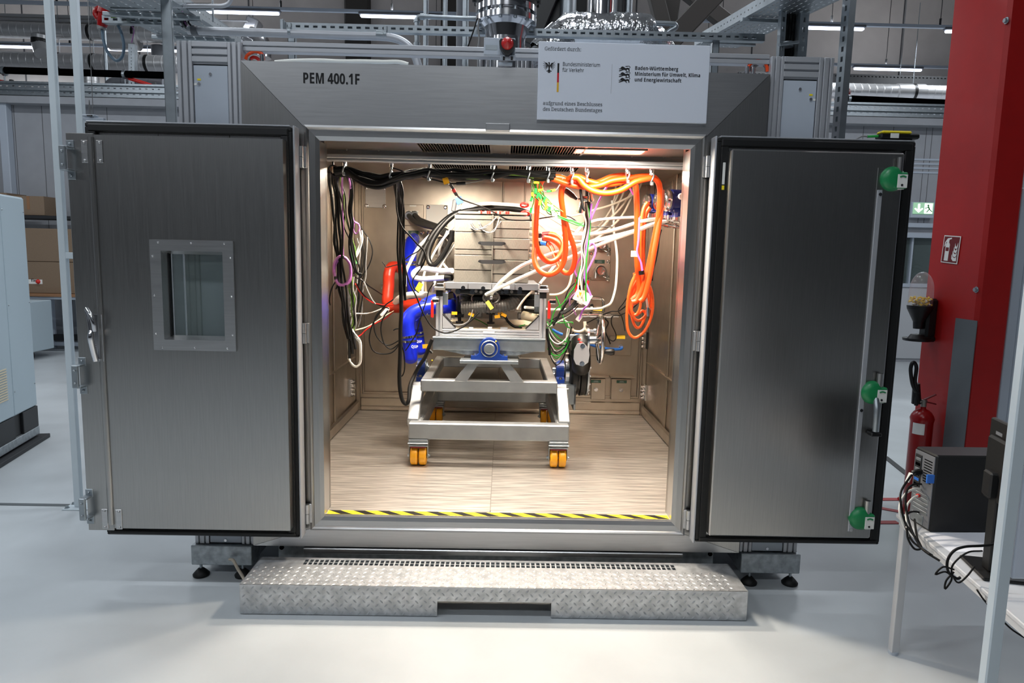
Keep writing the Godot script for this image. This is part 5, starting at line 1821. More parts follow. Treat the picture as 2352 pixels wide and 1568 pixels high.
func cables() -> void:
	var rng = RandomNumberGenerator.new()
	rng.seed = 41
	var g: G
	# ---- hangers along the ceiling beam
	var n = 0
	for p in [V(-0.878,2.146,-0.47), V(-0.624,2.128,-0.47), V(-0.417,2.127,-0.47), V(-0.069,2.13,-0.47), V(0.127,2.129,-0.47), V(0.235,2.131,-0.47), V(0.366,2.129,-0.47), V(0.449,2.139,-0.47), V(0.673,2.137,-0.47), V(0.805,2.131,-0.47)]:
		var t = thing("cable_hanger", "cable hanger clip under the ceiling beam, " + ["leftmost, above the left black strands", "second from the left", "third from the left, where the bundle passes straight", "near the middle, above the stack", "above the green wires", "above the first orange loop", "where two orange cables cross", "short one right of the crossing oranges", "second from the right, on the orange cables", "rightmost, on the orange cables"][n], "clip", V(p.x, p.y, p.z))
		g = G.new()
		g.cyl(V(p.x, p.y, p.z), V(p.x, 2.172, p.z), 0.006, 8)
		g.cyl(V(p.x, 2.145, p.z), V(p.x, 2.165, p.z), 0.012, 10)
		obj("threaded_rod", g, "chrome", t)
		g = G.new()
		var ring = []
		for k in 12:
			ring.append(p + V(0.006 * sin(k), -0.018 + 0.03 * cos(TAU * k / 12), 0.034 * sin(TAU * k / 12)))
		g.tube(ring, 0.005, 6, true, 2)
		g.box(p + V(0, -0.045, 0.02), V(0.014, 0.02, 0.02), 0.002)
		obj("pipe_clip", g, "zinc", t)
		n += 1
	var hook = V(-0.937,2.123,-0.45)
	g = G.new()
	var hk = []
	for k in 9:
		hk.append(hook + V(0.023 * cos(-0.5 + k * 0.55), 0.02 * sin(-0.5 + k * 0.55), 0))
	g.tube(hk, 0.005, 8)
	g.cyl(hook + V(0, 0.02, 0), V(hook.x, 2.172, hook.z), 0.006, 8)
	tag(obj("hook", g, "black_plastic"), "black ring hook under the left end of the ceiling beam", "hook")
	# ---- black harness under the beam
	var run = [V(-0.932,2.112,-0.47),V(-0.867,2.119,-0.47),V(-0.812,2.118,-0.47),V(-0.758,2.106,-0.47),V(-0.693,2.094,-0.47),V(-0.622,2.104,-0.47),V(-0.556,2.1,-0.47),V(-0.496,2.115,-0.47),V(-0.419,2.125,-0.47),V(-0.332,2.118,-0.47),V(-0.266,2.117,-0.47),V(-0.168,2.122,-0.47),V(-0.069,2.122,-0.47),V(0.029,2.127,-0.47),V(0.106,2.126,-0.47),V(0.178,2.122,-0.47),V(0.271,2.127,-0.47)]
	for k in 8:
		var q = []
		for i in run.size():
			var low = -0.018 * sin(PI * clampf((i - 1) / 5.0, 0, 1)) * (k % 4) if i < 7 else -0.008 * sin(i * 1.3 + k)
			q.append(run[i] + V(rng.randf_range(-0.006, 0.006), low + rng.randf_range(-0.008, 0.008) + 0.01 * (k % 3 - 1), 0.012 * (k - 3.5) * 0.6))
		lay("black_harness_cable", q, 0.0095 if k % 3 else 0.014, "black_cable" if k % 2 else "black_sleeve", "black cable of the thick bundle clipped along the ceiling beam", "cable", "black cables along the ceiling beam", false, 8)
	for k in 3:
		sagging("green_wire", shifted([V(-0.303,2.101,-0.45),V(-0.221,2.089,-0.45),V(-0.139,2.096,-0.45),V(-0.069,2.114,-0.45),V(0.03,2.116,-0.45),V(0.117,2.112,-0.45),V(0.155,2.103,-0.45)], V(0, 0.006 * k, 0), 0.006, rng), 0.003, "olive_cable", "thin olive green wire running in the black bundle under the beam", "olive wires in the ceiling bundle")
	sagging("dangling_cable", [V(-0.616,2.14,-0.47),V(-0.583,2.131,-0.47),V(-0.551,2.119,-0.47),V(-0.501,2.106,-0.47),V(-0.463,2.098,-0.47),V(-0.397,2.083,-0.47),V(-0.337,2.07,-0.47),V(-0.293,2.063,-0.47),V(-0.266,2.063,-0.47)], 0.004, "black_cable", "thin black cable drooping from the bundle to an inline connector", "")
	g = G.new()
	g.cyl(V(-0.268,2.063,-0.47), V(-0.217,2.066,-0.47), 0.0095, 10)
	tag(obj("inline_connector", g, "black_plastic"), "black inline connector under the ceiling bundle beside the yellow tag", "connector")
	sagging("dangling_cable", [V(-0.217,2.066,-0.47),V(-0.167,2.075,-0.47),V(-0.118,2.088,-0.47),V(-0.069,2.106,-0.47)], 0.0025, "grey_cable", "thin grey lead rising from the inline connector to a hanger", "")
	g = G.new()
	g.box(V(-0.324,2.076,-0.46), V(0.032, 0.034, 0.002), 0, Basis(V(0, 0, 1), 0.3))
	tag(obj("cable_tag", g, "amber_tag"), "yellow-orange tag on the drooping cable under the ceiling bundle", "tag")
	sagging("plug_cable", [V(-0.325,2.094,-0.47),V(-0.306,2.071,-0.497),V(-0.291,2.052,-0.523),V(-0.273,2.016,-0.55),V(-0.256,1.999,-0.675),V(-0.216,1.99,-0.8),V(-0.148,1.976,-0.925),V(-0.075,1.952,-1.05),V(-0.024,1.925,-1.05),V(0.015,1.907,-1.05),V(0.066,1.902,-1.05),V(0.155,1.904,-1.05),V(0.256,1.922,-1.05),V(0.358,1.937,-1.05),V(0.422,1.929,-1.05),V(0.474,1.889,-1.05)], 0.0045, "black_cable", "black cable running from a red-ringed plug down across the stack top", "")
	g = G.new()
	g.cyl(V(-0.306,2.068,-0.5), V(-0.288,2.041,-0.52), 0.009, 10)
	g.cyl(V(-0.282,2.028,-0.53), V(-0.272,2.011,-0.55), 0.01, 10)
	var pc = obj("plug", g, "black_plastic")
	tag(pc, "black plug with a red ring hanging above the white plate", "connector")
	g = G.new()
	g.cyl(V(-0.289,2.041,-0.52), V(-0.28,2.025,-0.53), 0.0105, 12)
	obj("red_ring", g, "red_cable", pc)
	# grey connector with a blue tape above the stack's left corner
	g = G.new()
	g.bar(V(-0.353,2.065,-1.6), V(-0.367,1.98,-1.6), 0.045, 0.03, 0.006)
	pc = tag(obj("plug_housing", g, "pvc_grey"), "grey plug housing with a blue tape flag above the stack's left corner", "connector")
	g = G.new()
	g.box(V(-0.324,2.057,-1.58), V(0.05, 0.05, 0.004), 0.001, Basis(V(0, 0, 1), 0.4))
	obj("tape_flag", g, "blue_tube", pc)
	for k in 2:
		sagging("plug_lead", shifted([V(-0.314,2.048,-1.6),V(-0.331,2.016,-1.6),V(-0.342,1.981,-1.6),V(-0.37,1.952,-1.6)], V(0.012 * k, 0, 0), 0.002, rng), 0.004, "cream_tube", "beige lead hanging from the blue tape flag to the stack", "beige leads at the tape flag")
	# ---- left hanging strands
	var L1 = [V(-0.957,2.11,-0.5),V(-0.984,2.068,-0.62),V(-0.987,2.004,-0.66),V(-0.993,1.916,-0.7),V(-0.989,1.83,-0.712),V(-0.986,1.732,-0.725),V(-0.982,1.656,-0.738),V(-0.977,1.567,-0.75),V(-0.971,1.472,-0.75),V(-0.958,1.388,-0.75),V(-0.951,1.31,-0.75),V(-0.938,1.238,-0.75),V(-0.924,1.159,-0.75)]
	var L2 = [V(-0.94,2.105,-0.5),V(-0.963,2.068,-0.62),V(-0.964,2.005,-0.66),V(-0.965,1.917,-0.7),V(-0.964,1.831,-0.71),V(-0.961,1.732,-0.72),V(-0.969,1.627,-0.73),V(-0.962,1.538,-0.74),V(-0.953,1.448,-0.75),V(-0.943,1.37,-0.75),V(-0.932,1.28,-0.75),V(-0.919,1.202,-0.75),V(-0.914,1.153,-0.75)]
	for k in 4:
		lay("black_strand", shifted(L1 if k % 2 == 0 else L2, V(0.01 * k - 0.01, 0, 0.012 * k), 0.006, rng), 0.0085 if k < 2 else 0.006, "black_sleeve" if k == 0 else "black_cable", ["black braided sleeve hanging down the far left of the chamber", "thick black strand hanging just right of the braided sleeve", "thin black strand hanging with the far left bundle, inner side", "thin black strand hanging with the far left bundle, outer side"][k])
	for k in 3:
		lay("black_strand", shifted([V(-0.874,2.101,-0.5),V(-0.886,2.068,-0.6),V(-0.893,2.006,-0.65),V(-0.909,1.918,-0.7),V(-0.901,1.832,-0.7),V(-0.911,1.745,-0.7),V(-0.9,1.657,-0.7),V(-0.877,1.57,-0.7),V(-0.851,1.547,-0.7)], V(0.008 * k, 0, 0.01 * k), 0.007, rng), 0.006, "black_sleeve" if k == 1 else "black_cable", "black strand hanging behind the purple cable, left of the rear corner", "cable", "strands behind the purple cable")
	for k in 3:
		lay("dark_strand", shifted([V(-0.929,2.1,-0.5),V(-0.953,2.069,-0.62),V(-0.946,1.994,-0.66),V(-0.941,1.906,-0.7),V(-0.932,1.826,-0.72),V(-0.92,1.757,-0.74),V(-0.907,1.675,-0.76),V(-0.9,1.592,-0.78),V(-0.899,1.543,-0.8)], V(0.012 * k, 0, 0), 0.01, rng), 0.004, "olive_cable" if k == 1 else "black_cable", ["thin black strand slanting right among the left hanging cables", "olive green strand slanting right among the left hanging cables", "second thin black strand slanting right, nearest the rear corner"][k])
	lay("purple_cable", [V(-0.899,2.101,-0.5),V(-0.922,2.044,-0.59),V(-0.939,1.973,-0.68),V(-0.945,1.882,-0.695),V(-0.945,1.802,-0.71),V(-0.953,1.721,-0.725),V(-0.953,1.65,-0.74)], 0.0055, "purple", "purple cable hanging straight down to the purple coil")
	lay("purple_cable", [V(-0.863,2.085,-0.5),V(-0.877,2.046,-0.6),V(-0.904,2.004,-0.7),V(-0.911,1.934,-0.767),V(-0.91,1.867,-0.833),V(-0.894,1.849,-0.9),V(-0.891,1.822,-0.9),V(-0.909,1.791,-0.9),V(-0.925,1.809,-0.9),V(-0.921,1.852,-0.9),V(-0.906,1.858,-0.9),V(-0.888,1.828,-0.9),V(-0.9,1.798,-0.9)], 0.005, "purple", "purple cable ending in a small loop on the left wall")
	var coil = ring_coil(V(-0.954,1.565,-0.72), 0.052, 0.088, 6, rng)
	lay("purple_coil", coil, 0.007, "purple", "purple cable wound into an oval coil at the left", "cable", "", false, 7)
	for k in 2:
		g = G.new()
		var cp = V(-0.993,1.525,-0.71) if k == 0 else V(-0.946,1.649,-0.71)
		g.box(cp, V(0.012, 0.02, 0.03), 0.003)
		tag(obj("cable_tie", g, "black_plastic"), ["black tie on the lower left of the purple coil", "black tie on the top of the purple coil"][k], "cable tie")
	lay("black_lead", [V(-0.996,1.502,-0.72),V(-1.016,1.469,-0.72),V(-1.028,1.429,-0.72),V(-1.033,1.389,-0.72),V(-1.029,1.361,-0.72)], 0.004, "black_cable", "short black lead curving left under the purple coil")
	lay("black_lead", [V(-0.983,1.489,-0.72),V(-0.988,1.473,-0.72),V(-0.994,1.457,-0.72)], 0.004, "black_cable", "stub of black lead under the purple coil")
	for k in 3:
		lay("white_lead", shifted([V(-0.891,1.81,-0.9),V(-0.885,1.761,-0.9),V(-0.895,1.719,-0.9),V(-0.913,1.669,-0.9),V(-0.927,1.641,-0.9)], V(0.006 * k, 0, 0), 0.003, rng), 0.005, "white_cable", "white lead bowing down to the green connector on the left wall", "cable", "white leads to the green connector")
	g = G.new()
	g.bar(V(-0.931,1.718,-0.9), V(-0.92,1.602,-0.9), 0.03, 0.03, 0.006)
	tag(obj("green_connector", g, "grip_green"), "light green connector body hanging on the left wall", "connector")
	for k in 5:
		lay("left_wall_cable", shifted([V(-0.963,1.779,-1.3),V(-0.954,1.69,-1.3),V(-0.96,1.6,-1.3),V(-0.968,1.518,-1.3),V(-0.98,1.45,-1.3),V(-0.986,1.374,-1.3),V(-0.996,1.298,-1.3),V(-1.005,1.222,-1.3),V(-1.027,1.161,-1.3)], V(0.01 * k - 0.02, 0, -0.02 * k), 0.008, rng), 0.004, "black_cable" if k % 4 else "grey_cable", "slim cable hanging along the left rear corner", "cable", "slim cables in the left rear corner")
	lay("arched_cable", [V(-0.998,1.873,-1.4),V(-0.965,1.819,-1.4),V(-0.931,1.772,-1.4),V(-0.907,1.705,-1.4),V(-0.911,1.643,-1.4),V(-0.938,1.574,-1.4),V(-0.973,1.525,-1.4),V(-0.987,1.504,-1.4)], 0.004, "black_cable", "black cable bowed out in a wide arc over the left rear panel")
	# bottom of the left strands
	for k in 4:
		lay("green_strand", shifted([V(-0.958,1.522,-0.95),V(-0.962,1.452,-0.95),V(-0.954,1.382,-0.95),V(-0.95,1.312,-0.95),V(-0.946,1.242,-0.95),V(-0.956,1.185,-0.95)], V(0.008 * k, 0, 0), 0.006, rng), 0.0045, ["olive_cable", "black_cable", "olive_cable", "grey_cable"][k], "mixed green and black strand below the purple coil", "cable", "strands below the purple coil")
	for k in 3:
		g = G.new()
		g.cyl(V(-0.96,1.177,-0.9) + V(0.012 * k, 0.0, 0), V(-0.958,1.015,-0.9) + V(0.02 * k, 0.03 * k, 0), 0.009, 8)
		tag(obj("cable_end", g, "black_plastic"), ["leftmost of three black plugs", "middle one of three black plugs", "rightmost of three black plugs"][k] + " at the foot of the left strands", "connector")
	for k in 4:
		lay("white_loop", shifted([V(-0.956,1.185,-0.95),V(-0.929,1.136,-0.95),V(-0.905,1.101,-0.95),V(-0.898,1.044,-0.95),V(-0.906,0.98,-0.95),V(-0.931,0.949,-0.95),V(-0.957,0.964,-0.95),V(-0.973,1.007,-0.95),V(-0.975,1.1,-0.95),V(-0.961,1.171,-0.95)], V(0.003 * k, 0.004 * k, 0.006 * k), 0.006, rng), 0.0045, "white_cable" if k else "grey_cable", "white cable looped below the left strands' black plugs", "cable", "white loops at the left")
	for a in [[[V(-0.959,1.474,-1.1),V(-0.956,1.417,-1.22),V(-0.943,1.369,-1.34),V(-0.913,1.327,-1.46),V(-0.863,1.305,-1.58),V(-0.81,1.294,-1.7)], "red_cable", "red cable sagging from the left connector strip to the red hose"], [[V(-0.952,1.477,-1.1),V(-0.947,1.408,-1.25),V(-0.932,1.354,-1.4),V(-0.898,1.309,-1.55),V(-0.843,1.27,-1.7)], "black_cable", "black cable sagging beside the red cable at the left"], [[V(-0.959,1.517,-1.1),V(-0.952,1.489,-1.275),V(-0.934,1.44,-1.45),V(-0.911,1.396,-1.625),V(-0.91,1.366,-1.8)], "black_cable", "black cable slanting from the left strip to the red hose's bend"], [[V(-0.975,1.273,-1.2),V(-0.963,1.254,-1.4),V(-0.939,1.25,-1.6),V(-0.91,1.261,-1.8)], "white_cable", "white cable running level from the left wall under the red hose"], [[V(-0.969,1.123,-1.1),V(-0.962,1.119,-1.24),V(-0.944,1.146,-1.38),V(-0.917,1.171,-1.52),V(-0.869,1.195,-1.66),V(-0.826,1.238,-1.8)], "red_cable", "red cable rising from the left loop to under the red hose"], [[V(-0.961,1.172,-1.1),V(-0.939,1.169,-1.275),V(-0.911,1.182,-1.45),V(-0.863,1.219,-1.625),V(-0.818,1.246,-1.8)], "cream_tube", "cream cable rising from the left loop beside the red one"], [[V(-0.968,1.499,-1.3),V(-0.942,1.473,-1.3),V(-0.92,1.421,-1.3),V(-0.89,1.361,-1.3),V(-0.867,1.331,-1.3)], "grey_cable", "grey cable hanging behind the red cable at the left"]]:
		lay("crossing_cable", a[0], 0.0045, a[1], a[2])
	g = G.new()
	g.bar(V(-0.91,1.203,-1.75), V(-0.851,1.271,-1.75), 0.05, 0.03, 0.01)
	tag(obj("white_pouch", g, "white_label"), "white label pouch hanging under the red hose", "label")
	# big thin loops left of the stack
	for a in [[[V(-0.698,1.384,-1),V(-0.755,1.341,-1),V(-0.805,1.269,-1),V(-0.84,1.196,-1),V(-0.851,1.117,-1),V(-0.827,1.053,-1),V(-0.77,1.032,-1),V(-0.705,1.044,-1),V(-0.656,1.1,-1)], "outer thin black loop left of the blue hose"], [[V(-0.763,1.33,-1.05),V(-0.814,1.278,-1.05),V(-0.832,1.22,-1.05),V(-0.821,1.155,-1.05),V(-0.786,1.105,-1.05),V(-0.735,1.083,-1.05),V(-0.67,1.115,-1.05)], "middle thin black loop left of the blue hose"], [[V(-0.737,1.311,-1.02),V(-0.773,1.246,-1.02),V(-0.78,1.174,-1.02),V(-0.759,1.095,-1.02),V(-0.716,1.063,-1.02),V(-0.666,1.097,-1.02)], "inner thin black loop left of the blue hose"]]:
		lay("thin_loop", a[0], 0.004, "black_cable", a[1])
	lay("long_black_cable", [V(-0.614,1.633,-0.9),V(-0.601,1.558,-0.907),V(-0.581,1.489,-0.915),V(-0.54,1.407,-0.922),V(-0.513,1.337,-0.929),V(-0.485,1.281,-0.936),V(-0.447,1.224,-0.944),V(-0.395,1.189,-0.951),V(-0.332,1.186,-0.958),V(-0.262,1.215,-0.965),V(-0.2,1.262,-0.973),V(-0.151,1.312,-0.98)], 0.005, "black_cable", "long black cable swinging from the left harness under the profile frame")
	for a in [[[V(-0.628,1.636,-1),V(-0.586,1.668,-1),V(-0.537,1.697,-1),V(-0.474,1.768,-1)], "black cable tied over the upper blue hose"], [[V(-0.538,1.738,-0.95),V(-0.507,1.708,-0.95),V(-0.489,1.663,-0.95),V(-0.503,1.608,-0.95),V(-0.544,1.551,-0.95),V(-0.568,1.509,-0.95),V(-0.558,1.461,-0.95),V(-0.53,1.433,-0.95)], "black cable looping round the white hose bend"], [[V(-0.441,1.496,-1),V(-0.472,1.446,-1),V(-0.486,1.389,-1),V(-0.514,1.303,-1),V(-0.535,1.231,-1),V(-0.549,1.174,-1),V(-0.591,1.101,-1),V(-0.62,1.057,-1)], "black cable crossing in front of the front blue hose"], [[V(-0.656,1.121,-1),V(-0.634,1.057,-1),V(-0.625,0.992,-1),V(-0.627,0.926,-1),V(-0.641,0.891,-1),V(-0.652,0.897,-1)], "thin black end hanging below the left harness"]]:
		lay("thin_cable", a[0], 0.0038, "black_cable", a[1])
	lay("zip_tie", [V(-0.768,1.622,-1),V(-0.754,1.605,-1),V(-0.74,1.589,-1),V(-0.698,1.599,-1),V(-0.656,1.609,-1)], 0.003, "black_cable", "black zip tie round the top of the red hose", "cable tie")
	lay("zip_tie", [V(-0.682,1.198,-0.9),V(-0.665,1.207,-0.9),V(-0.644,1.211,-0.9)], 0.004, "black_cable", "black zip tie sticking out of the left harness", "cable tie")
	# ---- main left harness
	var H = [V(-0.596,2.081,-0.5),V(-0.606,2.047,-0.6),V(-0.614,1.993,-0.7),V(-0.61,1.915,-0.733),V(-0.613,1.835,-0.767),V(-0.62,1.753,-0.8),V(-0.623,1.681,-0.813),V(-0.62,1.603,-0.825),V(-0.618,1.524,-0.837),V(-0.616,1.45,-0.85),V(-0.613,1.389,-0.85)]
	for k in 5:
		lay("harness_strand", shifted(H, V(0.009 * (k - 2), 0, 0.01 * (k % 3)), 0.004, rng), 0.008 if k == 2 else 0.0055, "black_sleeve" if k == 2 else "black_cable", "black strand of the harness hanging left of the stack", "cable", "strands of the left main harness")
	lay("thin_cable", [V(-0.6,2.078,-0.5),V(-0.602,2.01,-0.5),V(-0.599,1.923,-0.5),V(-0.585,1.858,-0.5),V(-0.563,1.814,-0.5),V(-0.521,1.771,-0.5),V(-0.482,1.728,-0.5),V(-0.448,1.695,-0.5),V(-0.439,1.651,-0.5),V(-0.464,1.6,-0.5)], 0.0045, "black_cable", "thin black cable leaving the left harness towards the white hose")
	lay("thin_cable", [V(-0.582,2.08,-0.5),V(-0.569,2.043,-0.5),V(-0.563,2,-0.5),V(-0.568,1.946,-0.5),V(-0.571,1.88,-0.5)], 0.0045, "black_cable", "short thin black cable on the right of the left harness")
	lay("braided_cable", [V(-0.623,1.512,-0.85),V(-0.627,1.416,-0.855),V(-0.626,1.312,-0.86),V(-0.632,1.215,-0.865),V(-0.633,1.117,-0.87),V(-0.637,1.011,-0.875),V(-0.641,0.918,-0.88),V(-0.638,0.832,-0.885),V(-0.625,0.76,-0.89),V(-0.601,0.73,-0.895),V(-0.584,0.758,-0.9),V(-0.584,0.835,-0.95),V(-0.562,0.898,-1),V(-0.527,0.965,-1),V(-0.491,1.023,-1),V(-0.467,1.089,-1),V(-0.449,1.132,-1)], 0.0125, "black_sleeve", "thick black braided cable looping nearly to the floor and up to the cradle", "cable", "", false, 10)
	g = G.new()
	g.cyl(V(-0.465,1.065,-0.99), V(-0.447,1.047,-0.99), 0.009, 8)
	tag(obj("cable_end", g, "black_plastic"), "short black plug beside the cradle's left end", "connector")
	g = G.new()
	g.box(V(-0.486,1.088,-1), V(0.05, 0.026, 0.002), 0, Basis(V(0, 0, 1), 0.1))
	tag(obj("cable_tag", g, "amber_tag"), "yellow tag at the cradle's left end beside the braided cable", "tag")
	g = G.new()
	g.box(V(-0.559,1.457,-1.2), V(0.034, 0.06, 0.002), 0, Basis(V(0, 0, 1), -0.5))
	tag(obj("cable_tag", g, "yellow_tag"), "yellow tag by the white hose loop left of the stack tray", "tag")
	for q in [[V(-0.455,1.329,-1.05), "left"], [V(0.298,1.341,-1), "right"]]:
		g = G.new()
		g.bar(q[0] + V(0, 0.055, 0), q[0] - V(0, 0.06, 0), 0.018, 0.01, 0.003, V(0, 0, 1))
		var lv = tag(obj("valve_lever", g, "red_cable"), "red valve lever beside the profile frame's %s post" % q[1], "lever")
		g = G.new()
		g.box(q[0] + V(0.02, 0.05, -0.01), V(0.05, 0.03, 0.03), 0.006)
		obj("valve_body", g, "chrome", lv)
	# ---- orange power cables
	var og = "orange cable "
	for a in [[[V(0.236,2.115,-0.5),V(0.209,2.104,-0.55),V(0.196,2.07,-0.6),V(0.189,1.996,-0.65),V(0.189,1.915,-0.725),V(0.19,1.83,-0.8),V(0.196,1.753,-0.833),V(0.223,1.69,-0.867),V(0.275,1.646,-0.9),V(0.327,1.659,-0.933),V(0.366,1.709,-0.967),V(0.377,1.766,-1),V(0.35,1.804,-1.033),V(0.307,1.82,-1.067),V(0.264,1.815,-1.1)], 0.0165, og + "falling along the stack's right edge and curling back to its upper clamp"], [[V(0.184,1.937,-0.9),V(0.188,1.833,-0.875),V(0.19,1.741,-0.85),V(0.188,1.656,-0.83),V(0.216,1.594,-0.81),V(0.27,1.568,-0.79),V(0.329,1.594,-0.77),V(0.361,1.655,-0.75),V(0.365,1.743,-0.7),V(0.351,1.84,-0.65),V(0.333,1.939,-0.6),V(0.318,2.02,-0.567),V(0.329,2.081,-0.533),V(0.364,2.113,-0.5),V(0.409,2.119,-0.506),V(0.46,2.099,-0.512),V(0.54,2.084,-0.519),V(0.624,2.092,-0.525),V(0.708,2.123,-0.531),V(0.799,2.136,-0.538),V(0.849,2.118,-0.544),V(0.873,2.064,-0.55),V(0.879,1.95,-0.573),V(0.871,1.838,-0.597),V(0.854,1.695,-0.62),V(0.833,1.579,-0.62),V(0.811,1.491,-0.62),V(0.784,1.433,-0.62),V(0.755,1.42,-0.62)], 0.0165, og + "forming the large lower loop, then running to the right corner"], [[V(0.245,2.115,-0.5),V(0.31,2.113,-0.512),V(0.373,2.093,-0.525),V(0.459,2.077,-0.538),V(0.532,2.1,-0.55),V(0.601,2.13,-0.562),V(0.676,2.14,-0.575),V(0.721,2.126,-0.587),V(0.746,2.077,-0.6),V(0.76,1.949,-0.613),V(0.769,1.779,-0.625),V(0.781,1.636,-0.637),V(0.802,1.49,-0.65),V(0.761,1.43,-0.65)], 0.0165, og + "passing along the clips and dropping in the rightmost third"], [[V(0.366,2.112,-0.46),V(0.399,2.107,-0.46),V(0.433,2.07,-0.46),V(0.489,2.039,-0.46),V(0.561,2.03,-0.46),V(0.637,2.048,-0.46),V(0.718,2.095,-0.46),V(0.8,2.118,-0.46)], 0.0165, og + "sagging lowest between the right clips"], [[V(0.352,1.905,-0.7),V(0.379,1.832,-0.744),V(0.419,1.745,-0.789),V(0.436,1.662,-0.833),V(0.418,1.587,-0.878),V(0.385,1.579,-0.922),V(0.356,1.615,-0.967),V(0.329,1.677,-1.011),V(0.302,1.74,-1.056),V(0.272,1.767,-1.1)], 0.016, og + "ending in a blue sleeve at the stack's right side"], [[V(0.252,1.794,-1),V(0.297,1.786,-1),V(0.342,1.759,-1),V(0.372,1.71,-1),V(0.37,1.659,-1)], 0.016, og + "short, curving down below the red-sleeved clamp"], [[V(0.942,2.043,-1.2),V(0.918,1.997,-1.2),V(0.908,1.892,-1.2),V(0.91,1.729,-1.2),V(0.924,1.564,-1.2),V(0.944,1.431,-1.2)], 0.016, og + "dropping behind from the smaller transmitter, outer one"], [[V(0.967,2.014,-1.25),V(0.943,1.974,-1.25),V(0.933,1.895,-1.25),V(0.934,1.73,-1.25),V(0.946,1.596,-1.25),V(0.968,1.428,-1.25)], 0.015, og + "dropping behind from the smaller transmitter, inner one"], [[V(0.259,2.107,-0.5),V(0.326,2.085,-0.5),V(0.393,2.068,-0.5),V(0.46,2.064,-0.5),V(0.526,2.076,-0.5),V(0.592,2.102,-0.5),V(0.669,2.116,-0.5)], 0.0155, og + "second strand hanging just under the clips' span"], [[V(0.89,2.067,-0.58),V(0.89,1.95,-0.58),V(0.879,1.837,-0.58),V(0.864,1.724,-0.58),V(0.845,1.581,-0.58),V(0.821,1.465,-0.58),V(0.794,1.43,-0.58)], 0.0155, og + "rightmost of the thick ones falling along the door frame"]]:
		lay("orange_cable", a[0], a[1], "orange", a[2], "cable", "", false, 12)
	for a in [[V(0.251,1.815,-1.1), V(0.295,1.82,-1.08), "red_dark", "red sleeve on the upper orange cable end at the stack"], [V(0.25,1.794,-1.04), V(0.292,1.787,-1.02), "red_dark", "red sleeve on the lower orange cable end at the stack"], [V(0.246,1.77,-1.1), V(0.279,1.762,-1.08), "blue_tube", "blue sleeve on the orange cable end at the stack"]]:
		g = G.new()
		g.cyl(a[0], a[1], 0.019, 14)
		tag(obj("cable_sleeve", g, a[2]), a[3], "sleeve")
	for q in [V(0.233,1.81,-1.12), V(0.231,1.759,-1.12)]:
		var t = thing("cable_lug", "bolted chrome cable lug at the stack's right side, " + ("upper, with red sleeves" if q.y > V(0.232,1.784,-1.12).y else "lower, with a blue sleeve"), "terminal", q)
		g = G.new()
		g.box(q, V(0.06, 0.03, 0.012), 0.003)
		obj("lug", g, "chrome", t)
		g = G.new()
		g.hexbolt(q + V(0, 0, 0.006), V(0, 0, 1), 0.01)
		g.cyl(q + V(-0.01, 0, -0.02), q + V(-0.01, 0.025, 0.01), 0.006, 8)
		obj("bolt", g, "chrome", t)
	n = 0
	for p in [[V(0.809,1.599,-0.75),V(0.778,1.545,-0.75),V(0.76,1.464,-0.75),V(0.757,1.39,-0.75),V(0.777,1.34,-0.75),V(0.811,1.343,-0.75),V(0.832,1.392,-0.75),V(0.829,1.466,-0.75),V(0.816,1.525,-0.75)], [V(0.799,1.546,-0.72),V(0.772,1.486,-0.72),V(0.767,1.406,-0.72),V(0.785,1.333,-0.72),V(0.817,1.307,-0.72),V(0.856,1.334,-0.72),V(0.89,1.395,-0.72),V(0.879,1.475,-0.72),V(0.853,1.528,-0.72)], [V(0.784,1.58,-0.7),V(0.752,1.473,-0.7),V(0.743,1.367,-0.7),V(0.751,1.26,-0.7),V(0.777,1.214,-0.7),V(0.81,1.209,-0.7),V(0.855,1.249,-0.7),V(0.886,1.317,-0.7),V(0.897,1.397,-0.7),V(0.885,1.483,-0.7),V(0.855,1.548,-0.7)], [V(0.827,1.498,-0.78),V(0.802,1.443,-0.78),V(0.785,1.368,-0.78),V(0.798,1.294,-0.78),V(0.824,1.257,-0.78),V(0.85,1.274,-0.78),V(0.874,1.343,-0.78),V(0.884,1.431,-0.78),V(0.86,1.498,-0.78)], [V(0.796,1.59,-0.8),V(0.807,1.496,-0.8),V(0.785,1.442,-0.8),V(0.782,1.373,-0.8),V(0.817,1.333,-0.8),V(0.857,1.361,-0.8),V(0.886,1.335,-0.8),V(0.887,1.389,-0.8)]]:
		lay("light_orange_cable", p, 0.0085, "orange_light", ["lighter orange cord in the coil, inner left loop", "lighter orange cord in the coil, second widest loop", "lighter orange cord in the coil, widest and lowest loop", "lighter orange cord in the coil, narrow middle loop", "lighter orange cord in the coil, twisted front strand"][n])
		n += 1
	g = G.new()
	g.cyl(V(0.875,1.382,-0.72), V(0.879,1.335,-0.72), 0.018, 14)
	g.cyl(V(0.873,1.388,-0.72), V(0.875,1.375,-0.72), 0.014, 12)
	tag(obj("plug", g, "chrome"), "chrome plug on the right of the light orange coil", "connector")
	lay("white_lead", [V(0.85,1.464,-0.72),V(0.861,1.435,-0.72),V(0.872,1.388,-0.72)], 0.0075, "white_cable", "short white lead above the chrome plug in the orange coil")
	lay("black_lead", [V(0.856,1.459,-0.75),V(0.804,1.409,-0.892),V(0.754,1.34,-1.033),V(0.719,1.321,-1.175),V(0.659,1.27,-1.317),V(0.617,1.224,-1.458),V(0.603,1.198,-1.6)], 0.004, "black_cable", "long black lead from the orange coil to the valve station")
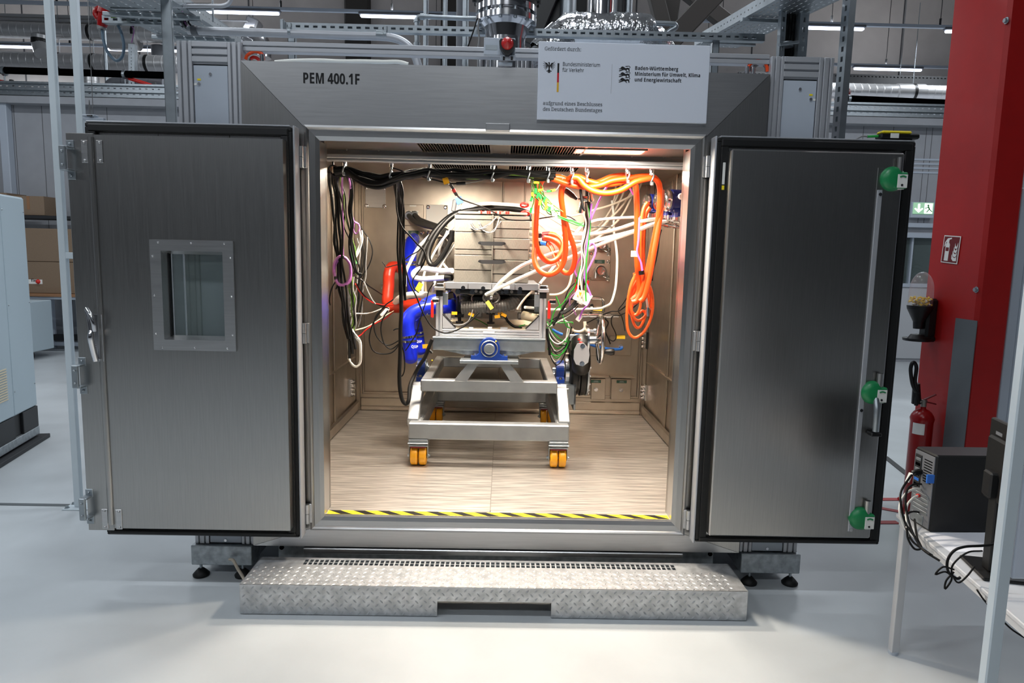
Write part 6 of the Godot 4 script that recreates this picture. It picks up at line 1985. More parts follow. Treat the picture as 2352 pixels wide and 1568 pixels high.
	lay("black_lead", [V(0.85,1.453,-0.75),V(0.825,1.372,-0.919),V(0.772,1.307,-1.087),V(0.749,1.284,-1.256),V(0.77,1.215,-1.425),V(0.829,1.134,-1.594),V(0.863,1.073,-1.762),V(0.87,1.031,-1.931),V(0.866,1.023,-2.1)], 0.004, "black_cable", "black lead from the orange coil sagging over the service panel")
	lay("black_lead", [V(0.782,1.538,-0.75),V(0.797,1.445,-0.975),V(0.81,1.38,-1.2),V(0.814,1.31,-1.425),V(0.878,1.252,-1.65),V(0.937,1.173,-1.875),V(0.989,1.097,-2.1)], 0.0035, "black_cable", "black lead dropping left of the orange coil to a small fitting")
	lay("black_lead", [V(0.808,1.202,-2),V(0.836,1.167,-2),V(0.816,1.105,-2),V(0.841,1.043,-2),V(0.86,0.999,-2)], 0.005, "black_cable", "black lead hanging from the angle valve by the hand wheel")
	lay("black_lead", [V(0.946,1.853,-0.8),V(0.936,1.799,-0.8),V(0.933,1.745,-0.8),V(0.924,1.678,-0.8),V(0.909,1.606,-0.8),V(0.906,1.545,-0.8)], 0.006, "black_cable", "black lead with couplings falling beside the rightmost orange cable")
	g = G.new()
	g.box(V(0.744,1.703,-0.55), V(0.04, 0.034, 0.004), 0.001)
	tag(obj("cable_tag", g, "cream_tube"), "pale clip label on the orange cable right of the rear port plates", "tag")
	g = G.new()
	g.cyl(V(0.799,1.608,-0.6), V(0.803,1.585,-0.6), 0.017, 12)
	tag(obj("plug", g, "black_plastic"), "small black plug at the end of the violet cable, in the orange bundle", "connector")
	# ---- violet cables
	n = 0
	for p in [[V(0.752,2.047,-0.7),V(0.73,2.081,-0.7),V(0.699,2.114,-0.7),V(0.663,2.128,-0.7),V(0.623,2.116,-0.7),V(0.584,2.072,-0.7),V(0.557,2.019,-0.7),V(0.53,1.956,-0.7),V(0.505,1.891,-0.7),V(0.496,1.833,-0.7),V(0.489,1.763,-0.7),V(0.486,1.687,-0.7),V(0.483,1.599,-0.7),V(0.488,1.54,-0.7),V(0.524,1.452,-0.7)], [V(0.508,1.99,-0.7),V(0.504,1.932,-0.7),V(0.498,1.862,-0.7),V(0.493,1.787,-0.7),V(0.496,1.74,-0.7),V(0.519,1.763,-0.7),V(0.54,1.738,-0.7),V(0.539,1.694,-0.7),V(0.517,1.641,-0.7),V(0.49,1.581,-0.7),V(0.482,1.552,-0.7)], [V(0.764,1.907,-0.55),V(0.764,1.834,-0.55),V(0.763,1.766,-0.55),V(0.758,1.721,-0.55),V(0.765,1.693,-0.55),V(0.784,1.654,-0.55),V(0.794,1.609,-0.55)], [V(0.501,1.698,-1),V(0.467,1.635,-1),V(0.455,1.592,-1),V(0.47,1.557,-1),V(0.484,1.55,-1)], [V(0.518,1.6,-1),V(0.52,1.544,-1),V(0.54,1.488,-1),V(0.559,1.439,-1),V(0.547,1.382,-1),V(0.513,1.338,-1),V(0.493,1.281,-1)]]:
		lay("violet_cable", p, 0.0055, "violet", ["violet cable arching from the right clip to the centre harness", "violet cable making a small loop by the centre harness", "violet cable hanging on the orange cables at the right", "short violet cable bowing left of the centre harness", "violet cable hanging below the centre harness"][n])
		n += 1
	# ---- centre harness right of the stack
	var C = [V(0.467,2.121,-0.6),V(0.477,2.059,-0.65),V(0.484,1.995,-0.7),V(0.49,1.923,-0.75),V(0.492,1.855,-0.8),V(0.493,1.79,-0.837),V(0.497,1.718,-0.875),V(0.497,1.644,-0.913),V(0.498,1.569,-0.95),V(0.496,1.492,-0.967),V(0.479,1.415,-0.983),V(0.444,1.362,-1),V(0.381,1.316,-1)]
	for k in 4:
		lay("centre_harness", shifted(C, V(0.007 * (k - 1.5), 0, 0.008 * k), 0.004, rng), 0.0095 if k == 1 else 0.0055, "black_sleeve" if k == 1 else "black_cable", "black strand of the harness hanging right of the stack", "cable", "strands of the centre harness")
	for k in 4:
		lay("white_strand", shifted([V(0.454,2.011,-0.7),V(0.468,1.948,-0.7),V(0.485,1.874,-0.7),V(0.47,1.804,-0.7),V(0.461,1.728,-0.7),V(0.467,1.646,-0.7),V(0.461,1.551,-0.7),V(0.458,1.48,-0.7),V(0.472,1.421,-0.7)], V(0.012 * k - 0.01, 0, 0.01), 0.008, rng), 0.004, ["white_cable", "cream_tube", "grey_cable", "green_cable"][k], ["white", "cream", "grey", "green"][k] + " strand twisted along the centre harness")
	lay("plug_cable", [V(0.397,2.13,-0.5),V(0.415,2.087,-0.5),V(0.423,2.022,-0.5),V(0.436,1.957,-0.5),V(0.448,1.935,-0.5)], 0.008, "black_cable", "black cable bowing from the clip to the centre harness")
	g = G.new()
	g.lathe([Vector2(0.0, 0), Vector2(0.012, 0.0), Vector2(0.016, 0.15), Vector2(0.016, 0.6), Vector2(0.011, 0.8), Vector2(0.008, 1.0), Vector2(0, 1.0)], V(0.341,2.057,-0.6), V(0.412,2.005,-0.6), 14)
	tag(obj("cable_plug", g, "black_plastic"), "large black circular plug hanging between the orange loops", "connector")
	for a in [[V(0.487,2.055,-0.6), V(0.494,1.993,-0.6), "chrome circular connector on the right of the centre harness"], [V(0.441,1.986,-0.6), V(0.43,1.927,-0.6), "chrome circular connector on the left of the centre harness"]]:
		g = G.new()
		g.cyl(a[0], a[1], 0.014, 14)
		g.cyl(a[0].lerp(a[1], 0.75), a[0].lerp(a[1], 0.95), 0.018, 14)
		tag(obj("circular_connector", g, "chrome"), a[2], "connector")
	g = G.new()
	g.box(V(0.443,2.006,-0.6), V(0.05, 0.012, 0.014), 0.003)
	g.box(V(0.457,2.009,-0.6), V(0.03, 0.03, 0.012), 0.003)
	tag(obj("tee_fitting", g, "chrome"), "chrome tee fitting beside the large black plug", "fitting")
	lay("thin_rod", [V(0.525,1.864,-0.9), V(0.665,1.867,-0.9)], 0.003, "black_cable", "thin black rod end sticking out right of the harness", "cable tie")
	# red probe clips and a bunch of tags
	n = 0
	for a in [[V(0.46,1.538,-0.95), V(0.463,1.461,-0.95)], [V(0.537,1.532,-0.95), V(0.524,1.476,-0.95)]]:
		g = G.new()
		g.cyl(a[0], a[1], 0.0075, 10)
		tag(obj("test_probe", g, "red_cable"), ["left red test probe hanging at the centre harness", "right red test probe hanging at the centre harness"][n], "probe")
		n += 1
	n = 0
	for a in [[V(0.473,1.44,-0.93), 0.045, 0.07, -0.4, "white_label", "white tag with yellow stripe under the red probes"], [V(0.506,1.448,-0.94), 0.03, 0.045, -0.2, "cream_tube", "pale tag between the white tags under the red probes"], [V(0.525,1.418,-0.92), 0.05, 0.075, -0.5, "white_label", "lowest white tag under the red probes"], [V(0.498,1.412,-0.95), 0.04, 0.06, -0.45, "white_label", "white tag half hidden behind the other tags"], [V(0.48,1.445,-0.925), 0.018, 0.03, -0.4, "yellow_tag", "yellow sticker on the white tag under the red probes"], [V(0.493,1.291,-1), 0.03, 0.045, -0.6, "white_label", "small white tag over the gear drive's coil of tube"]]:
		g = G.new()
		g.box(a[0], V(a[1], a[2], 0.002), 0, Basis(V(0, 0, 1), a[3]))
		tag(obj("cable_tag", g, a[4]), a[5], "tag")
	for k in 4:
		g = G.new()
		g.cyl(V(0.486,1.552,-0.95) + V(0.012 * k - 0.02, 0.01 * (k % 2), 0), V(0.491,1.503,-0.95) + V(0.014 * k - 0.02, 0, 0), 0.009, 8)
		tag(obj("black_plug", g, ["black_plastic", "amber_tag", "black_plastic", "black_plastic"][k]), "plug in the bunch of plugs between the red test probes", "connector", "plugs between the red probes")
	# ---- green earth wires with their tags
	for k in 7:
		lay("green_wire", shifted([V(0.14,2.108,-0.5),V(0.157,2.094,-0.517),V(0.173,2.058,-0.533),V(0.183,2.021,-0.55),V(0.204,1.988,-0.55),V(0.236,1.95,-0.55),V(0.268,1.923,-0.55),V(0.302,1.907,-0.55)], V(0.007 * (k - 3), 0.004 * k, 0.005 * k), 0.012, rng), 0.0032, "green_cable" if k % 2 else "olive_cable", "thin green wire of the tagged bunch below the ceiling clip", "cable", "green wires below the clip")
	for k in 3:
		lay("green_wire", shifted([V(0.306,1.91,-0.6),V(0.352,1.892,-0.6),V(0.387,1.881,-0.6),V(0.422,1.871,-0.6),V(0.456,1.866,-0.6)], V(0, 0.008 * k - 0.012, 0), 0.004, rng), 0.0032, "green_cable", "green wire running from the tagged bunch to the centre harness", "cable", "green wires to the centre harness")
	lay("green_wire", [V(0.151,2.103,-0.5),V(0.152,2.06,-0.5),V(0.159,2.016,-0.5),V(0.162,1.984,-0.5),V(0.149,1.94,-0.5)], 0.0032, "olive_cable", "green wire hanging left of the tagged bunch to the stack top")
	lay("grey_lead", [V(0.325,2.112,-0.5),V(0.309,2.096,-0.5),V(0.299,2.068,-0.5),V(0.283,2.046,-0.5),V(0.255,2.04,-0.5),V(0.228,2.034,-0.5),V(0.194,2.044,-0.5)], 0.003, "grey_cable", "thin lead curving from the clip to the green and yellow tags")
	var spots = [V(0.172,2.079,-0.47), V(0.195,2.04,-0.47), V(0.245,2.035,-0.47), V(0.264,2.039,-0.47), V(0.168,2.033,-0.47), V(0.152,2.011,-0.47), V(0.148,1.992,-0.47), V(0.193,2.006,-0.47), V(0.194,1.971,-0.47), V(0.219,1.988,-0.47), V(0.227,1.975,-0.47), V(0.228,1.945,-0.47), V(0.248,1.937,-0.47), V(0.261,1.947,-0.47), V(0.268,1.913,-0.47), V(0.284,1.904,-0.47), V(0.18,2.009,-0.47), V(0.147,1.93,-0.5)]
	for k in spots.size():
		g = G.new()
		g.box(spots[k], V(0.03, 0.012, 0.012) if k < 4 else V(0.014, 0.03, 0.012), 0.002, Basis(V(0, 0, 1), rng.randf_range(-0.6, 0.6) if k > 3 else rng.randf_range(-0.05, 0.25)))
		var c = ["yellow_tag", "yellow_tag", "green_tag", "yellow_tag", "green_tag", "yellow_tag", "green_tag", "green_tag", "yellow_tag", "green_tag", "yellow_tag", "yellow_tag", "green_tag", "white_label", "white_label", "white_label", "green_tag", "green_tag"][k]
		tag(obj("wire_marker", g, c), {"yellow_tag": "yellow marker sleeve on the bunch of green wires", "green_tag": "green marker sleeve on the bunch of green wires", "white_label": "white marker sleeve at the lower end of the green wires"}[c], "marker", {"yellow_tag": "yellow wire markers", "green_tag": "green wire markers", "white_label": "white wire markers"}[c])
	# ---- tangle right of the profile frame
	for k in 9:
		var a0 = V(0.297,1.248,-1.15) + V(0, -0.012 * k, 0.02 * rng.randf())
		var b0 = V(0.457,1.173,-1.25) + V(rng.randf_range(-0.02, 0.03), 0.012 * k - 0.06, 0)
		var drop = 0.05 + 0.022 * k
		lay("tangled_wire", [a0, a0.lerp(b0, 0.15) - V(0, drop * 0.6, 0), a0.lerp(b0, 0.45) - V(0, drop, 0), a0.lerp(b0, 0.8) - V(0, drop * 0.7, 0), b0], 0.0038, ["green_cable", "white_cable", "black_cable"][k % 3], ["green wire sagging in the tangle between frame and gear drive", "white wire sagging in the tangle between frame and gear drive", "black wire sagging in the tangle between frame and gear drive"][k % 3], "cable", ["green tangle wires", "white tangle wires", "black tangle wires"][k % 3])
	n = 0
	for a in [[[V(0.305,1.203,-1.15),V(0.322,1.137,-1.15),V(0.375,1.1,-1.15),V(0.426,1.139,-1.15),V(0.446,1.191,-1.15),V(0.43,1.25,-1.15),V(0.385,1.257,-1.15),V(0.327,1.219,-1.15)], "white_cable"], [[V(0.305,1.069,-1.15),V(0.333,1.032,-1.15),V(0.377,1.024,-1.15),V(0.421,1.056,-1.15),V(0.448,1.132,-1.15)], "green_cable"], [[V(0.332,1.055,-1.15),V(0.377,1.048,-1.15),V(0.427,1.086,-1.15),V(0.452,1.147,-1.15)], "black_cable"], [[V(0.302,1.216,-1.1),V(0.351,1.268,-1.1),V(0.424,1.292,-1.1),V(0.466,1.329,-1.1),V(0.495,1.359,-1.1)], "black_cable"], [[V(0.309,1.22,-1.1),V(0.381,1.262,-1.1),V(0.438,1.299,-1.1),V(0.481,1.329,-1.1)], "white_cable"], [[V(0.316,1.227,-1.1),V(0.339,1.33,-1.06),V(0.385,1.377,-1.02),V(0.422,1.444,-0.98),V(0.455,1.503,-0.94),V(0.478,1.622,-0.9)], "green_cable"], [[V(0.347,1.421,-1.1),V(0.378,1.349,-1.1),V(0.394,1.298,-1.1),V(0.418,1.233,-1.1),V(0.448,1.212,-1.1)], "green_cable"], [[V(0.334,1.228,-1.1),V(0.421,1.387,-1.1),V(0.467,1.409,-1.1),V(0.485,1.424,-1.1)], "black_sleeve"], [[V(0.322,1.26,-1.1),V(0.381,1.247,-1.1),V(0.454,1.252,-1.1),V(0.462,1.241,-1.1)], "green_cable"], [[V(0.308,1.253,-1.1),V(0.372,1.298,-1.1),V(0.407,1.357,-1.1),V(0.412,1.423,-1.1),V(0.433,1.474,-1.1),V(0.468,1.511,-1.1)], "black_cable"], [[V(0.468,1.448,-1.05),V(0.437,1.412,-1.05),V(0.435,1.369,-1.05),V(0.461,1.333,-1.05),V(0.477,1.304,-1.05)], "purple"]]:
		lay("tangled_wire", a[0], 0.008 if a[1] == "black_sleeve" else 0.004, a[1], ["white wire making the round loop beside the profile frame", "lowest green wire drooping under the tangle", "black wire drooping just above the lowest green wire", "black wire rising from the frame to the centre harness", "white wire rising from the frame to the centre harness", "green wire climbing steeply to the centre harness", "green wire falling from the yellow-green end by the tray", "thick black sleeve slanting up to the tags", "green wire lying level over the tangle", "black wire climbing left of the white tags", "purple wire bowing left of the white tags"][n])
		n += 1
	lay("black_drop", [V(0.295,1.208,-1.1),V(0.3,1.157,-1.1),V(0.311,1.106,-1.1),V(0.318,1.032,-1.1)], 0.009, "black_sleeve", "black bunch of wires hanging beside the profile frame's right post")
	for k in 3:
		lay("frame_lead", shifted([V(-0.014,1.289,-1.2),V(0.016,1.271,-1.2),V(0.041,1.236,-1.2),V(0.077,1.207,-1.2),V(0.131,1.193,-1.2)] if k == 0 else ([V(-0.212,1.259,-1.25),V(-0.152,1.233,-1.25),V(-0.097,1.204,-1.25)] if k == 1 else [V(0.089,1.183,-1.2),V(0.119,1.208,-1.2),V(0.154,1.22,-1.2)]), V(0, 0, 0), 0.001, rng), 0.009 if k == 0 else 0.003, "black_cable" if k == 0 else "green_cable", ["black cable on the profile frame's base sheet", "green wire on the left of the frame's base sheet", "green wire near the frame's right gusset"][k])
	lay("frame_lead", [V(-0.194,1.324,-1.08),V(-0.205,1.283,-1.08),V(-0.222,1.248,-1.08),V(-0.262,1.224,-1.08),V(-0.314,1.223,-1.08),V(-0.366,1.239,-1.08)], 0.003, "grey_cable", "grey lead curving in the frame's lower left corner")
	lay("plastic_strip", [V(0.191,1.454,-1.08),V(0.146,1.407,-1.08),V(0.107,1.351,-1.08),V(0.097,1.33,-1.08)], 0.007, "clear_tube", "pale plastic strip slanting from the tray to the pump", "strip")

# ---------------------------------------------------------------- step, sign and everything on top of the chamber
func strut(called: String, a: Vector3, b: Vector3, label: String, face: Vector3, w := 0.041, holes := true) -> Node3D:
	# slotted C channel from a to b; the slotted web looks along face
	var t = thing(called, label, "channel", a)
	var d = (b - a).normalized()
	var z = face.normalized()
	var y = z.cross(d).normalized()
	var tr = Transform3D(Basis(d, y, z), a - y * w * 0.5)
	var g = G.new()
	if holes:
		g.slotted(a.distance_to(b), w, 0.003, Vector2(0.026, 0.014), 0.05, [w * 0.5], tr)
		obj("slotted_web", g, "zinc", t)
		g = G.new()
	for s in [0.0, w - 0.003]:
		g.box(tr * V(a.distance_to(b) / 2, s + 0.0015, -w * 0.5), V(a.distance_to(b), 0.003, w), 0, tr.basis)
	if not holes:
		g.box(tr * V(a.distance_to(b) / 2, w * 0.5, -0.0015), V(a.distance_to(b), w, 0.003), 0, tr.basis)
	for s in [0.004, w - 0.012]:
		g.box(tr * V(a.distance_to(b) / 2, s + 0.004, -w), V(a.distance_to(b), 0.008, 0.003), 0, tr.basis)
	obj("flanges", g, "zinc", t)
	return t

func tray(called: String, a: Vector3, d: Vector3, len: float, w: float, label: String) -> void:
	# cable tray: a is the middle of one end, d its run; perforated floor, two side rails
	var t = thing(called, label, "cable tray", a)
	var z = d.normalized()
	var x = V(0, 1, 0).cross(z).normalized()
	var y = z.cross(x)
	var g = G.new()
	var rows = []
	for k in 7: rows.append(w * (k + 0.7) / 7.4)
	g.slotted(len, w, 0.002, Vector2(0.03, 0.009), 0.05, rows, Transform3D(Basis(z, x, y), a - x * w * 0.5))
	obj("perforated_floor", g, "zinc", t)
	for s in [-1.0, 1.0]:
		g = G.new()
		g.slotted(len, 0.06, 0.002, Vector2(0.012, 0.008), 0.05, [0.03], Transform3D(Basis(z, y, x * (-1.0)), a + x * (w * 0.5) * s))
		g.bar(a + x * (w * 0.5 - 0.01) * s + y * 0.06, a + x * (w * 0.5 - 0.01) * s + y * 0.06 + z * len, 0.022, 0.003)
		obj("side_rail", g, "zinc", t)
	for k in 3:
		g = G.new()
		var c = a + z * len * (0.12 + 0.33 * k) - y * 0.018
		g.bar(c - x * (w * 0.5 + 0.03), c + x * (w * 0.5 + 0.03), 0.03, 0.02, 0.002)
		obj("support_bar", g, "zinc", t)

func step_platform() -> void:
	var t = thing("step_platform", "galvanized tread plate step in front of the chamber, with a slotted rear strip", "step", V(-0.01, 0, 0.2))
	var g = G.new()
	var x0 = -1.188
	var x1 = 1.17
	var h = 0.147
	var zf = 0.36
	var zb = 0.07
	var c0 = V(-0.277,0.036,0.36).x
	var c1 = V(0.254,0.044,0.36).x
	var ch = V(-0.012,0.079,0.36).y
	# top sheet: front field, slotted strip, rear rim
	g.span(V(x0, h - 0.005, 0.148), V(x1, h, zf))
	g.span(V(x0, h - 0.005, zb), V(x1, h, 0.09))
	g.span(V(x0, h - 0.005, 0.09), V(-0.965, h, 0.148))
	g.span(V(0.915, h - 0.005, 0.09), V(x1, h, 0.148))
	g.slotted(1.88, 0.058, 0.004, Vector2(0.0175, 0.025), 0.0251, [0.0145, 0.0435], Transform3D(Basis(V(1, 0, 0), V(0, 0, -1), V(0, 1, 0)), V(-0.965, h - 0.005, 0.148)))
	obj("top_plate", g, "tread", t)
	g = G.new()
	g.span(V(x0, 0.004, zf - 0.006), V(c0, h, zf + 0.0005))
	g.span(V(c1, 0.004, zf - 0.006), V(x1, h, zf + 0.0005))
	g.span(V(c0, ch, zf - 0.006), V(c1, h, zf + 0.0005))
	obj("front_plate", g, "tread", t)
	for s in [x0, x1]:
		g = G.new()
		g.span(V(s - 0.002, 0.004, zb), V(s + 0.002, h, zf))
		obj("side_plate", g, "tread", t)
	g = G.new()
	g.span(V(-0.9, 0.0, 0.12), V(0.9, 0.1, 0.13))
	g.span(V(-0.95, h - 0.07, 0.088), V(0.9, h - 0.06, 0.15))
	obj("underframe", g, "base_dark", t)
	for x in [x0 + 0.05, -0.5, 0.5, x1 - 0.05]:
		g = G.new()
		g.span(V(x - 0.02, 0.0, 0.13), V(x + 0.02, h - 0.005, 0.3), 0.003)
		obj("bearer", g, "galvanized", t)
	# raised lens-shaped lugs, alternately turned
	g = G.new()
	var p = 0.0205
	for face in 2:
		var rows = int((zf - 0.16) / p) if face == 0 else 7
		var cols = int((x1 - x0 - 0.04) / (2 * p))
		for r in rows:
			for c in cols:
				var x = x0 + 0.016 + (2 * c + r % 2) * p
				var q: Vector3
				var up: Vector3
				var b: Vector3
				if face == 0:
					q = V(x, h, zf - 0.012 - r * p)
					up = Vector3.UP
					b = V(0, 0, -1)
				else:
					q = V(x, 0.014 + r * 0.0195, zf + 0.0005)
					if q.x > c0 - 0.01 and q.x < c1 + 0.01 and q.y < ch + 0.01: continue
					up = V(0, 0, 1)
					b = V(0, 1, 0)
				var s = 1.0 if r % 2 == 0 else -1.0
				var d = (V(1, 0, 0) + b * s).normalized()
				var n = up.cross(d)
				var l = 0.0125
				var wd = 0.0038
				var pts = [q - d * l, q - d * l * 0.45 - n * wd, q + d * l * 0.45 - n * wd, q + d * l, q + d * l * 0.45 + n * wd, q - d * l * 0.45 + n * wd]
				var top: Vector3 = q + up * 0.0028
				for k in 6:
					g.flat(pts[k], pts[(k + 1) % 6], top)
	var lugs = obj("tread_lugs", g, "tread", t)
	lugs.set_meta("kind", "stuff")
	# drain tube behind the left end
	g = G.new()
	g.tube([V(-1.37,0.108,0.02), V(-1.339,0.115,0.05), V(-1.315,0.078,0.06), V(-1.287,0.028,0.06), V(-1.274,-0.014,0.06)], 0.008, 8)
	tag(obj("drain_tube", g, "clear_tube"), "short clear drain tube between the left base box and the step", "tube")

func funding_sign() -> void:
	var t = thing("funding_sign", "white sign board with German ministry lettering hung over the front panel", "sign", V(0.548, 2.32, 0.02))
	var zz = 0.024
	var g = G.new()
	g.span(V(0.1445, 2.321, 0.008), V(0.951, 2.6745, zz - 0.001), 0.002)
	obj("board", g, "white_sign", t)
	var F = zz - 0.0012
	letters("text_line", "Gefördert durch:", V(0.172,2.628,0.023), 0.0165, "ink", t, true, false, 0, 0.93)
	letters("text_line", "Bundesministerium", V(0.258,2.56,0.023), 0.0175, "ink", t, false, false, 0, 0.82)
	letters("text_line", "für Verkehr", V(0.258,2.534,0.023), 0.0175, "ink", t, false, false, 0, 0.82)
	letters("text_line", "Baden-Württemberg", V(0.599,2.551,0.023), 0.0165, "ink", t, false, true, 0, 0.9)
	letters("text_line", "Ministerium für Umwelt, Klima", V(0.599,2.525,0.023), 0.0165, "ink", t, false, true, 0, 0.9)
	letters("text_line", "und Energiewirtschaft", V(0.599,2.499,0.023), 0.0165, "ink", t, false, true, 0, 0.9)
	letters("text_line", "aufgrund eines Beschlusses", V(0.171,2.382,0.023), 0.0165, "ink", t, true, false, 0, 0.93)
	letters("text_line", "des Deutschen Bundestages", V(0.171,2.355,0.023), 0.0165, "ink", t, true, false, 0, 0.93)
	var top = V(0.239,2.578,0.023)
	var bot = V(0.239,2.448,0.023)
	for k in 3:
		g = G.new()
		g.span(V(top.x - 0.0045, lerpf(bot.y, top.y, (2 - k) / 3.0), F), V(top.x + 0.0045, lerpf(bot.y, top.y, (3 - k) / 3.0), F + 0.0008))
		obj("flag_bar", g, ["ink", "flag_red", "flag_gold"][k], t)
	g = G.new()
	var l0 = V(0.491,2.58,0.023)
	g.span(V(l0.x, V(0.494,2.447,0.023).y, F), V(l0.x + 0.001, l0.y, F + 0.0006))
	obj("divider_line", g, "grey_cable", t)
	# the eagle: body, tail and seven feathers a side
	var e = V(0.196,2.558,0.023)
	var T = Transform3D(Basis(), V(e.x, e.y, F))
	g = G.new()
	var u = 0.0257
	g.prism(PackedVector2Array([Vector2(-0.12, 0.5) * u, Vector2(-0.16, 0.1) * u, Vector2(-0.1, -0.35) * u, Vector2(0, -0.45) * u, Vector2(0.1, -0.35) * u, Vector2(0.16, 0.1) * u, Vector2(0.1, 0.55) * u, Vector2(0.12, 0.8) * u, Vector2(0.0, 0.95) * u, Vector2(-0.25, 0.85) * u, Vector2(-0.12, 0.75) * u]), 0.0008, T)
	for s in [-1.0, 1.0]:
		g.prism(PackedVector2Array([Vector2(0.12 * s, 0.35) * u, Vector2(0.35 * s, 0.75) * u, Vector2(0.7 * s, 0.85) * u, Vector2(0.78 * s, 0.7) * u, Vector2(0.45 * s, 0.5) * u, Vector2(0.14 * s, 0.05) * u]), 0.0008, T)
		for k in 6:
			var a = deg_to_rad(38 - k * 19)
			var b = Vector2(cos(a) * s, sin(a))
			var nn = Vector2(-b.y, b.x) * 0.05
			var st = Vector2(0.3 * s, 0.45 - k * 0.07)
			g.prism(PackedVector2Array([(st - nn) * u, (st + b * (0.85 - k * 0.05) - nn * 0.6) * u, (st + b * (0.95 - k * 0.05)) * u, (st + b * (0.85 - k * 0.05) + nn * 0.6) * u, (st + nn) * u]), 0.0008, T)
		g.prism(PackedVector2Array([Vector2(0.08 * s, -0.3) * u, Vector2(0.3 * s, -0.6) * u, Vector2(0.5 * s, -0.55) * u, Vector2(0.45 * s, -0.72) * u, Vector2(0.25 * s, -0.75) * u, Vector2(0.04 * s, -0.45) * u]), 0.0008, T)
	for k in 5:
		var x = (k - 2) * 0.1
		g.prism(PackedVector2Array([Vector2(x * 0.4 - 0.035, -0.4) * u, Vector2(x * 0.4 + 0.035, -0.4) * u, Vector2(x + 0.04, -0.95) * u, Vector2(x - 0.04, -0.95) * u]), 0.0008, T)
	obj("eagle_emblem", g, "ink", t)
	# three striding lions
	for k in 3:
		var c = V(0.55,2.56,0.023) if k == 0 else (V(0.551,2.534,0.023) if k == 1 else V(0.551,2.509,0.023))
		T = Transform3D(Basis(), V(c.x, c.y, F))
		g = G.new()
		var w = 0.0262
		g.prism(PackedVector2Array([Vector2(-0.62, 0.28) * w, Vector2(-0.4, 0.42) * w, Vector2(-0.15, 0.36) * w, Vector2(0.2, 0.12) * w, Vector2(0.62, 0.22) * w, Vector2(0.9, 0.05) * w, Vector2(0.98, -0.4) * w, Vector2(0.8, -0.42) * w, Vector2(0.72, -0.12) * w, Vector2(0.45, -0.08) * w, Vector2(0.1, -0.2) * w, Vector2(-0.35, -0.15) * w, Vector2(-0.52, 0.0) * w, Vector2(-0.72, 0.08) * w]), 0.0008, T)
		g.prism(PackedVector2Array([Vector2(-0.4, -0.08) * w, Vector2(-0.95, -0.3) * w, Vector2(-1.0, -0.42) * w, Vector2(-0.8, -0.42) * w, Vector2(-0.15, -0.2) * w]), 0.0008, T)
		g.prism(PackedVector2Array([Vector2(-0.5, 0.06) * w, Vector2(-0.98, 0.02) * w, Vector2(-0.95, -0.1) * w, Vector2(-0.5, -0.06) * w]), 0.0008, T)
		g.prism(PackedVector2Array([Vector2(0.5, 0.0) * w, Vector2(0.38, -0.28) * w, Vector2(0.6, -0.45) * w, Vector2(0.5, -0.48) * w, Vector2(0.2, -0.3) * w, Vector2(0.25, -0.1) * w]), 0.0008, T)
		g.prism(PackedVector2Array([Vector2(0.8, 0.12) * w, Vector2(0.98, 0.3) * w, Vector2(0.8, 0.45) * w, Vector2(0.3, 0.36) * w, Vector2(0.1, 0.42) * w, Vector2(0.28, 0.5) * w, Vector2(0.85, 0.55) * w, Vector2(1.08, 0.34) * w, Vector2(0.9, 0.06) * w]), 0.0008, T)
		obj("lion_emblem", g, "ink", t)

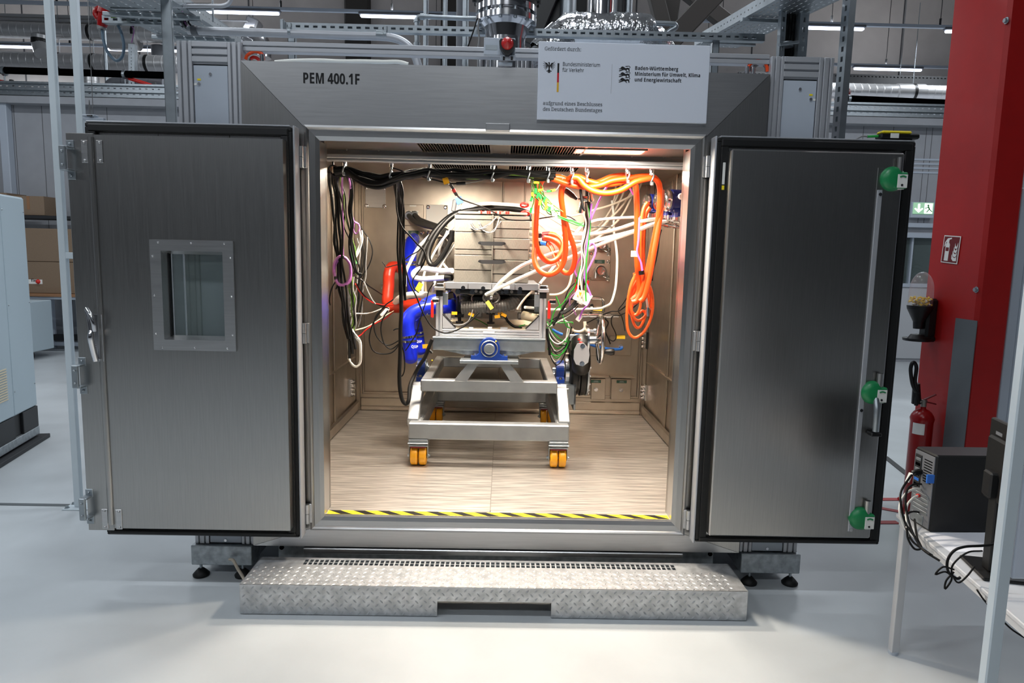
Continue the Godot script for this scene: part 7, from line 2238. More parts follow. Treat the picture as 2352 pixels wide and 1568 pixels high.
func roof_gear() -> void:
	step_platform()
	funding_sign()
	var g: G
	var t: Node3D
	# beacon on its bracket
	t = thing("warning_beacon", "red warning beacon in a black collar on a grey bracket above the panel", "beacon", V(0, 2.57, 0.01))
	g = G.new()
	g.span(V(-0.112,2.611,0), V(0.035,2.688,0.012), 0.002)
	obj("bracket_plate", g, "panel_grey", t)
	g = G.new()
	g.span(V(-0.034,2.589,0), V(0.037,2.608,0.03), 0.002)
	obj("clamp", g, "panel_grey", t)
	for x in [422, 492]:
		g = G.new()
		g.box(V(-0.017,2.591,0.031) if x < 450 else V(0.02,2.592,0.031), V(0.01, 0.016, 0.004))
		obj("slot", g, "base_dark", t)
	g = G.new()
	g.span(V(-0.042,2.564,0.004), V(0.023,2.579,0.012), 0.001)
	obj("tab", g, "panel_grey", t)
	g = G.new()
	g.box(V(-0.077,2.644,0.013), V(0.055, 0.021, 0.001))
	obj("rating_plate", g, "zinc", t)
	var bc = V(-0.002,2.649,0.03)
	g = G.new()
	var pl = PackedVector2Array()
	for q in [[-0.038, 0.016], [-0.03, 0.026], [0.03, 0.026], [0.038, 0.016], [0.036, -0.005], [0.022, -0.03], [0.008, -0.047], [-0.008, -0.047], [-0.022, -0.03], [-0.036, -0.005]]:
		pl.append(Vector2(q[0], q[1]))
	g.prism(pl, 0.045, Transform3D(Basis(), bc - V(0, 0.003, 0.018)))
	obj("collar", g, "black_plastic", t)
	g = G.new()
	var prof = []
	for k in 9:
		prof.append(Vector2(0.03 * cos(PI / 2 * k / 8.0), k / 8.0))
	g.lathe(prof, bc + V(0, 0.002, 0.02), bc + V(0, 0.004, 0.058), 24, true)
	g.lathe(prof, bc + V(0, 0.008, 0.015), bc + V(0, 0.036, 0.018), 24, true)
	obj("dome", g, "red_lens", t)
	# exhaust motor with flange
	t = thing("exhaust_motor", "black motor on a chrome flanged neck standing on the chamber roof", "motor", V(-0.012, 2.45, -0.7))
	g = G.new()
	g.lathe([Vector2(0.11, 0.0), Vector2(0.11, 0.72), Vector2(0.125, 0.82), Vector2(0.15, 0.86), Vector2(0.172, 0.86), Vector2(0.172, 0.91), Vector2(0.15, 0.915), Vector2(0.15, 0.94), Vector2(0.172, 0.945), Vector2(0.172, 1.0), Vector2(0.0, 1.0)], V(-0.012, 2.45, -0.7), V(-0.012, 3.06, -0.7), 40)
	obj("flanged_neck", g, "chrome", t)
	for k in 12:
		var a = TAU * k / 12 + 0.2
		g = G.new()
		g.cyl(V(-0.012 + 0.157 * cos(a), 2.965, -0.7 + 0.157 * sin(a)), V(-0.012 + 0.157 * cos(a), 3.04, -0.7 + 0.157 * sin(a)), 0.011, 6)
		obj("bolt", g, "zinc", t)
	g = G.new()
	g.lathe([Vector2(0.0, 0.0), Vector2(0.168, 0.0), Vector2(0.175, 0.1), Vector2(0.175, 0.9), Vector2(0.1, 1.0), Vector2(0, 1.0)], V(-0.012, 3.06, -0.7), V(-0.012, 3.42, -0.7), 36)
	for k in 20:
		var a = TAU * k / 20
		g.box(V(-0.012 + 0.178 * cos(a), 3.24, -0.7 + 0.178 * sin(a)), V(0.012, 0.3, 0.03), 0, Basis(Vector3.UP, PI / 2 - a))
	obj("motor_body", g, "black_plastic", t)
	g = G.new()
	g.box(V(0.06, 3.075, -0.53), V(0.15, 0.04, 0.06), 0.01)
	obj("terminal_box", g, "base_dark", t)
	for a in [[V(0.062,2.756,-0.45), 0.02], [V(0.086,2.766,-0.45), 0.025], [V(0.11,2.766,-0.45), 0.03], [V(-0.137,2.763,-0.45), 0.025]]:
		g = G.new()
		g.cyl(V(a[0].x, 2.46, a[0].z), a[0], a[1], 14)
		obj("flange_stud", g, "chrome", t)
	# slotted channel right across, with posts
	strut("slotted_channel", V(-1.29, 2.966, -0.8), V(1.5, 2.972, -0.8), "long slotted galvanized channel running level above the whole chamber", V(0, 0, 1))
	strut("channel_post", V(-1.265, 2.45, -0.83), V(-1.265, 2.95, -0.83), "short galvanized post under the left end of the long slotted channel", V(0, 0, 1), 0.04, false)
	strut("channel_post", V(1.225, 2.45, -0.83), V(1.225, 2.95, -0.83), "short galvanized post under the right end of the long slotted channel", V(0, 0, 1), 0.04, false)
	g = G.new()
	g.box(V(-1.3, 2.966, -0.8), V(0.02, 0.06, 0.06), 0.003)
	tag(obj("end_cap", g, "zinc"), "grey end cap on the left end of the long slotted channel", "cap")
	# conduit with a swept bend
	t = thing("conduit", "smooth aluminium conduit under the slotted channel, swept down at its right end", "pipe", V(-1.802,2.91,-0.74))
	g = G.new()
	g.tube([V(-1.822,2.91,-0.74), V(-1.654,2.909,-0.74), V(-1.259,2.907,-0.74), V(-0.913,2.904,-0.74), V(-0.726,2.904,-0.74), V(-0.639,2.894,-0.74), V(-0.577,2.863,-0.74), V(-0.54,2.818,-0.74), V(-0.514,2.752,-0.74), V(-0.504,2.68,-0.74)], 0.023, 16, false, 8)
	obj("tube", g, "aluminium", t)
	for p in [V(-1.244,2.915,-0.74), V(-0.7,2.912,-0.74)]:
		g = G.new()
		g.cyl(p - V(0.008, 0, 0), p + V(0.008, 0, 0), 0.028, 16)
		g.box(p + V(0, 0.035, 0), V(0.02, 0.03, 0.02), 0.002)
		obj("pipe_clamp", g, "zinc", t)
	g = G.new()
	g.cyl(V(-0.751,2.912,-0.74), V(-0.71,2.91,-0.74), 0.0265, 16)
	obj("sleeve", g, "zinc", t)
	g = G.new()
	g.cyl(V(-1.799,2.91,-0.74), V(-1.764,2.909,-0.74), 0.028, 16)
	obj("end_bush", g, "pvc_grey", t)
	for k in 5:
		lay("supply_cable", [V(-1.942,3.09,-0.9) + V(0.012 * k, 0, 0), V(-1.932,3.028,-0.88) + V(0.012 * k, 0, 0), V(-1.884,2.96,-0.82) + V(0.008 * k, 0.004 * k, 0), V(-1.793,2.91,-0.74) + V(0, 0.006 * (k - 2), 0)], 0.006, ["grey_cable", "black_cable", "purple", "grey_cable", "black_cable"][k], ["outer grey", "outer black", "purple", "inner grey", "inner black"][k] + " cable curving from the left tray into the conduit mouth")
	# thin galvanized pipes behind
	var n = 0
	for a in [[V(-0.546,3.339,-1.4), V(-0.546,2.935,-1.4), 0.017, "zinc"], [V(-0.42,3.342,-1.4), V(-0.417,2.938,-1.4), 0.016, "zinc"], [V(-0.274,3.249,-1.2), V(-0.269,2.939,-1.2), 0.02, "zinc"], [V(-0.324,3.38,-1.5), V(-0.318,3.021,-1.5), 0.032, "pvc_grey"], [V(-0.146,3.701,-2.4) + V(1, 0, 0), V(-0.152,3.531,-2.4) + V(1, 0, 0), 0.04, "zinc"], [V(0.435,3.54,-1.9), V(0.438,3.44,-1.9), 0.06, "zinc"], [V(0.763,3.408,-1.5), V(0.765,3.308,-1.5), 0.03, "base_dark"], [V(0.812,3.409,-1.5), V(0.814,3.309,-1.5), 0.025, "zinc"]]:
		g = G.new()
		g.cyl(V(a[1].x, 2.45, a[1].z), V(a[0].x, 4.4, a[0].z), a[2], 14)
		tag(obj("riser_pipe", g, a[3]), ["galvanized riser pipe, leftmost behind the slotted channel", "galvanized riser pipe, second behind the slotted channel", "galvanized riser pipe just left of the exhaust motor", "grey plastic riser pipe left of the exhaust motor", "zinc riser pipe right of the exhaust motor", "wider zinc duct between the dark slanted beams", "dark riser pipe right of the foil duct's stack", "thin zinc riser right of the dark pipe"][n], "pipe")
		n += 1
	t = thing("gas_pipe", "thin galvanized pipe with an elbow, running level towards the exhaust motor", "pipe", V(-0.546,2.818,-0.95))
	g = G.new()
	g.cyl(V(-0.544,2.815,-0.95), V(V(-0.544,2.815,-0.95).x, 2.45, -0.95), 0.014, 12)
	g.tube([V(-0.544,2.815,-0.95), V(-0.547,2.94,-0.95), V(-0.548,3.054,-0.95), V(-0.543,3.079,-0.95), V(-0.52,3.087,-0.95), V(-0.414,3.085,-0.95), V(-0.281,3.083,-0.95), V(-0.167,3.082,-0.95)], 0.014, 12)
	g.cyl(V(-0.547,2.914,-0.95), V(-0.547,2.937,-0.95), 0.02, 8)
	g.cyl(V(-0.548,3.054,-0.95), V(-0.548,3.07,-0.95), 0.019, 8)
	g.cyl(V(-0.527,3.087,-0.95), V(-0.504,3.086,-0.95), 0.019, 8)
	obj("tube", g, "zinc", t)
	lay("motor_cable", [V(-0.163,2.972,-0.6),V(-0.165,2.916,-0.6),V(-0.159,2.864,-0.6),V(-0.165,2.811,-0.6)], 0.005, "grey_cable", "grey cable hanging left of the motor's chrome neck")
	lay("motor_cable", [V(-0.171,2.972,-0.6),V(-0.19,2.91,-0.6),V(-0.213,2.845,-0.6),V(-0.228,2.8,-0.6)], 0.004, "black_cable", "black cable slanting left from the motor's flange")
	# foil-wrapped duct
	t = thing("foil_duct", "shiny foil-wrapped duct bent down at both ends behind the sign", "duct", V(0.55, 2.45, -1.1))
	g = G.new()
	g.tube([V(0.22, 2.45, -1.1), V(0.22, 2.86, -1.1), V(0.23, 2.9, -1.1), V(0.36, 3.03, -1.1), V(0.4, 3.05, -1.1), V(0.8, 3.06, -1.1), V(0.85, 3.03, -1.1), V(0.93, 2.95, -1.12), V(0.94, 2.88, -1.14), V(0.94, 2.5, -1.15)], 0.13, 28, false, 3)
	obj("duct_body", g, "foil", t)
	for x in [0.42, 0.55, 0.68, 0.79]:
		g = G.new()
		g.cyl(V(x, 3.055, -1.1), V(x + 0.012, 3.056, -1.1), 0.1315, 28)
		obj("foil_band", g, "foil", t)
	g = G.new()
	g.lathe([Vector2(0.085, 0.0), Vector2(0.085, 1.0)], V(0.57, 3.15, -1.1), V(0.57, 4.4, -1.1), 24)
	obj("exhaust_stack", g, "chrome", t)
	g = G.new()
	g.tube([V(0.896,3.094,-0.98), V(0.943,3.094,-0.98), V(0.991,3.093,-0.98), V(1.011,3.09,-0.98), V(1.016,3.072,-0.98), V(0.973,3.045,-0.98), V(0.928,2.992,-0.98)], 0.016, 12)
	obj("side_pipe", g, "zinc", t)
	# dark slanted beams
	n = 0
	for a in [[V(0.297,3.567,-1.9), V(0.207,3.346,-1.9), 0.13], [V(0.426,3.606,-2), V(0.341,3.387,-2), 0.12], [V(0.572,3.645,-2.1), V(0.48,3.422,-2.1), 0.12], [V(1.214,3.84,-2.6), V(1.322,3.498,-2.6), 0.12], [V(1.404,3.917,-2.8), V(1.366,3.559,-2.8), 0.13], [V(1.679,3.814,-2.4), V(1.297,3.404,-2.4), 0.16], [V(1.726,4.139,-3.4), V(1.941,3.989,-3.4), 0.14]]:
		var d: Vector3 = (a[1] - a[0]) * 0.6
		g = G.new()
		g.bar(a[0] - d * 2.0, a[1] + d, a[2], 0.1, 0.008, V(0, 0, 1))
		tag(obj("steel_brace", g, "black_plastic" if n < 3 else "dark_beam"), ["black slanted brace just right of the exhaust motor", "middle one of three black slanted braces", "rightmost of three black slanted braces", "dark brace leaning right behind the foil duct's end", "dark brace leaning left behind the foil duct's end", "broad dark girder slanting down towards the sign", "distant dark girder under the right cable tray"][n], "beam")
		n += 1
	# cable trays
	var dl = V(-0.074, 0.104, -1.0)
	tray("cable_tray", V(-2.04, 3.06, -1.5), V(0.074, -0.104, 1.0), 1.9, 0.46, "perforated cable tray coming overhead to the left bay's top")
	tray("cable_tray", V(1.42, 3.12, -1.5), V(0.074, -0.104, 1.0), 1.9, 0.3, "perforated cable tray coming overhead to the right of the sign")
	strut("tray_bearer", V(-2.31,2.963,-0.75), V(-1.871,2.957,-0.75), "slotted bearer crossing under the left cable tray", V(0, 0, 1), 0.04)
	g = G.new()
	g.cyl(V(-1.6, 2.9, -0.55), V(-1.6, 9.0, -0.55), 0.005, 6)
	tag(obj("hanger_rod", g, "zinc"), "thin threaded rod holding the bearers over the left tray", "rod")
	strut("tray_bearer", V(-2.152,2.972,-0.55), V(-1.609,2.982,-0.55), "upper bearer crossing over the left cable tray", V(0, 0, 1), 0.03, false)
	g = G.new()
	g.tube([V(-1.801,2.961,-0.5), V(-1.589,2.965,-0.5), V(-1.524,2.968,-0.5), V(-1.494,2.982,-0.5), V(-1.478,3.01,-0.5)], 0.011, 10)
	tag(obj("bent_conduit", g, "aluminium"), "small conduit bending upward at the top left of the chamber", "pipe")
	# uprights beside the bays
	strut("support_upright", V(-1.74, 0.5, -0.34), V(-1.74, 4.4, -0.3), "tall galvanized upright left of the left side bay", V(0.35, 0, 1), 0.05, false)
	strut("support_upright", V(1.735, 0.5, -0.34), V(1.735, 4.4, -0.3), "tall galvanized upright right of the right side bay", V(-1, 0, 0.5), 0.045)
	for s in [-1.0, 1.0]:
		for y in [0.7, 1.9]:
			g = G.new()
			g.span(V(1.53 * s, y, -0.36), V(1.76 * s, y + 0.04, -0.32), 0.003)
			tag(obj("upright_bracket", g, "zinc"), "steel bracket tying the tall upright to the %s side bay, %s" % ["left" if s < 0 else "right", "lower" if y < 1.0 else "upper"], "bracket")
	strut("ladder_rail", V(1.49, 2.6, -0.5), V(1.475, 4.4, -0.5), "left slotted rail of the vertical cable ladder on the right bay", V(0.1, 0, 1), 0.03)
	strut("ladder_rail", V(1.6, 2.6, -0.5), V(1.6, 4.4, -0.5), "right slotted rail of the vertical cable ladder on the right bay", V(0.1, 0, 1), 0.05)
	for k in 3:
		lay("riser_cable", [V(1.525 + 0.016 * k, 2.6, -0.55), V(1.53 + 0.015 * k, 2.9, -0.55), V(1.535 + 0.015 * k, 3.3, -0.56), V(1.53 + 0.015 * k, 4.3, -0.56)], 0.0125, "black_cable", "thick black riser cable in the vertical ladder, " + ["left one", "middle one", "right one"][k])
	g = G.new()
	var cl = V(1.519,2.846,-0.5)
	g.cyl(cl - V(0, 0.012, 0), cl + V(0, 0.012, 0), 0.03, 16)
	g.bar(cl + V(-0.055, -0.008, 0.02), cl + V(0.05, 0.008, 0.02), 0.02, 0.016, 0.003)
	tag(obj("cable_clamp", g, "zinc"), "zinc clamp holding the black riser cables at the right bay", "clamp")
	# orange loops on the panel's top edge
	lay("orange_loop", [V(-1.252,2.581,-0.06),V(-1.243,2.599,-0.06),V(-1.222,2.613,-0.06),V(-1.201,2.618,-0.06),V(-1.177,2.611,-0.06),V(-1.168,2.596,-0.06),V(-1.167,2.58,-0.06)], 0.008, "orange", "orange cable arch peeping over the panel's top left corner")
	lay("orange_loop", [V(1.162,2.584,-0.06),V(1.163,2.606,-0.06),V(1.18,2.626,-0.06),V(1.207,2.634,-0.06),V(1.238,2.627,-0.06),V(1.252,2.608,-0.06),V(1.256,2.586,-0.06)], 0.008, "orange", "orange cable arch peeping over the panel's top right corner")
	lay("grey_loop", [V(1.193,2.59,-0.08),V(1.196,2.609,-0.08),V(1.215,2.624,-0.08),V(1.239,2.626,-0.08),V(1.255,2.611,-0.08),V(1.258,2.591,-0.08)], 0.008, "grey_cable", "grey cable arch beside the orange one, top right corner")
	lay("red_loop", [V(-1.235,2.589,-0.08),V(-1.222,2.597,-0.08),V(-1.208,2.595,-0.08),V(-1.193,2.585,-0.08)], 0.008, "red_cable", "short red cable end under the orange arch, top left")
	for a in [[V(1.154,2.585,-0.05), "left chrome gland at the top right orange arch"], [V(1.183,2.584,-0.05), "middle chrome gland at the top right orange arch"], [V(-1.169,2.583,-0.05), "chrome gland at the top left orange arch"]]:
		g = G.new()
		g.cyl(a[0] - V(0, 0.025, 0), a[0] + V(0, 0.012, 0), 0.011, 6)
		g.cyl(a[0] + V(0, 0.012, 0), a[0] + V(0, 0.02, 0), 0.009, 12)
		tag(obj("cable_gland", g, "chrome"), a[1], "gland")
	# things lying on the roof just behind the panel
	lay("roof_hose", [V(-1.255,2.686,-0.5),V(-1.147,2.696,-0.5),V(-1.016,2.701,-0.5),V(-0.908,2.699,-0.5),V(-0.788,2.702,-0.5),V(-0.669,2.702,-0.5),V(-0.591,2.704,-0.5),V(-0.537,2.692,-0.5)], 0.011, "white_tube", "pale hose lying on the roof behind the panel's top edge", "hose")
	t = thing("roof_duct", "ribbed duct lying along the roof behind the panel's top edge", "duct", V(-0.9, 2.45, -0.8))
	g = G.new()
	g.tube([V(-1.1, 2.6, -0.9), V(-0.6, 2.6, -0.9), V(-0.2, 2.6, -0.9)], 0.055, 16, false, 5, -1.0, 0.04, 0.012)
	obj("ribbed_pipe", g, "zinc", t)
	for x in [-1.05, -0.5]:
		g = G.new()
		g.span(V(x - 0.02, 2.45, -0.96), V(x + 0.02, 2.56, -0.84), 0.003)
		obj("saddle", g, "zinc", t)
	# red plug hanging from the left tray
	t = thing("power_plug", "red industrial plug hanging from the left cable tray", "plug", V(-2.335,2.924,-0.8))
	g = G.new()
	g.lathe([Vector2(0.0, 0), Vector2(0.024, 0.0), Vector2(0.03, 0.25), Vector2(0.034, 0.6), Vector2(0.04, 0.62), Vector2(0.04, 1.0), Vector2(0, 1.0)], V(-2.343,2.936,-0.8), V(-2.309,3.047,-0.8), 20)
	g.tube([V(-2.344,3.04,-0.8), V(-2.367,3.027,-0.8), V(-2.374,3.003,-0.8), V(-2.36,2.979,-0.8)], 0.016, 8)
	obj("plug_body", g, "red_gloss", t)
	g = G.new()
	g.cyl(V(-2.342,2.921,-0.8), V(-2.344,2.941,-0.8), 0.024, 10)
	obj("gland", g, "grey_cable", t)
	g = G.new()
	g.cyl(V(-2.306,3.053,-0.8), V(V(-2.306,3.053,-0.8).x, 3.1, -0.8), 0.012, 8)
	obj("hanger", g, "black_plastic", t)
	lay("plug_cable", [V(-2.341,2.918,-0.8),V(-2.338,2.869,-0.8),V(-2.322,2.808,-0.8),V(-2.292,2.766,-0.8),V(-2.261,2.751,-0.8),V(-2.231,2.78,-0.8),V(-2.221,2.841,-0.8),V(-2.234,2.909,-0.8),V(-2.257,2.957,-0.8),V(-2.287,2.986,-0.8)], 0.0085, "blue_grey_cable", "grey-blue cable looping down from the red plug and back up")
	lay("thin_wire", [V(-2.18,2.959,-0.8),V(-2.16,2.923,-0.8),V(-2.165,2.892,-0.8),V(-2.176,2.852,-0.8)], 0.003, "purple", "thin dark violet wire hanging from the tray bearer")
	lay("earth_wire", [V(-2.232,2.958,-0.7),V(-2.201,2.962,-0.7),V(-2.172,2.98,-0.7)], 0.005, "olive_cable", "green-yellow earth wire end under the left cable tray")

# ---------------------------------------------------------------- the left of the hall
func spiral_duct(a: Vector3, b: Vector3, r: float, label: String, pitch := 0.13) -> Node3D:
	var t = thing("spiral_duct", label, "duct", a)
	var g = G.new()
	var prof = []
	var len = a.distance_to(b)
	var n = int(len / pitch)
	for k in n:
		prof.append(Vector2(r, (k + 0.02) / n))
		prof.append(Vector2(r, (k + 0.86) / n))
		prof.append(Vector2(r * 1.022, (k + 0.9) / n))
		prof.append(Vector2(r * 1.022, (k + 0.97) / n))
	g.lathe(prof, a, b, 28)
	obj("duct_pipe", g, "duct", t)
	return t

func duct_strap(t: Node3D, p: Vector3, r: float) -> void:
	var g = G.new()
	g.cyl(p - V(0.025, 0, 0), p + V(0.025, 0, 0), r * 1.035, 28)
	obj("rubber_strap", g, "black_plastic", t)
	g = G.new()
	g.cyl(p + V(0, r, 0), p + V(0, r + 1.4, 0), 0.006, 6)
	obj("hanger_rod", g, "zinc", t)

func fence_post(x: float, z: float, label: String) -> Node3D:
	var t = thing("fence_post", label, "post", V(x, 0, z))
	var g = G.new()
	g.span(V(x - 0.022, 0.006, z - 0.018), V(x + 0.022, 4.2, z + 0.018), 0.004)
	obj("tube", g, "white_paint", t)
	g = G.new()
	g.span(V(x - 0.075, 0.0, z - 0.06), V(x + 0.075, 0.008, z + 0.06), 0.002)
	obj("foot_plate", g, "white_paint", t)
	for s in [-1.0, 1.0]:
		g = G.new()
		g.hexbolt(V(x - 0.055, 0.008, z + 0.035 * s), Vector3.UP, 0.01)
		obj("anchor_bolt", g, "zinc", t)
	return t

func carton(a: Vector3, b: Vector3, label: String, tape := true) -> Node3D:
	var t = thing("carton", label, "box", V((a.x + b.x) / 2, a.y, (a.z + b.z) / 2))
	var g = G.new()
	g.span(a, b, 0.004)
	obj("box_body", g, "cardboard", t)
	for s in [0.0, 1.0]:
		g = G.new()
		g.span(V(a.x + 0.002, b.y, lerpf(a.z, b.z, 0.5 * s) + 0.004), V(b.x - 0.002, b.y + 0.004, lerpf(a.z, b.z, 0.5 + 0.5 * s) - 0.004))
		obj("flap", g, "cardboard", t)
	if tape:
		g = G.new()
		g.span(V(lerpf(a.x, b.x, 0.52), lerpf(a.y, b.y, 0.3), b.z), V(lerpf(a.x, b.x, 0.6), b.y, b.z + 0.002))
		obj("tape_strip", g, "wood_top", t)
	return t

func left_side() -> void:
	var g: G
	var t: Node3D
	# fence posts
	t = fence_post(-2.72, -0.93, "white square post on a bolted foot plate, left of the open left door")
	t = fence_post(-2.575, -0.94, "white square post just right of its twin, running down behind the open door")
	g = G.new()
	g.span(V(-2.7, 1.6, -0.95), V(-2.59, 1.64, -0.91), 0.003)
	tag(obj("cross_tie", g, "white_paint"), "short white tie between the two white posts", "bracket")
	# big cabinet at the edge
	t = thing("switch_cabinet", "tall pale grey switch cabinet on a dark plinth at the left edge", "cabinet", V(-4.6, 0, -2.0))
	var B = Basis(Vector3.UP, deg_to_rad(13.0))
	var P = V(-4.02, 0, -2.5)
	var cb = func(a: Vector3, b: Vector3, called: String, m: String, par: Node3D, bev := 0.004) -> Node3D:
		var q = G.new()
		q.box(P + B * ((a + b) * 0.5), (b - a).abs(), bev, B)
		return obj(called, q, m, par)
	var body: Node3D = cb.call(V(-1.0, 0.3, 0), V(-0.012, 2.07, 1.9), "body", "cabinet_grey", t)
	cb.call(V(-0.012, 0.31, 0.01), V(0, 2.06, 0.42), "side_panel", "cabinet_grey", t)
	cb.call(V(-0.012, 0.31, 0.428), V(0, 2.06, 1.2), "side_panel", "cabinet_grey", t)
	cb.call(V(-0.012, 0.31, 1.208), V(0, 2.06, 1.9), "side_panel", "cabinet_grey", t)
	for y in [1.95, 1.2, 0.5]:
		for z in [0.03, 0.4]:
			g = G.new()
			g.ball(P + B * V(0.0, y, z), 0.007, 8)
			obj("screw", g, "zinc", t)
	cb.call(V(-1.0, 0.12, 0.0), V(0.0, 0.3, 0.28), "plinth", "base_dark", t)
	cb.call(V(-1.0, 0.12, 0.29), V(-0.02, 0.3, 0.42), "plinth", "black_plastic", t)
	cb.call(V(-1.0, 0.12, 0.43), V(0.0, 0.3, 1.9), "plinth", "base_dark", t)
	cb.call(V(-1.0, 0.05, 0.0), V(0.004, 0.12, 1.9), "base_rail", "galvanized", t)
	cb.call(V(-1.0, 0.0, -0.06), V(0.06, 0.035, 1.9), "floor_beam", "base_dark", t)
	for k in 13:
		cb.call(V(0.0, 0.46 + 0.02 * k, 0.52), V(0.006, 0.47 + 0.02 * k, 0.72), "louvre", "cream_tube", t, 0.001)
	g = G.new()
	g.cyl(P + B * V(-0.06, 0.03, 0.2), P + B * V(-0.06, 0.06, 0.2), 0.008, 8)
	obj("levelling_stud", g, "zinc", t)
	# workbench with cartons
	t = thing("workbench", "workbench with brown top behind the white posts at the left", "workbench", V(-7.3, 0, -7.4))
	g = G.new()
	g.span(V(-8.6, 0.9, -7.9), V(-5.8, 0.94, -7.15), 0.004)
	obj("bench_top", g, "wood_top", t)
	g = G.new()
	g.span(V(-8.6, 0.86, -7.88), V(-5.8, 0.9, -7.18), 0.003)
	obj("bench_apron", g, "panel_grey", t)
	for x in [-7.35, -5.9]:
		for z in [-7.85, -7.2]:
			g = G.new()
			g.span(V(x - 0.03, 0, z - 0.03), V(x + 0.03, 0.86, z + 0.03), 0.004)
			obj("bench_leg", g, "panel_grey", t)
	g = G.new()
	g.span(V(-8.5, 0.14, -7.88), V(-5.9, 0.24, -7.8), 0.004)
	obj("foot_rail", g, "base_dark", t)
	g = G.new()
	g.span(V(-8.5, 0.06, -7.88), V(-5.9, 0.12, -7.75), 0.004)
	obj("lower_rail", g, "panel_grey", t)
	t = thing("wall_shelf", "thin dark shelf above the workbench at the left", "shelf", V(-7.3, 2.0, -7.7))
	g = G.new()
	g.span(V(-8.6, 2.08, -7.9), V(-6.3, 2.13, -7.35), 0.004)
	obj("shelf_board", g, "base_dark", t)
	for x in [-8.5, -6.5]:
		g = G.new()
		g.span(V(x - 0.03, 0.94, -7.9), V(x + 0.03, 2.6, -7.84), 0.003)
		obj("shelf_post", g, "base_dark", t)
	carton(V(-7.62, 2.134, -7.85), V(-7.08, 2.42, -7.4), "brown carton with a tape stripe on the dark shelf")
	carton(V(-8.4, 2.134, -7.85), V(-7.64, 2.46, -7.4), "wider brown carton at the left end of the dark shelf", false)
	var c = carton(V(-7.5, 0.944, -7.85), V(-6.3, 1.42, -7.3), "lower carton on the workbench with a white printed label", false)
	g = G.new()
	g.span(V(-7.328,1.084,-7.299), V(-7.112,1.153,-7.297))
	obj("label", g, "white_label", c)
	letters("print", "flex", V(-7.285,1.099,-7.297), 0.045, "ink", c, false, true)
	g = G.new()
	g.ball(V(-7.175,1.121,-7.297), 0.035, 12)
	obj("emblem", g, "red_cable", c)
	carton(V(-7.52, 1.43, -7.85), V(-6.25, 1.93, -7.32), "upper carton stacked on the workbench's labelled carton", false)
	t = thing("tool_trolley", "small grey drawer trolley under the workbench beside the cabinet", "trolley", V(-7.2, 0, -6.8))
	g = G.new()
	g.span(V(-7.55, 0.12, -7.1), V(-6.86, 0.86, -6.6), 0.01)
	obj("body", g, "cabinet_grey", t)
	for k in 4:
		g = G.new()
		g.span(V(-7.52, 0.16 + 0.17 * k, -6.6), V(-6.89, 0.31 + 0.17 * k, -6.585), 0.003)
		obj("drawer", g, "panel_grey", t)
	for x in [-7.5, -6.92]:
		g = G.new()
		g.cyl(V(x - 0.02, 0.06, -6.65), V(x + 0.02, 0.06, -6.65), 0.06, 16)
		obj("wheel", g, "black_plastic", t)
	# steel edge post of the low room
	g = G.new()
	g.span(V(-8.15, 0, -8.19), V(-8.02, 4.0, -8.05), 0.01)
	tag(obj("room_post", g, "panel_grey"), "pale steel post of the low room at the far left", "post")
	# small bracket above the left door
	t = thing("door_sensor", "small grey sensor bracket hanging above the left door's outer corner", "sensor", V(-2.301,2.375,-0.6))
	g = G.new()
	g.span(V(-2.353,2.374,-0.6), V(-2.233,2.388,-0.58), 0.002)
	g.span(V(-2.355,2.393,-0.62), V(-2.281,2.405,-0.58), 0.004)
	obj("bracket", g, "panel_grey", t)
	g = G.new()
	g.span(V(-2.324,2.393,-0.579), V(-2.292,2.401,-0.57), 0.003)
	obj("sensor_head", g, "black_plastic", t)
	g = G.new()
	g.tube([V(-2.325,2.408,-0.6), V(-2.321,2.485,-0.6), V(-2.299,2.897,-0.6), V(V(-2.299,2.897,-0.6).x, 9.0, -0.6)], 0.002, 6)
	obj("wire", g, "grey_cable", t)
	# ducts over the low room
	g = G.new()
	t = thing("trunking", "bright smooth metal trunking, topmost of the ducts at the left", "duct", V(-7.5, 5.3, -9.6))
	for k in 3:
		g = G.new()
		g.span(V(-12, 5.54 + 0.075 * k, -9.7), V(-6.85, 5.6 + 0.075 * k, -9.5 + 0.02 * (k % 2)), 0.012)
		obj("trunking_rib", g, "duct", t)
	for x in [-11.0, -9.0, -7.2]:
		g = G.new()
		g.cyl(V(x, 5.75, -9.6), V(x, 9.0, -9.6), 0.006, 6)
		obj("hanger_rod", g, "zinc", t)
	var d = spiral_duct(V(-12, 5.455, -9.4), V(-5.85, 5.42, -9.4), 0.135, "upper spiral duct crossing behind the white posts")
	for x in [-7.38, -6.6]:
		duct_strap(d, V(x, 5.43, -9.4), 0.135)
	g = G.new()
	g.cyl(V(-7.05, 5.3, -9.4), V(-6.55, 5.3, -9.4), 0.16, 24)
	obj("damper", g, "duct", d)
	d = spiral_duct(V(-12, 4.92, -9.4), V(-5.7, 4.92, -9.4), 0.15, "middle spiral duct crossing behind the white posts")
	for x in [-7.95, -7.35, -6.4]:
		duct_strap(d, V(x, 4.92, -9.4), 0.15)
	d = spiral_duct(V(-8.3, 4.5, -9.9), V(-5.7, 4.48, -9.9), 0.11, "lowest spiral duct lying on the low room's roof")
	g = G.new()
	g.span(V(-8.2, 4.04, -9.95), V(-8.1, 4.4, -9.85))
	obj("stand", g, "zinc", d)
	d = spiral_duct(V(-7.25, 4.04, -9.1), V(-7.25, 4.6, -9.1), 0.14, "short upright spiral duct rising from the low room's roof", 0.07)
	t = thing("duct_branch", "bright pipe branch tilting down with a black rubber band between the ducts", "duct", V(-8.35, 4.9, -9.3))
	g = G.new()
	g.cyl(V(-8.213,5.327,-9.3), V(-8.219,5.178,-9.3), 0.135, 20)
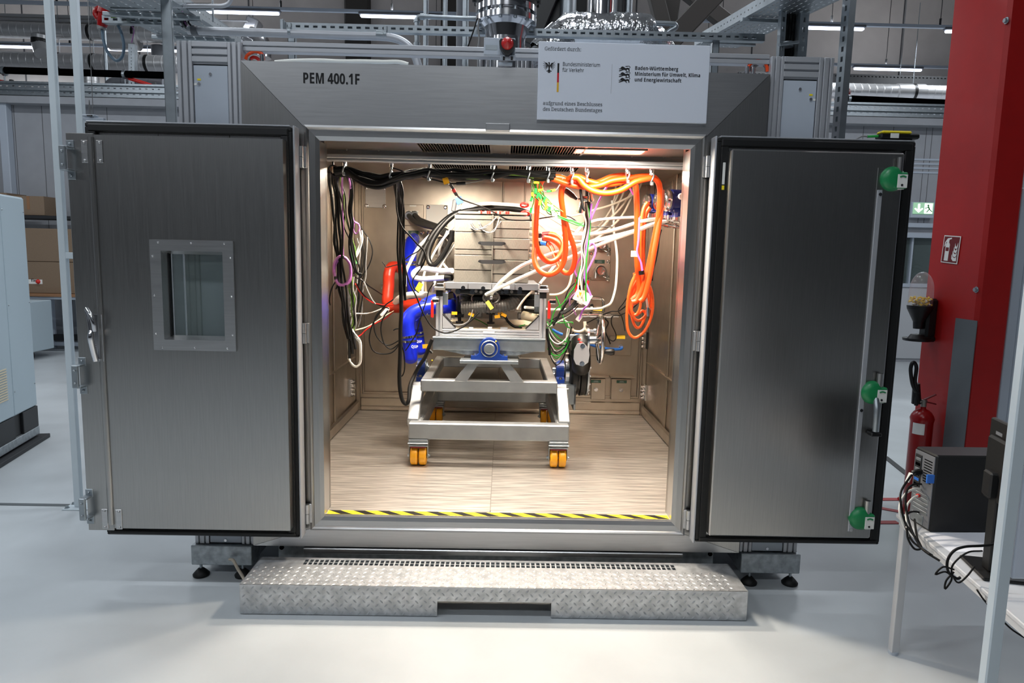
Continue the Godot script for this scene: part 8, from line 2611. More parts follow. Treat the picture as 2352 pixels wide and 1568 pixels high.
	g.cyl(V(-8.219,5.178,-9.3), V(-8.12,4.993,-9.2), 0.13, 20)
	obj("branch_pipe", g, "duct", t)
	g = G.new()
	g.cyl(V(-8.215,5.267,-9.3), V(-8.218,5.181,-9.3), 0.14, 20)
	obj("rubber_band", g, "black_plastic", t)
	g = G.new()
	g.cyl(V(-6.3, 4.04, -9.7), V(-6.3, 5.3, -9.7), 0.17, 20)
	tag(obj("vent_pipe", g, "pvc_grey"), "grey plastic vent pipe standing between the spiral ducts", "pipe")
	t = thing("plastic_pipe", "grey plastic drain pipe with elbows lying on the low room's roof", "pipe", V(-6.7, 4.1, -8.7))
	g = G.new()
	g.tube([V(-6.65,4.327,-8.6), V(-6.61,4.382,-8.6), V(-6.516,4.408,-8.6), V(-6.295,4.413,-8.6), V(-6.128,4.421,-8.6), V(-5.961,4.443,-8.6), V(-5.74,4.421,-8.6)], 0.09, 14)
	obj("tube", g, "pvc_grey", t)
	g = G.new()
	g.cyl(V(-6.461,4.409,-8.6), V(-6.424,4.41,-8.6), 0.1, 16)
	g.cyl(V(-6.017,4.432,-8.6), V(-5.971,4.437,-8.6), 0.1, 16)
	obj("socket", g, "pvc_grey", t)
	t = thing("black_pipe", "black insulated pipe crossing in front of the ducts on the left", "pipe", V(-7.0, 4.5, -8.3))
	g = G.new()
	g.cyl(V(-8.49,4.451,-8.15), V(-5.52,4.433,-8.15), 0.055, 16)
	obj("tube", g, "black_dark", t)
	for p in [V(-8.071,4.436,-8.15), V(-6.15,4.428,-8.15)]:
		g = G.new()
		g.cyl(p - V(0.02, 0, 0), p + V(0.02, 0, 0), 0.075, 16)
		g.cyl(V(p.x, 4.24, p.z), p, 0.012, 8)
		obj("pipe_clamp", g, "zinc", t)
	for a in [[V(-8.22,4.294,-8.2), V(-8.001,4.258,-8.2), "short red pipe at the far left below the black pipe"], [V(-6.117,4.385,-8.2), V(-5.712,4.268,-8.2), "red pipe slanting down to the low room's roof near the left upright"]]:
		g = G.new()
		g.cyl(a[0], a[1], 0.028, 12)
		var rp = tag(obj("red_pipe", g, "red_cable"), a[2], "pipe")
		g = G.new()
		g.box(a[1] + V(0, -0.02, 0), V(0.05, 0.16, 0.05), 0.005)
		obj("pipe_stand", g, "pvc_dark", rp)
	strut("roof_stand", V(-6.237,4.305,-8.5), V(-6.209,5.002,-8.5), "slotted upright standing in front of the spiral ducts", V(0, 0, 1), 0.1)
	g = G.new()
	g.cyl(V(-6.752,4.348,-8.7), V(-6.75,5.27,-8.7), 0.03, 8)
	tag(obj("support_rod", g, "zinc"), "thin steel rod in front of the ducts beside the plug cable", "rod")
	# polished elbow right of the left bay
	t = thing("duct_elbow", "dark polished square duct elbow behind the conduit", "duct", V(-4.6, 4.2, -9.6))
	g = G.new()
	g.span(V(-5.448,5.713,-9.8), V(-4.614,5.682,-9.4), 0.03)
	g.bar(V(-4.698,5.707,-9.6), V(-4.491,5.622,-9.6), 0.3, 0.26, 0.03)
	g.span(V(-5.332,5.551,-9.8), V(-5.067,5.596,-9.4), 0.03)
	obj("duct_pipe", g, "duct", t)
	g = G.new()
	g.tube([V(-4.839,5.335,-9.2), V(-4.627,5.34,-9.2), V(-4.531,5.296,-9.2), V(-4.475,5.242,-9.2)], 0.08, 16)
	g.tube([V(-4.53,5.352,-9.2), V(-4.434,5.308,-9.2), V(-4.359,5.245,-9.2), V(-4.354,5.021,-9.2)], 0.2, 18)
	obj("branch_pipe", g, "chrome", t)
	g = G.new()
	g.cyl(V(-5.046,5.698,-9.6), V(V(-5.046,5.698,-9.6).x, 9.0, -9.6), 0.006, 6)
	obj("hanger_rod", g, "zinc", t)
	# lamp wires and lamp carriers of the hall
	for a in [[-9.0, 5.75, -12.0, 12.0, "long lamp carrier rail of the nearer lamp row"], [-11.6, 5.8, -12.0, 12.0, "long lamp carrier rail of the farther lamp row"]]:
		t = thing("lamp_rail", a[4], "rail", V(0, a[1], a[0]))
		g = G.new()
		g.span(V(a[2], a[1] - 0.005, a[0] - 0.03), V(a[3], a[1] + 0.05, a[0] + 0.03), 0.004)
		obj("carrier", g, "panel_grey", t)
		for k in 13:
			var x = -11.5 + k * 1.9 + (0.5 if a[0] < -10 else 0.0)
			g = G.new()
			g.cyl(V(x, a[1] + 0.05, a[0]), V(x, 9.0, a[0]), 0.006, 6)
			g.cyl(V(x, a[1] + 0.05, a[0]), V(x, a[1] + 0.16, a[0]), 0.02, 8)
			obj("suspension_wire", g, "base_dark", t)
	for z in [-5.0, -1.5, 2.0, 5.5]:
		t = thing("lamp_rail", "lamp carrier rail over the hall floor, outside the picture", "rail", V(0, 5.75, z), "lamp rails overhead")
		g = G.new()
		g.span(V(-8, 5.76, z - 0.03), V(8, 5.81, z + 0.03), 0.004)
		obj("carrier", g, "panel_grey", t)
		for x in [-7.0, -2.4, 2.4, 7.0]:
			g = G.new()
			g.cyl(V(x, 5.81, z), V(x, 9.0, z), 0.006, 6)
			obj("suspension_wire", g, "base_dark", t)

# ---------------------------------------------------------------- the right of the hall
func right_side() -> void:
	var g: G
	var t: Node3D
	# red column
	t = thing("red_column", "red painted steel column behind the open right door", "column", V(3.0, 0, -1.03))
	g = G.new()
	g.span(V(2.9, 0, -1.305), V(3.11, 6.0, -0.77), 0.02)
	obj("shaft", g, "red_paint", t)
	g = G.new()
	g.span(V(2.86, 0, -1.33), V(3.15, 0.02, -0.74), 0.004)
	obj("foot_plate", g, "red_paint", t)
	for p in [V(2.9,1.532,-0.793), V(2.9,3.097,-0.781)]:
		g = G.new()
		g.hexbolt(p, V(-1, 0, 0), 0.013)
		obj("bolt", g, "zinc", t)
	var s0 = V(2.899,1.344,-0.953)
	var s1 = V(2.899,1.357,-0.753)
	g = G.new()
	g.span(V(2.8965, 0.3, s0.z), V(2.9, s0.y, s1.z))
	var tp = obj("tape_strip", g, "tape_silver", t)
	# wall tube right of the column
	t = thing("wall_duct", "grey-blue ribbed cable duct just right of the red column", "duct", V(3.3, 0, -0.95))
	for k in 5:
		g = G.new()
		g.span(V(3.12 + 0.07 * k, 0, -1.1), V(3.185 + 0.07 * k, 2.15, -0.8 - 0.01 * (k % 2)), 0.006)
		obj("rib", g, "panel_grey", t)
	# fire extinguisher sign, slightly crooked, on the column's left face
	t = thing("fire_sign", "dark red fire extinguisher sign stuck crooked on the red column", "sign", V(2.895,1.688,-1.056))
	var a = V(2.896,1.778,-1.067)
	var B = Basis(V(-1, 0, 0), deg_to_rad(-4.0)) * Basis(V(0, 0, 1), V(0, 1, 0), V(-1, 0, 0))
	var T = Transform3D(B, a)
	var half = 0.083
	var hh = 0.088
	g = G.new()
	g.prism(PackedVector2Array([Vector2(-half, -hh), Vector2(half, -hh), Vector2(half, hh), Vector2(-half, hh)]), 0.002, T)
	obj("sign_plate", g, "white_label", t)
	g = G.new()
	g.prism(PackedVector2Array([Vector2(-half + 0.007, -hh + 0.006), Vector2(half - 0.007, -hh + 0.006), Vector2(half - 0.007, hh - 0.006), Vector2(-half + 0.007, hh - 0.006)]), 0.003, T)
	obj("red_field", g, "red_dark", t)
	g = G.new()
	g.prism(PackedVector2Array([Vector2(-0.052, -0.074), Vector2(-0.012, -0.074), Vector2(-0.012, -0.012), Vector2(-0.052, -0.012)]), 0.004, T)
	g.prism(PackedVector2Array([Vector2(-0.052, 0.012), Vector2(-0.012, 0.012), Vector2(-0.012, 0.03), Vector2(-0.02, 0.042), Vector2(-0.044, 0.042), Vector2(-0.052, 0.03)]), 0.004, T)
	g.prism(PackedVector2Array([Vector2(-0.052, -0.012), Vector2(-0.048, -0.012), Vector2(-0.048, 0.012), Vector2(-0.052, 0.012)]), 0.004, T)
	g.prism(PackedVector2Array([Vector2(-0.016, -0.012), Vector2(-0.012, -0.012), Vector2(-0.012, 0.012), Vector2(-0.016, 0.012)]), 0.004, T)
	g.prism(PackedVector2Array([Vector2(-0.04, 0.042), Vector2(-0.024, 0.042), Vector2(-0.022, 0.062), Vector2(0.0, 0.068), Vector2(-0.002, 0.076), Vector2(-0.04, 0.07), Vector2(-0.062, 0.045), Vector2(-0.066, 0.015), Vector2(-0.058, 0.018), Vector2(-0.05, 0.05)]), 0.004, T)
	obj("extinguisher_symbol", g, "white_label", t)
	g = G.new()
	for k in 4:
		var y = -0.07 + k * 0.024
		g.prism(PackedVector2Array([Vector2(0.07, y), Vector2(0.04, y - 0.002 + 0.004 * k), Vector2(0.022 + 0.006 * k, y + 0.012), Vector2(0.02 + 0.007 * k, y + 0.04), Vector2(0.036 + 0.004 * k, y + 0.022), Vector2(0.058, y + 0.018), Vector2(0.068, y + 0.045)]), 0.004, T)
	obj("flame_symbol", g, "white_label", t)
	# ear plug dispenser
	t = thing("earplug_dispenser", "clear domed dispenser of yellow ear plugs on a black wall bracket", "dispenser", V(2.82,1.161,-1.048))
	var c = V(2.8, 0, -1.18)
	var yt: float = V(2.8,1.629,-1.077).y
	var ym: float = V(2.8,1.404,-1.055).y
	var yb: float = V(2.8,1.249,-1.031).y
	var yf: float = V(2.8,1.165,-1.017).y
	var ax: float = c.x
	g = G.new()
	var prof = [Vector2(0.075, 0.0), Vector2(0.073, 0.45)]
	for k in 8:
		var q = PI / 2 * (k + 1) / 8.0
		prof.append(Vector2(0.073 * cos(q) if k < 7 else 0.0, 0.45 + 0.55 * sin(q)))
	g.lathe(prof, V(ax, ym, c.z), V(ax, yt, c.z), 28, true)
	obj("dome", g, "clear_plastic", t)
	g = G.new()
	g.lathe([Vector2(0.0, 0.0), Vector2(0.03, 0.0), Vector2(0.034, 0.3), Vector2(0.076, 0.85), Vector2(0.08, 1.0), Vector2(0.0, 1.0)], V(ax, yb, c.z), V(ax, ym, c.z), 28)
	g.span(V(ax + 0.03, yf + 0.02, c.z - 0.045), V(2.9, ym + 0.05, c.z + 0.045), 0.015)
	g.lathe([Vector2(0.0, 0.0), Vector2(0.085, 0.05), Vector2(0.088, 0.4), Vector2(0.06, 0.3), Vector2(0.04, 0.9), Vector2(0.0, 1.0)], V(ax, yf, c.z), V(ax, yf + 0.05, c.z), 24)
	g.span(V(ax, yf, c.z - 0.05), V(2.9, yf + 0.035, c.z + 0.05), 0.01)
	obj("bracket", g, "black_plastic", t)
	var rng = RandomNumberGenerator.new()
	rng.seed = 12
	for k in 90:
		var q = rng.randf() * TAU
		var r = 0.062 * sqrt(rng.randf())
		var p = V(ax + r * cos(q), ym + 0.008 + 0.045 * rng.randf(), c.z + r * sin(q))
		var dd = V(rng.randf_range(-1, 1), rng.randf_range(-0.4, 0.4), rng.randf_range(-1, 1)).normalized() * 0.011
		g = G.new()
		g.cyl(p - dd, p + dd, 0.0055, 7)
		tag(obj("ear_plug", g, "yellow_tag" if k % 7 else "white_label"), "yellow foam ear plug in the clear dispenser" if k % 7 else "pale foam ear plug in the clear dispenser", "ear plug", "yellow ear plugs" if k % 7 else "pale ear plugs")
	# fire extinguisher
	t = thing("fire_extinguisher", "red fire extinguisher with black horn hose before the red column", "fire extinguisher", V(2.8, 0, -1.04))
	var ez = -1.04
	var ex = 2.80
	var en: float = V(2.8,0.745,-1.082).y
	g = G.new()
	prof = [Vector2(0.0, 0.0), Vector2(0.06, 0.0), Vector2(0.068, 0.015), Vector2(0.068, 0.86)]
	for k in 5:
		var q = PI / 2 * (k + 1) / 5.5
		prof.append(Vector2(0.068 * cos(q) + 0.008, 0.86 + 0.12 * sin(q)))
	prof.append(Vector2(0.016, 1.0))
	prof.append(Vector2(0.0, 1.0))
	g.lathe(prof, V(ex, 0.0, ez), V(ex, en, ez), 30, true)
	obj("cylinder", g, "red_gloss", t)
	g = G.new()
	g.cyl(V(ex, en, ez), V(ex, en + 0.045, ez), 0.018, 12)
	g.bar(V(ex - 0.03, en + 0.03, ez), V(ex + 0.02, en + 0.04, ez), 0.02, 0.014, 0.003)
	obj("valve", g, "cast_steel", t)
	g = G.new()
	g.bar(V(ex, en + 0.045, ez), V(ex + 0.07, en + 0.085, ez + 0.01), 0.02, 0.008, 0.002)
	g.bar(V(ex, en + 0.035, ez), V(ex + 0.075, en + 0.02, ez + 0.01), 0.02, 0.008, 0.002)
	obj("squeeze_grip", g, "red_dark", t)
	g = G.new()
	var h = [V(2.762,0.833,-1.04),V(2.739,0.847,-1.04),V(2.712,0.898,-1.04),V(2.692,0.985,-1.04),V(2.697,1.032,-1.04),V(2.714,1.035,-1.04),V(2.729,1.001,-1.04),V(2.728,0.913,-1.04),V(2.747,0.84,-1.04),V(2.75,0.751,-1.04)]
	g.tube(h, 0.012, 8)
	obj("hose", g, "black_plastic", t)
	g = G.new()
	g.cyl(V(2.745,0.897,-1.05), V(2.764,0.762,-1.06), 0.022, 10, 0.03)
	obj("horn", g, "black_plastic", t)
	g = G.new()
	for k in 9:
		var q0 = 1.85 + k * 0.12
		var q1 = q0 + 0.12
		var y0: float = lerpf(0.0, en, 0.76)
		var y1: float = lerpf(0.0, en, 0.86)
		var p0 = V(ex + 0.0692 * cos(q0), y0, ez + 0.0692 * sin(q0))
		var p1 = V(ex + 0.0692 * cos(q1), y0, ez + 0.0692 * sin(q1))
		g.quad(p1, p0, p0 + V(0, y1 - y0, 0), p1 + V(0, y1 - y0, 0))
	obj("label", g, "white_label", t)
	for k in 5:
		g = G.new()
		var yy: float = lerpf(0.05, en * 0.6, k / 4.0)
		g.box(V(ex - 0.03, yy, ez + 0.06), V(0.04 if k % 2 else 0.05, 0.012, 0.003))
		obj("printed_line", g, "cream_tube", t)
	# exit sign and window plants, far right
	t = thing("exit_sign", "lit green and white emergency exit sign on the low room's wall", "exit sign", V(7.0, 2.5, -8.1))
	var e0 = V(6.792,2.507,-8.1)
	var e1 = V(7.132,2.693,-8.1)
	g = G.new()
	g.span(V(e0.x - 0.02, e0.y - 0.06, -8.2), V(e1.x + 0.02, e1.y + 0.01, -8.105), 0.004)
	obj("housing", g, "panel_grey", t)
	g = G.new()
	g.span(V(e0.x, e0.y, -8.105), V(e1.x, e1.y, -8.095), 0.002)
	obj("sign_screen", g, "exit_glow", t)
	var em = lerpf(e0.x, e1.x, 0.55)
	g = G.new()
	g.span(V(em, e0.y + 0.01, -8.095), V(e1.x - 0.02, e1.y - 0.01, -8.093))
	obj("door_symbol_light", g, "exit_white", t)
	var ac = lerpf(e0.x, em, 0.5)
	g = G.new()
	g.prism(PackedVector2Array([Vector2(ac, e0.y + 0.02), Vector2(ac + 0.075, e0.y + 0.085), Vector2(ac + 0.055, e0.y + 0.1), Vector2(ac + 0.018, e0.y + 0.07), Vector2(ac + 0.018, e1.y - 0.02), Vector2(ac - 0.018, e1.y - 0.02), Vector2(ac - 0.018, e0.y + 0.07), Vector2(ac - 0.055, e0.y + 0.1), Vector2(ac - 0.075, e0.y + 0.085)]), 0.002, Transform3D(Basis(), V(0, 0, -8.095)))
	obj("arrow_symbol_light", g, "exit_white", t)
	g = G.new()
	var rx = lerpf(em, e1.x, 0.45)
	g.cyl(V(rx - 0.01, e1.y - 0.045, -8.092), V(rx - 0.01, e1.y - 0.045, -8.09), 0.016, 10)
	g.bar(V(rx - 0.01, e1.y - 0.06, -8.0915), V(rx + 0.015, e0.y + 0.08, -8.0915), 0.022, 0.002, 0, V(0, 0, 1))
	g.bar(V(rx + 0.015, e0.y + 0.08, -8.0915), V(rx + 0.06, e0.y + 0.04, -8.0915), 0.014, 0.002, 0, V(0, 0, 1))
	g.bar(V(rx + 0.012, e0.y + 0.08, -8.0915), V(rx - 0.03, e0.y + 0.03, -8.0915), 0.014, 0.002, 0, V(0, 0, 1))
	g.bar(V(rx - 0.005, e1.y - 0.075, -8.0915), V(rx - 0.06, e1.y - 0.09, -8.0915), 0.012, 0.002, 0, V(0, 0, 1))
	obj("running_figure", g, "grip_green", t)
	area_light("exit_light", V((e0.x + e1.x) / 2, (e0.y + e1.y) / 2, -8.05), Vector2(0.34, 0.18), 0.06, Color(0.5, 1.0, 0.6), V(0, 0, 1))
	t = thing("office_room", "small lit room seen through the far right window", "room", V(7.2, 0, -10))
	g = G.new()
	g.span(V(6.5, 0, -11.0), V(8.2, 2.6, -10.9))
	g.span(V(6.4, 0, -10.9), V(6.5, 2.6, -8.4))
	g.span(V(8.2, 0, -10.9), V(8.3, 2.6, -8.4))
	g.span(V(6.4, 2.6, -11.0), V(8.3, 2.7, -8.4))
	obj("room_walls", g, "wall_dark", t)
	g = G.new()
	g.span(V(6.65, 0.9, -10.89), V(6.98, 2.4, -10.88))
	obj("lit_window", g, "office_glow", t)
	area_light("office_light", V(6.85, 1.7, -10.8), Vector2(0.3, 1.4), 0.5, Color(0.85, 0.93, 1.0), V(0, 0, 1))
	t = thing("potted_palm", "dark potted palm behind the far right window", "plant", V(7.15, 0, -8.9))
	g = G.new()
	g.lathe([Vector2(0, 0), Vector2(0.16, 0.0), Vector2(0.22, 1.0), Vector2(0, 1.0)], V(7.15, 0.9, -8.8), V(7.15, 1.35, -8.8), 18)
	obj("pot", g, "base_dark", t)
	g = G.new()
	g.span(V(6.7, 0.0, -9.2), V(7.7, 0.9, -8.5), 0.01)
	obj("pedestal", g, "panel_grey", t)
	for k in 14:
		g = G.new()
		var q = TAU * k / 14.0 + 0.3
		var l = rng.randf_range(0.25, 0.42)
		var hh2 = rng.randf_range(0.15, 0.5)
		var p0 = V(7.15, 1.32, -8.8)
		var p1 = p0 + V(cos(q) * l * 0.4, hh2, sin(q) * l * 0.4)
		var p2 = p0 + V(cos(q) * l, hh2 * 0.8, sin(q) * l)
		g.tube([p0, p1, p2], 0.022, 4, false, 5, 0.003)
		obj("frond", g, "plant", t)
	# ducts over the low room, right
	var d = spiral_duct(V(4.4, 4.76, -9.4), V(11, 4.76, -9.4), 0.135, "spiral duct passing behind the red column")
	duct_strap(d, V(7.35, 4.76, -9.4), 0.15)
	g = G.new()
	g.cyl(V(7.05, 4.76, -9.4), V(7.55, 4.76, -9.4), 0.15, 28)
	obj("coupling", g, "duct", d)
	t = thing("mesh_duct", "dark perforated duct above the right spiral duct", "duct", V(6.5, 5.0, -10.2))
	g = G.new()
	g.slotted(6.6, 0.22, 0.01, Vector2(0.03, 0.02), 0.07, [0.04, 0.18], Transform3D(Basis(), V(4.4, 5.02, -10.1)))
	g.span(V(4.4, 5.03, -10.5), V(11, 5.23, -10.14))
	obj("duct_pipe", g, "base_dark", t)
	for x in [5.5, 7.6]:
		g = G.new()
		g.cyl(V(x, 5.23, -10.3), V(x, 9.0, -10.3), 0.006, 6)
		obj("hanger_rod", g, "zinc", t)
	t = thing("black_pipe", "black insulated pipe under the spiral duct on the right", "pipe", V(6.5, 4.4, -8.3))
	g = G.new()
	g.cyl(V(5.38,4.341,-8.15), V(7.453,4.303,-8.15), 0.055, 16)
	obj("tube", g, "black_dark", t)
	g = G.new()
	var pc = V(5.587,4.331,-8.15)
	g.cyl(pc - V(0.02, 0, 0), pc + V(0.02, 0, 0), 0.07, 16)
	g.cyl(V(pc.x, 4.24, pc.z), pc, 0.012, 8)
	obj("pipe_clamp", g, "zinc", t)
	g = G.new()
	g.ball(V(5.73,4.533,-8.6), 0.1, 12)
	var vw = tag(obj("pipe_valve", g, "red_dark"), "dark red valve wheel beside the right spiral duct", "valve")
	g = G.new()
	g.cyl(V(5.73,4.533,-8.6), V(V(5.73,4.533,-8.6).x, 4.04, -8.6), 0.02, 8)
	obj("valve_stem", g, "zinc", vw)
	# scanner on the right door
	t = thing("door_scanner", "yellow and black sensor box standing on the right door's top edge", "sensor", V(1.83, 2.25, 0.06))
	var b0 = V(1.757,2.255,0.06)
	var b1 = V(1.941,2.286,0.06)
	g = G.new()
	g.span(V(b0.x, 2.262, 0.03), V(b1.x, b1.y, 0.09), 0.006)
	g.span(V(b0.x + 0.02, 2.25, 0.04), V(b1.x - 0.03, 2.265, 0.08), 0.002)
	obj("case", g, "black_plastic", t)
	g = G.new()
	g.span(V(b0.x + 0.005, b1.y - 0.002, 0.032), V(lerpf(b0.x, b1.x, 0.8), b1.y + 0.012, 0.088), 0.006)
	obj("cover", g, "tape_yellow", t)
	g = G.new()
	g.box(V(lerpf(b0.x, b1.x, 0.34), (b1.y + 2.262) / 2, 0.0905), V(0.04, 0.022, 0.001))
	obj("rating_label", g, "white_label", t)
	g = G.new()
	g.cyl(V(b0.x, 2.275, 0.06), V(b0.x - 0.05, 2.272, 0.06), 0.006, 10)
	obj("connector", g, "green_tag", t)
	lay("sensor_cable", [V(b0.x - 0.05, 2.272, 0.06), V(b0.x - 0.075, 2.272, 0.06), V(b0.x - 0.095, 2.262, 0.055), V(b0.x - 0.105, 2.25, 0.045)], 0.0035, "grey_cable", "grey cable from the yellow sensor box into the door's edge")
	desk()

func desk() -> void:
	var g: G
	var ty = 0.62
	var A = V(1.70, ty, 0.575)
	var u = V(-0.14, 0, 0.99).normalized()      # along the edge towards the viewer
	var w = V(0.99, 0, 0.14).normalized()       # across the top
	var t = thing("desk", "white desk at the right edge carrying the computer", "desk", V(2.0, 0, 1.1))
	var B = Basis(w, Vector3.UP, -u * -1.0)
	B = Basis(w, Vector3.UP, w.cross(Vector3.UP))
	g = G.new()
	g.box(A + w * 0.38 + u * 0.62 - V(0, 0.008, 0), V(0.76, 0.016, 1.24), 0.003, B)
	obj("desk_top", g, "table_white", t)
	g = G.new()
	g.box(A + w * 0.38 + u * 0.62 - V(0, 0.032, 0), V(0.74, 0.03, 1.22), 0.003, B)
	obj("apron", g, "table_white", t)
	for q in [[0.03, 0.03], [0.72, 0.03], [0.03, 1.2], [0.72, 1.2]]:
		var p: Vector3 = A + w * q[0] + u * q[1]
		g = G.new()
		g.span(V(p.x - 0.016, 0.012, p.z - 0.016), V(p.x + 0.016, ty - 0.04, p.z + 0.016), 0.002)
		obj("desk_leg", g, "table_white", t)
		g = G.new()
		g.cyl(V(p.x, 0.0, p.z), V(p.x, 0.014, p.z), 0.02, 12)
		obj("foot", g, "panel_grey", t)
	# computer tower
	t = thing("computer", "black computer tower on the desk, its port side turned to the chamber", "computer", V(1.9, ty, 0.72))
	var r0 = V(1.717,0.62,0.681)
	var r1 = V(1.722,0.62,0.775)
	var sx = V(1.938,0.62,0.771)
	var bd = (V(sx.x, 0, sx.z) - V(r1.x, 0, r1.z)).normalized()
	var rd = (V(r0.x, 0, r0.z) - V(r1.x, 0, r1.z))
	var wid = 0.135
	rd = rd.normalized()
	var hgt = 0.315
	var len = 0.36
	var tb = Basis(bd, Vector3.UP, bd.cross(Vector3.UP))
	var org = V(r1.x, ty, r1.z)
	g = G.new()
	g.box(org + bd * len * 0.5 + rd * wid * 0.5 + V(0, hgt * 0.5, 0), V(len, hgt, wid), 0.006, tb)
	obj("case", g, "black_plastic", t)
	var rc = func(a: float, b: float, y0: float, y1: float, out: float, called: String, m: String) -> void:
		var q = G.new()
		q.box(org + rd * wid * (a + b) * 0.5 + V(0, lerpf(y0, y1, 0.5), 0) - bd * out * 0.5, V(out, y1 - y0, wid * (b - a)), 0.001, tb)
		obj(called, q, m, t)
	rc.call(0.04, 0.96, 0.01, hgt - 0.01, 0.004, "rear_panel", "pvc_grey")
	for k in 9:
		rc.call(0.12, 0.5, 0.19 + k * 0.011, 0.195 + k * 0.011, 0.0055, "vent_slot", "black_dark")
	rc.call(0.6, 0.9, 0.15, 0.29, 0.006, "port_panel", "base_dark")
	for k in 6:
		rc.call(0.64, 0.86, 0.16 + k * 0.021, 0.172 + k * 0.021, 0.0075, "port", ["black_dark", "blue_tube", "black_dark", "zinc", "black_dark", "zinc"][k])
	for k in 5:
		rc.call(0.15, 0.85, 0.06 + k * 0.017, 0.071 + k * 0.017, 0.006, "slot_cover", "zinc")
	rc.call(0.3, 0.85, 0.012, 0.05, 0.006, "power_supply", "zinc")
	rc.call(0.03, 0.09, 0.2, 0.235, 0.03, "blue_clip", "blue_tube")
	# leads at the back of the tower
	var n = 0
	for a in [[[V(1.71,0.848,0.7),V(1.668,0.851,0.725),V(1.629,0.827,0.75),V(1.586,0.792,0.783),V(1.566,0.76,0.817),V(1.569,0.693,0.85),V(1.582,0.653,0.9),V(1.587,0.623,0.95),V(1.619,0.604,1)], "black_cable", "outermost black lead curving from the tower down the desk's edge"], [[V(1.72,0.793,0.7),V(1.673,0.801,0.725),V(1.632,0.79,0.75),V(1.595,0.763,0.8),V(1.576,0.72,0.85),V(1.572,0.67,0.9),V(1.578,0.632,0.95),V(1.58,0.629,1)], "black_cable", "second black lead from the tower down the desk's edge"], [[V(1.718,0.773,0.7),V(1.675,0.782,0.725),V(1.627,0.772,0.75),V(1.592,0.745,0.775),V(1.577,0.709,0.8),V(1.598,0.655,0.8)], "white_cable", "white lead looping from the tower's ports"], [[V(1.707,0.745,0.7),V(1.67,0.741,0.725),V(1.635,0.718,0.75),V(1.607,0.674,0.8),V(1.588,0.632,0.85)], "white_cable", "white network lead with red plug at the tower"], [[V(1.723,0.674,0.7),V(1.675,0.686,0.725),V(1.636,0.681,0.75),V(1.605,0.656,0.8),V(1.607,0.614,0.85),V(1.629,0.597,0.9),V(1.656,0.58,0.9)], "black_cable", "black power lead from the tower's lowest socket"], [[V(1.703,0.644,0.7),V(1.655,0.611,0.8),V(1.644,0.588,0.85),V(1.618,0.583,0.85),V(1.589,0.623,0.85),V(1.581,0.667,0.85)], "black_cable", "thin dark lead hanging in a loop off the desk's edge"]]:
		lay("computer_lead", a[0], 0.0042, a[1], a[2])
		n += 1
	g = G.new()
	g.cyl(V(1.74,0.74,0.69), V(1.704,0.745,0.7), 0.008, 8)
	tag(obj("network_plug", g, "red_cable"), "red network plug in the tower's lower ports", "connector")
	g = G.new()
	g.bar(V(1.721,0.845,0.69), V(1.671,0.841,0.71), 0.022, 0.02, 0.004)
	tag(obj("video_plug", g, "black_plastic"), "thick black video plug at the tower's upper ports", "connector")
	g = G.new()
	g.bar(V(1.651,0.849,0.73), V(1.632,0.814,0.74), 0.016, 0.005, 0.001)
	tag(obj("lead_flag", g, "white_label"), "white flag label on a lead at the tower", "tag")
	# paper
	g = G.new()
	var pa = [V(1.694,0.621,0.784), V(1.683,0.621,0.958), V(1.929,0.621,0.957), V(1.964,0.621,0.769)]
	g.quad(pa[0], pa[1], pa[2], pa[3])
	g.quad(pa[0] - V(0, 0.001, 0), pa[3] - V(0, 0.001, 0), pa[2] - V(0, 0.001, 0), pa[1] - V(0, 0.001, 0))
	for k in 4:
		g.quad(pa[k] - V(0, 0.001, 0), pa[(k + 1) % 4] - V(0, 0.001, 0), pa[(k + 1) % 4], pa[k])
	tag(obj("paper_sheet", g, "paper"), "large white paper sheet on the desk before the tower", "paper")
	# monitor from behind
	t = thing("monitor", "black monitor on the desk seen from its back", "monitor", V(1.72, ty, 1.08))
	var m0 = V(1.762, 0, 0.99)
	var md = (V(1.715, 0, 1.2) - V(1.76, 0, 1.0)).normalized()
	var mb = Basis(md, Vector3.UP, md.cross(Vector3.UP))
	var nx = md.cross(Vector3.UP) * -1.0
	if nx.x > 0: nx = -nx
	g = G.new()
	g.box(m0 + md * 0.26 + V(0, 1.0, 0), V(0.5, 0.29, 0.018), 0.004, mb)
	g.box(m0 + md * 0.26 + V(0, 0.98, 0) + nx * 0.016, V(0.44, 0.22, 0.022), 0.008, mb)
	obj("display_housing", g, "black_plastic", t)
	g = G.new()
	g.box(m0 + md * 0.26 + V(0, 1.0, 0) - nx * 0.01, V(0.48, 0.27, 0.003), 0.001, mb)
	obj("display_glass", g, "ink_black", t)
	var st = V(1.713,0.622,1.121)
	g = G.new()
	g.bar(V(st.x, ty + 0.01, st.z), V(st.x + 0.012, 0.96, st.z - 0.02), 0.028, 0.055, 0.004, md)
	g.box(V(st.x + 0.02, 0.93, st.z - 0.02), V(0.06, 0.09, 0.09), 0.006, mb)
	obj("stand_column", g, "black_plastic", t)
	g = G.new()
	g.box(V(st.x + 0.02, ty + 0.006, st.z - 0.01), V(0.19, 0.011, 0.14), 0.004, mb)
	obj("stand_foot", g, "black_plastic", t)
	g = G.new()
	g.box(m0 + md * 0.08 + V(0, 1.1, 0) + nx * 0.0092, V(0.045, 0.012, 0.001), 0, mb)
	obj("logo_strip", g, "pvc_grey", t)
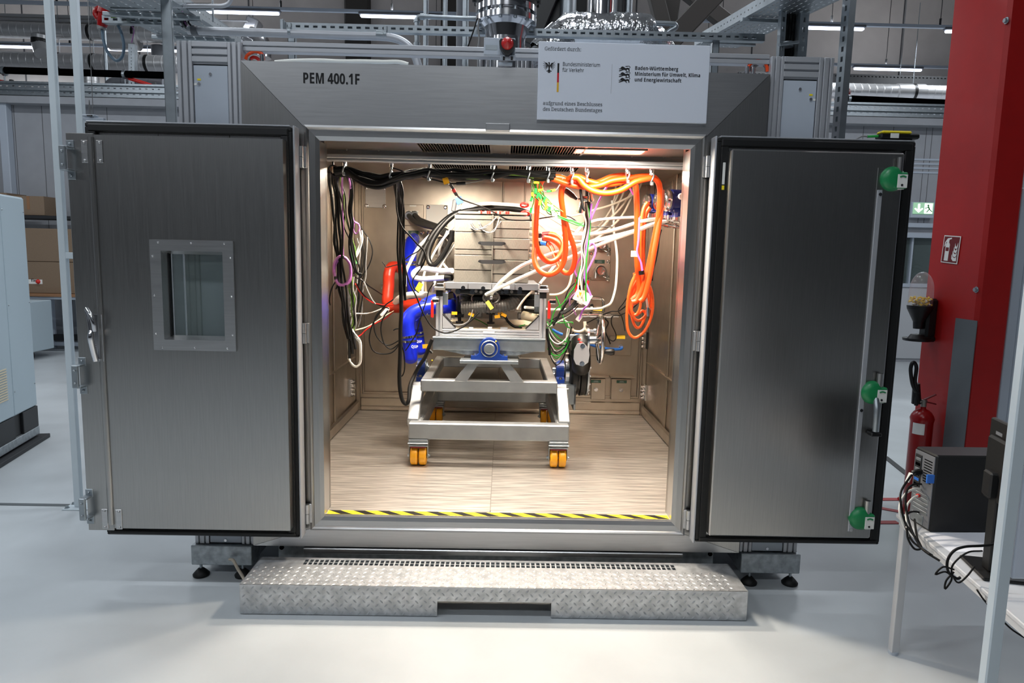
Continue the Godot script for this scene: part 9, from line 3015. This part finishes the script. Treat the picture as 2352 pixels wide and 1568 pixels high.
	for a in [[[V(1.684,0.775,1.2),V(1.657,0.756,1.2),V(1.613,0.75,1.2),V(1.562,0.746,1.2),V(1.526,0.731,1.2),V(1.508,0.696,1.2),V(1.515,0.657,1.2),V(1.544,0.634,1.2),V(1.558,0.638,1.2)], "thick blue-black lead curling over the desk's edge by the monitor"], [[V(1.622,0.732,1.2),V(1.578,0.728,1.2),V(1.544,0.704,1.2),V(1.525,0.673,1.2),V(1.532,0.642,1.2),V(1.553,0.619,1.2),V(1.58,0.643,1.2),V(1.602,0.678,1.2)], "thin blue-black lead curling below the thick one by the monitor"], [[V(1.533,0.665,1.2),V(1.495,0.674,1.2),V(1.472,0.647,1.2),V(1.504,0.657,1.2),V(1.529,0.634,1.2),V(1.51,0.596,1.2),V(1.511,0.626,1.2),V(1.534,0.657,1.2)], "thin black strap hanging loose under the desk's edge"], [[V(1.581,0.62,1.25),V(1.603,0.591,1.25),V(1.627,0.565,1.25),V(1.66,0.531,1.25),V(1.71,0.485,1.25),V(1.757,0.455,1.25)], "black lead hanging under the desk at the right edge"], [[V(1.778,0.81,1.05),V(1.78,0.761,1.05),V(1.774,0.728,1.05),V(1.767,0.704,1.05)], "black lead dropping from the monitor's back"]]:
		lay("monitor_lead", a[0], 0.0045 if a[1].begins_with("thick") else 0.003, "black_cable", a[1])
	lay("orange_lead", [V(1.814,0.693,1),V(1.833,0.683,1),V(1.852,0.67,1)], 0.004, "orange", "short orange lead on the desk behind the monitor's stand")
	# near rack at the right edge
	t = thing("rack", "pale rack post with a hanging white box at the extreme right", "rack", V(1.1, 0, 1.95))
	var q0 = V(1.1,0.891,1.95)
	g = G.new()
	g.span(V(q0.x, 0, 1.925), V(q0.x + 0.03, 2.2, 1.95), 0.003)
	obj("rack_post", g, "white_paint", t)
	var q1 = V(1.136,0.994,1.93)
	g = G.new()
	g.span(V(q1.x, q1.y, 1.9), V(q0.x + 0.5, 1.4, 1.945), 0.004)
	obj("white_box", g, "white_sign", t)
	g = G.new()
	g.span(V(q0.x + 0.36, 0, 1.9), V(q0.x + 0.4, 2.2, 1.95), 0.003)
	obj("rack_post", g, "white_paint", t)
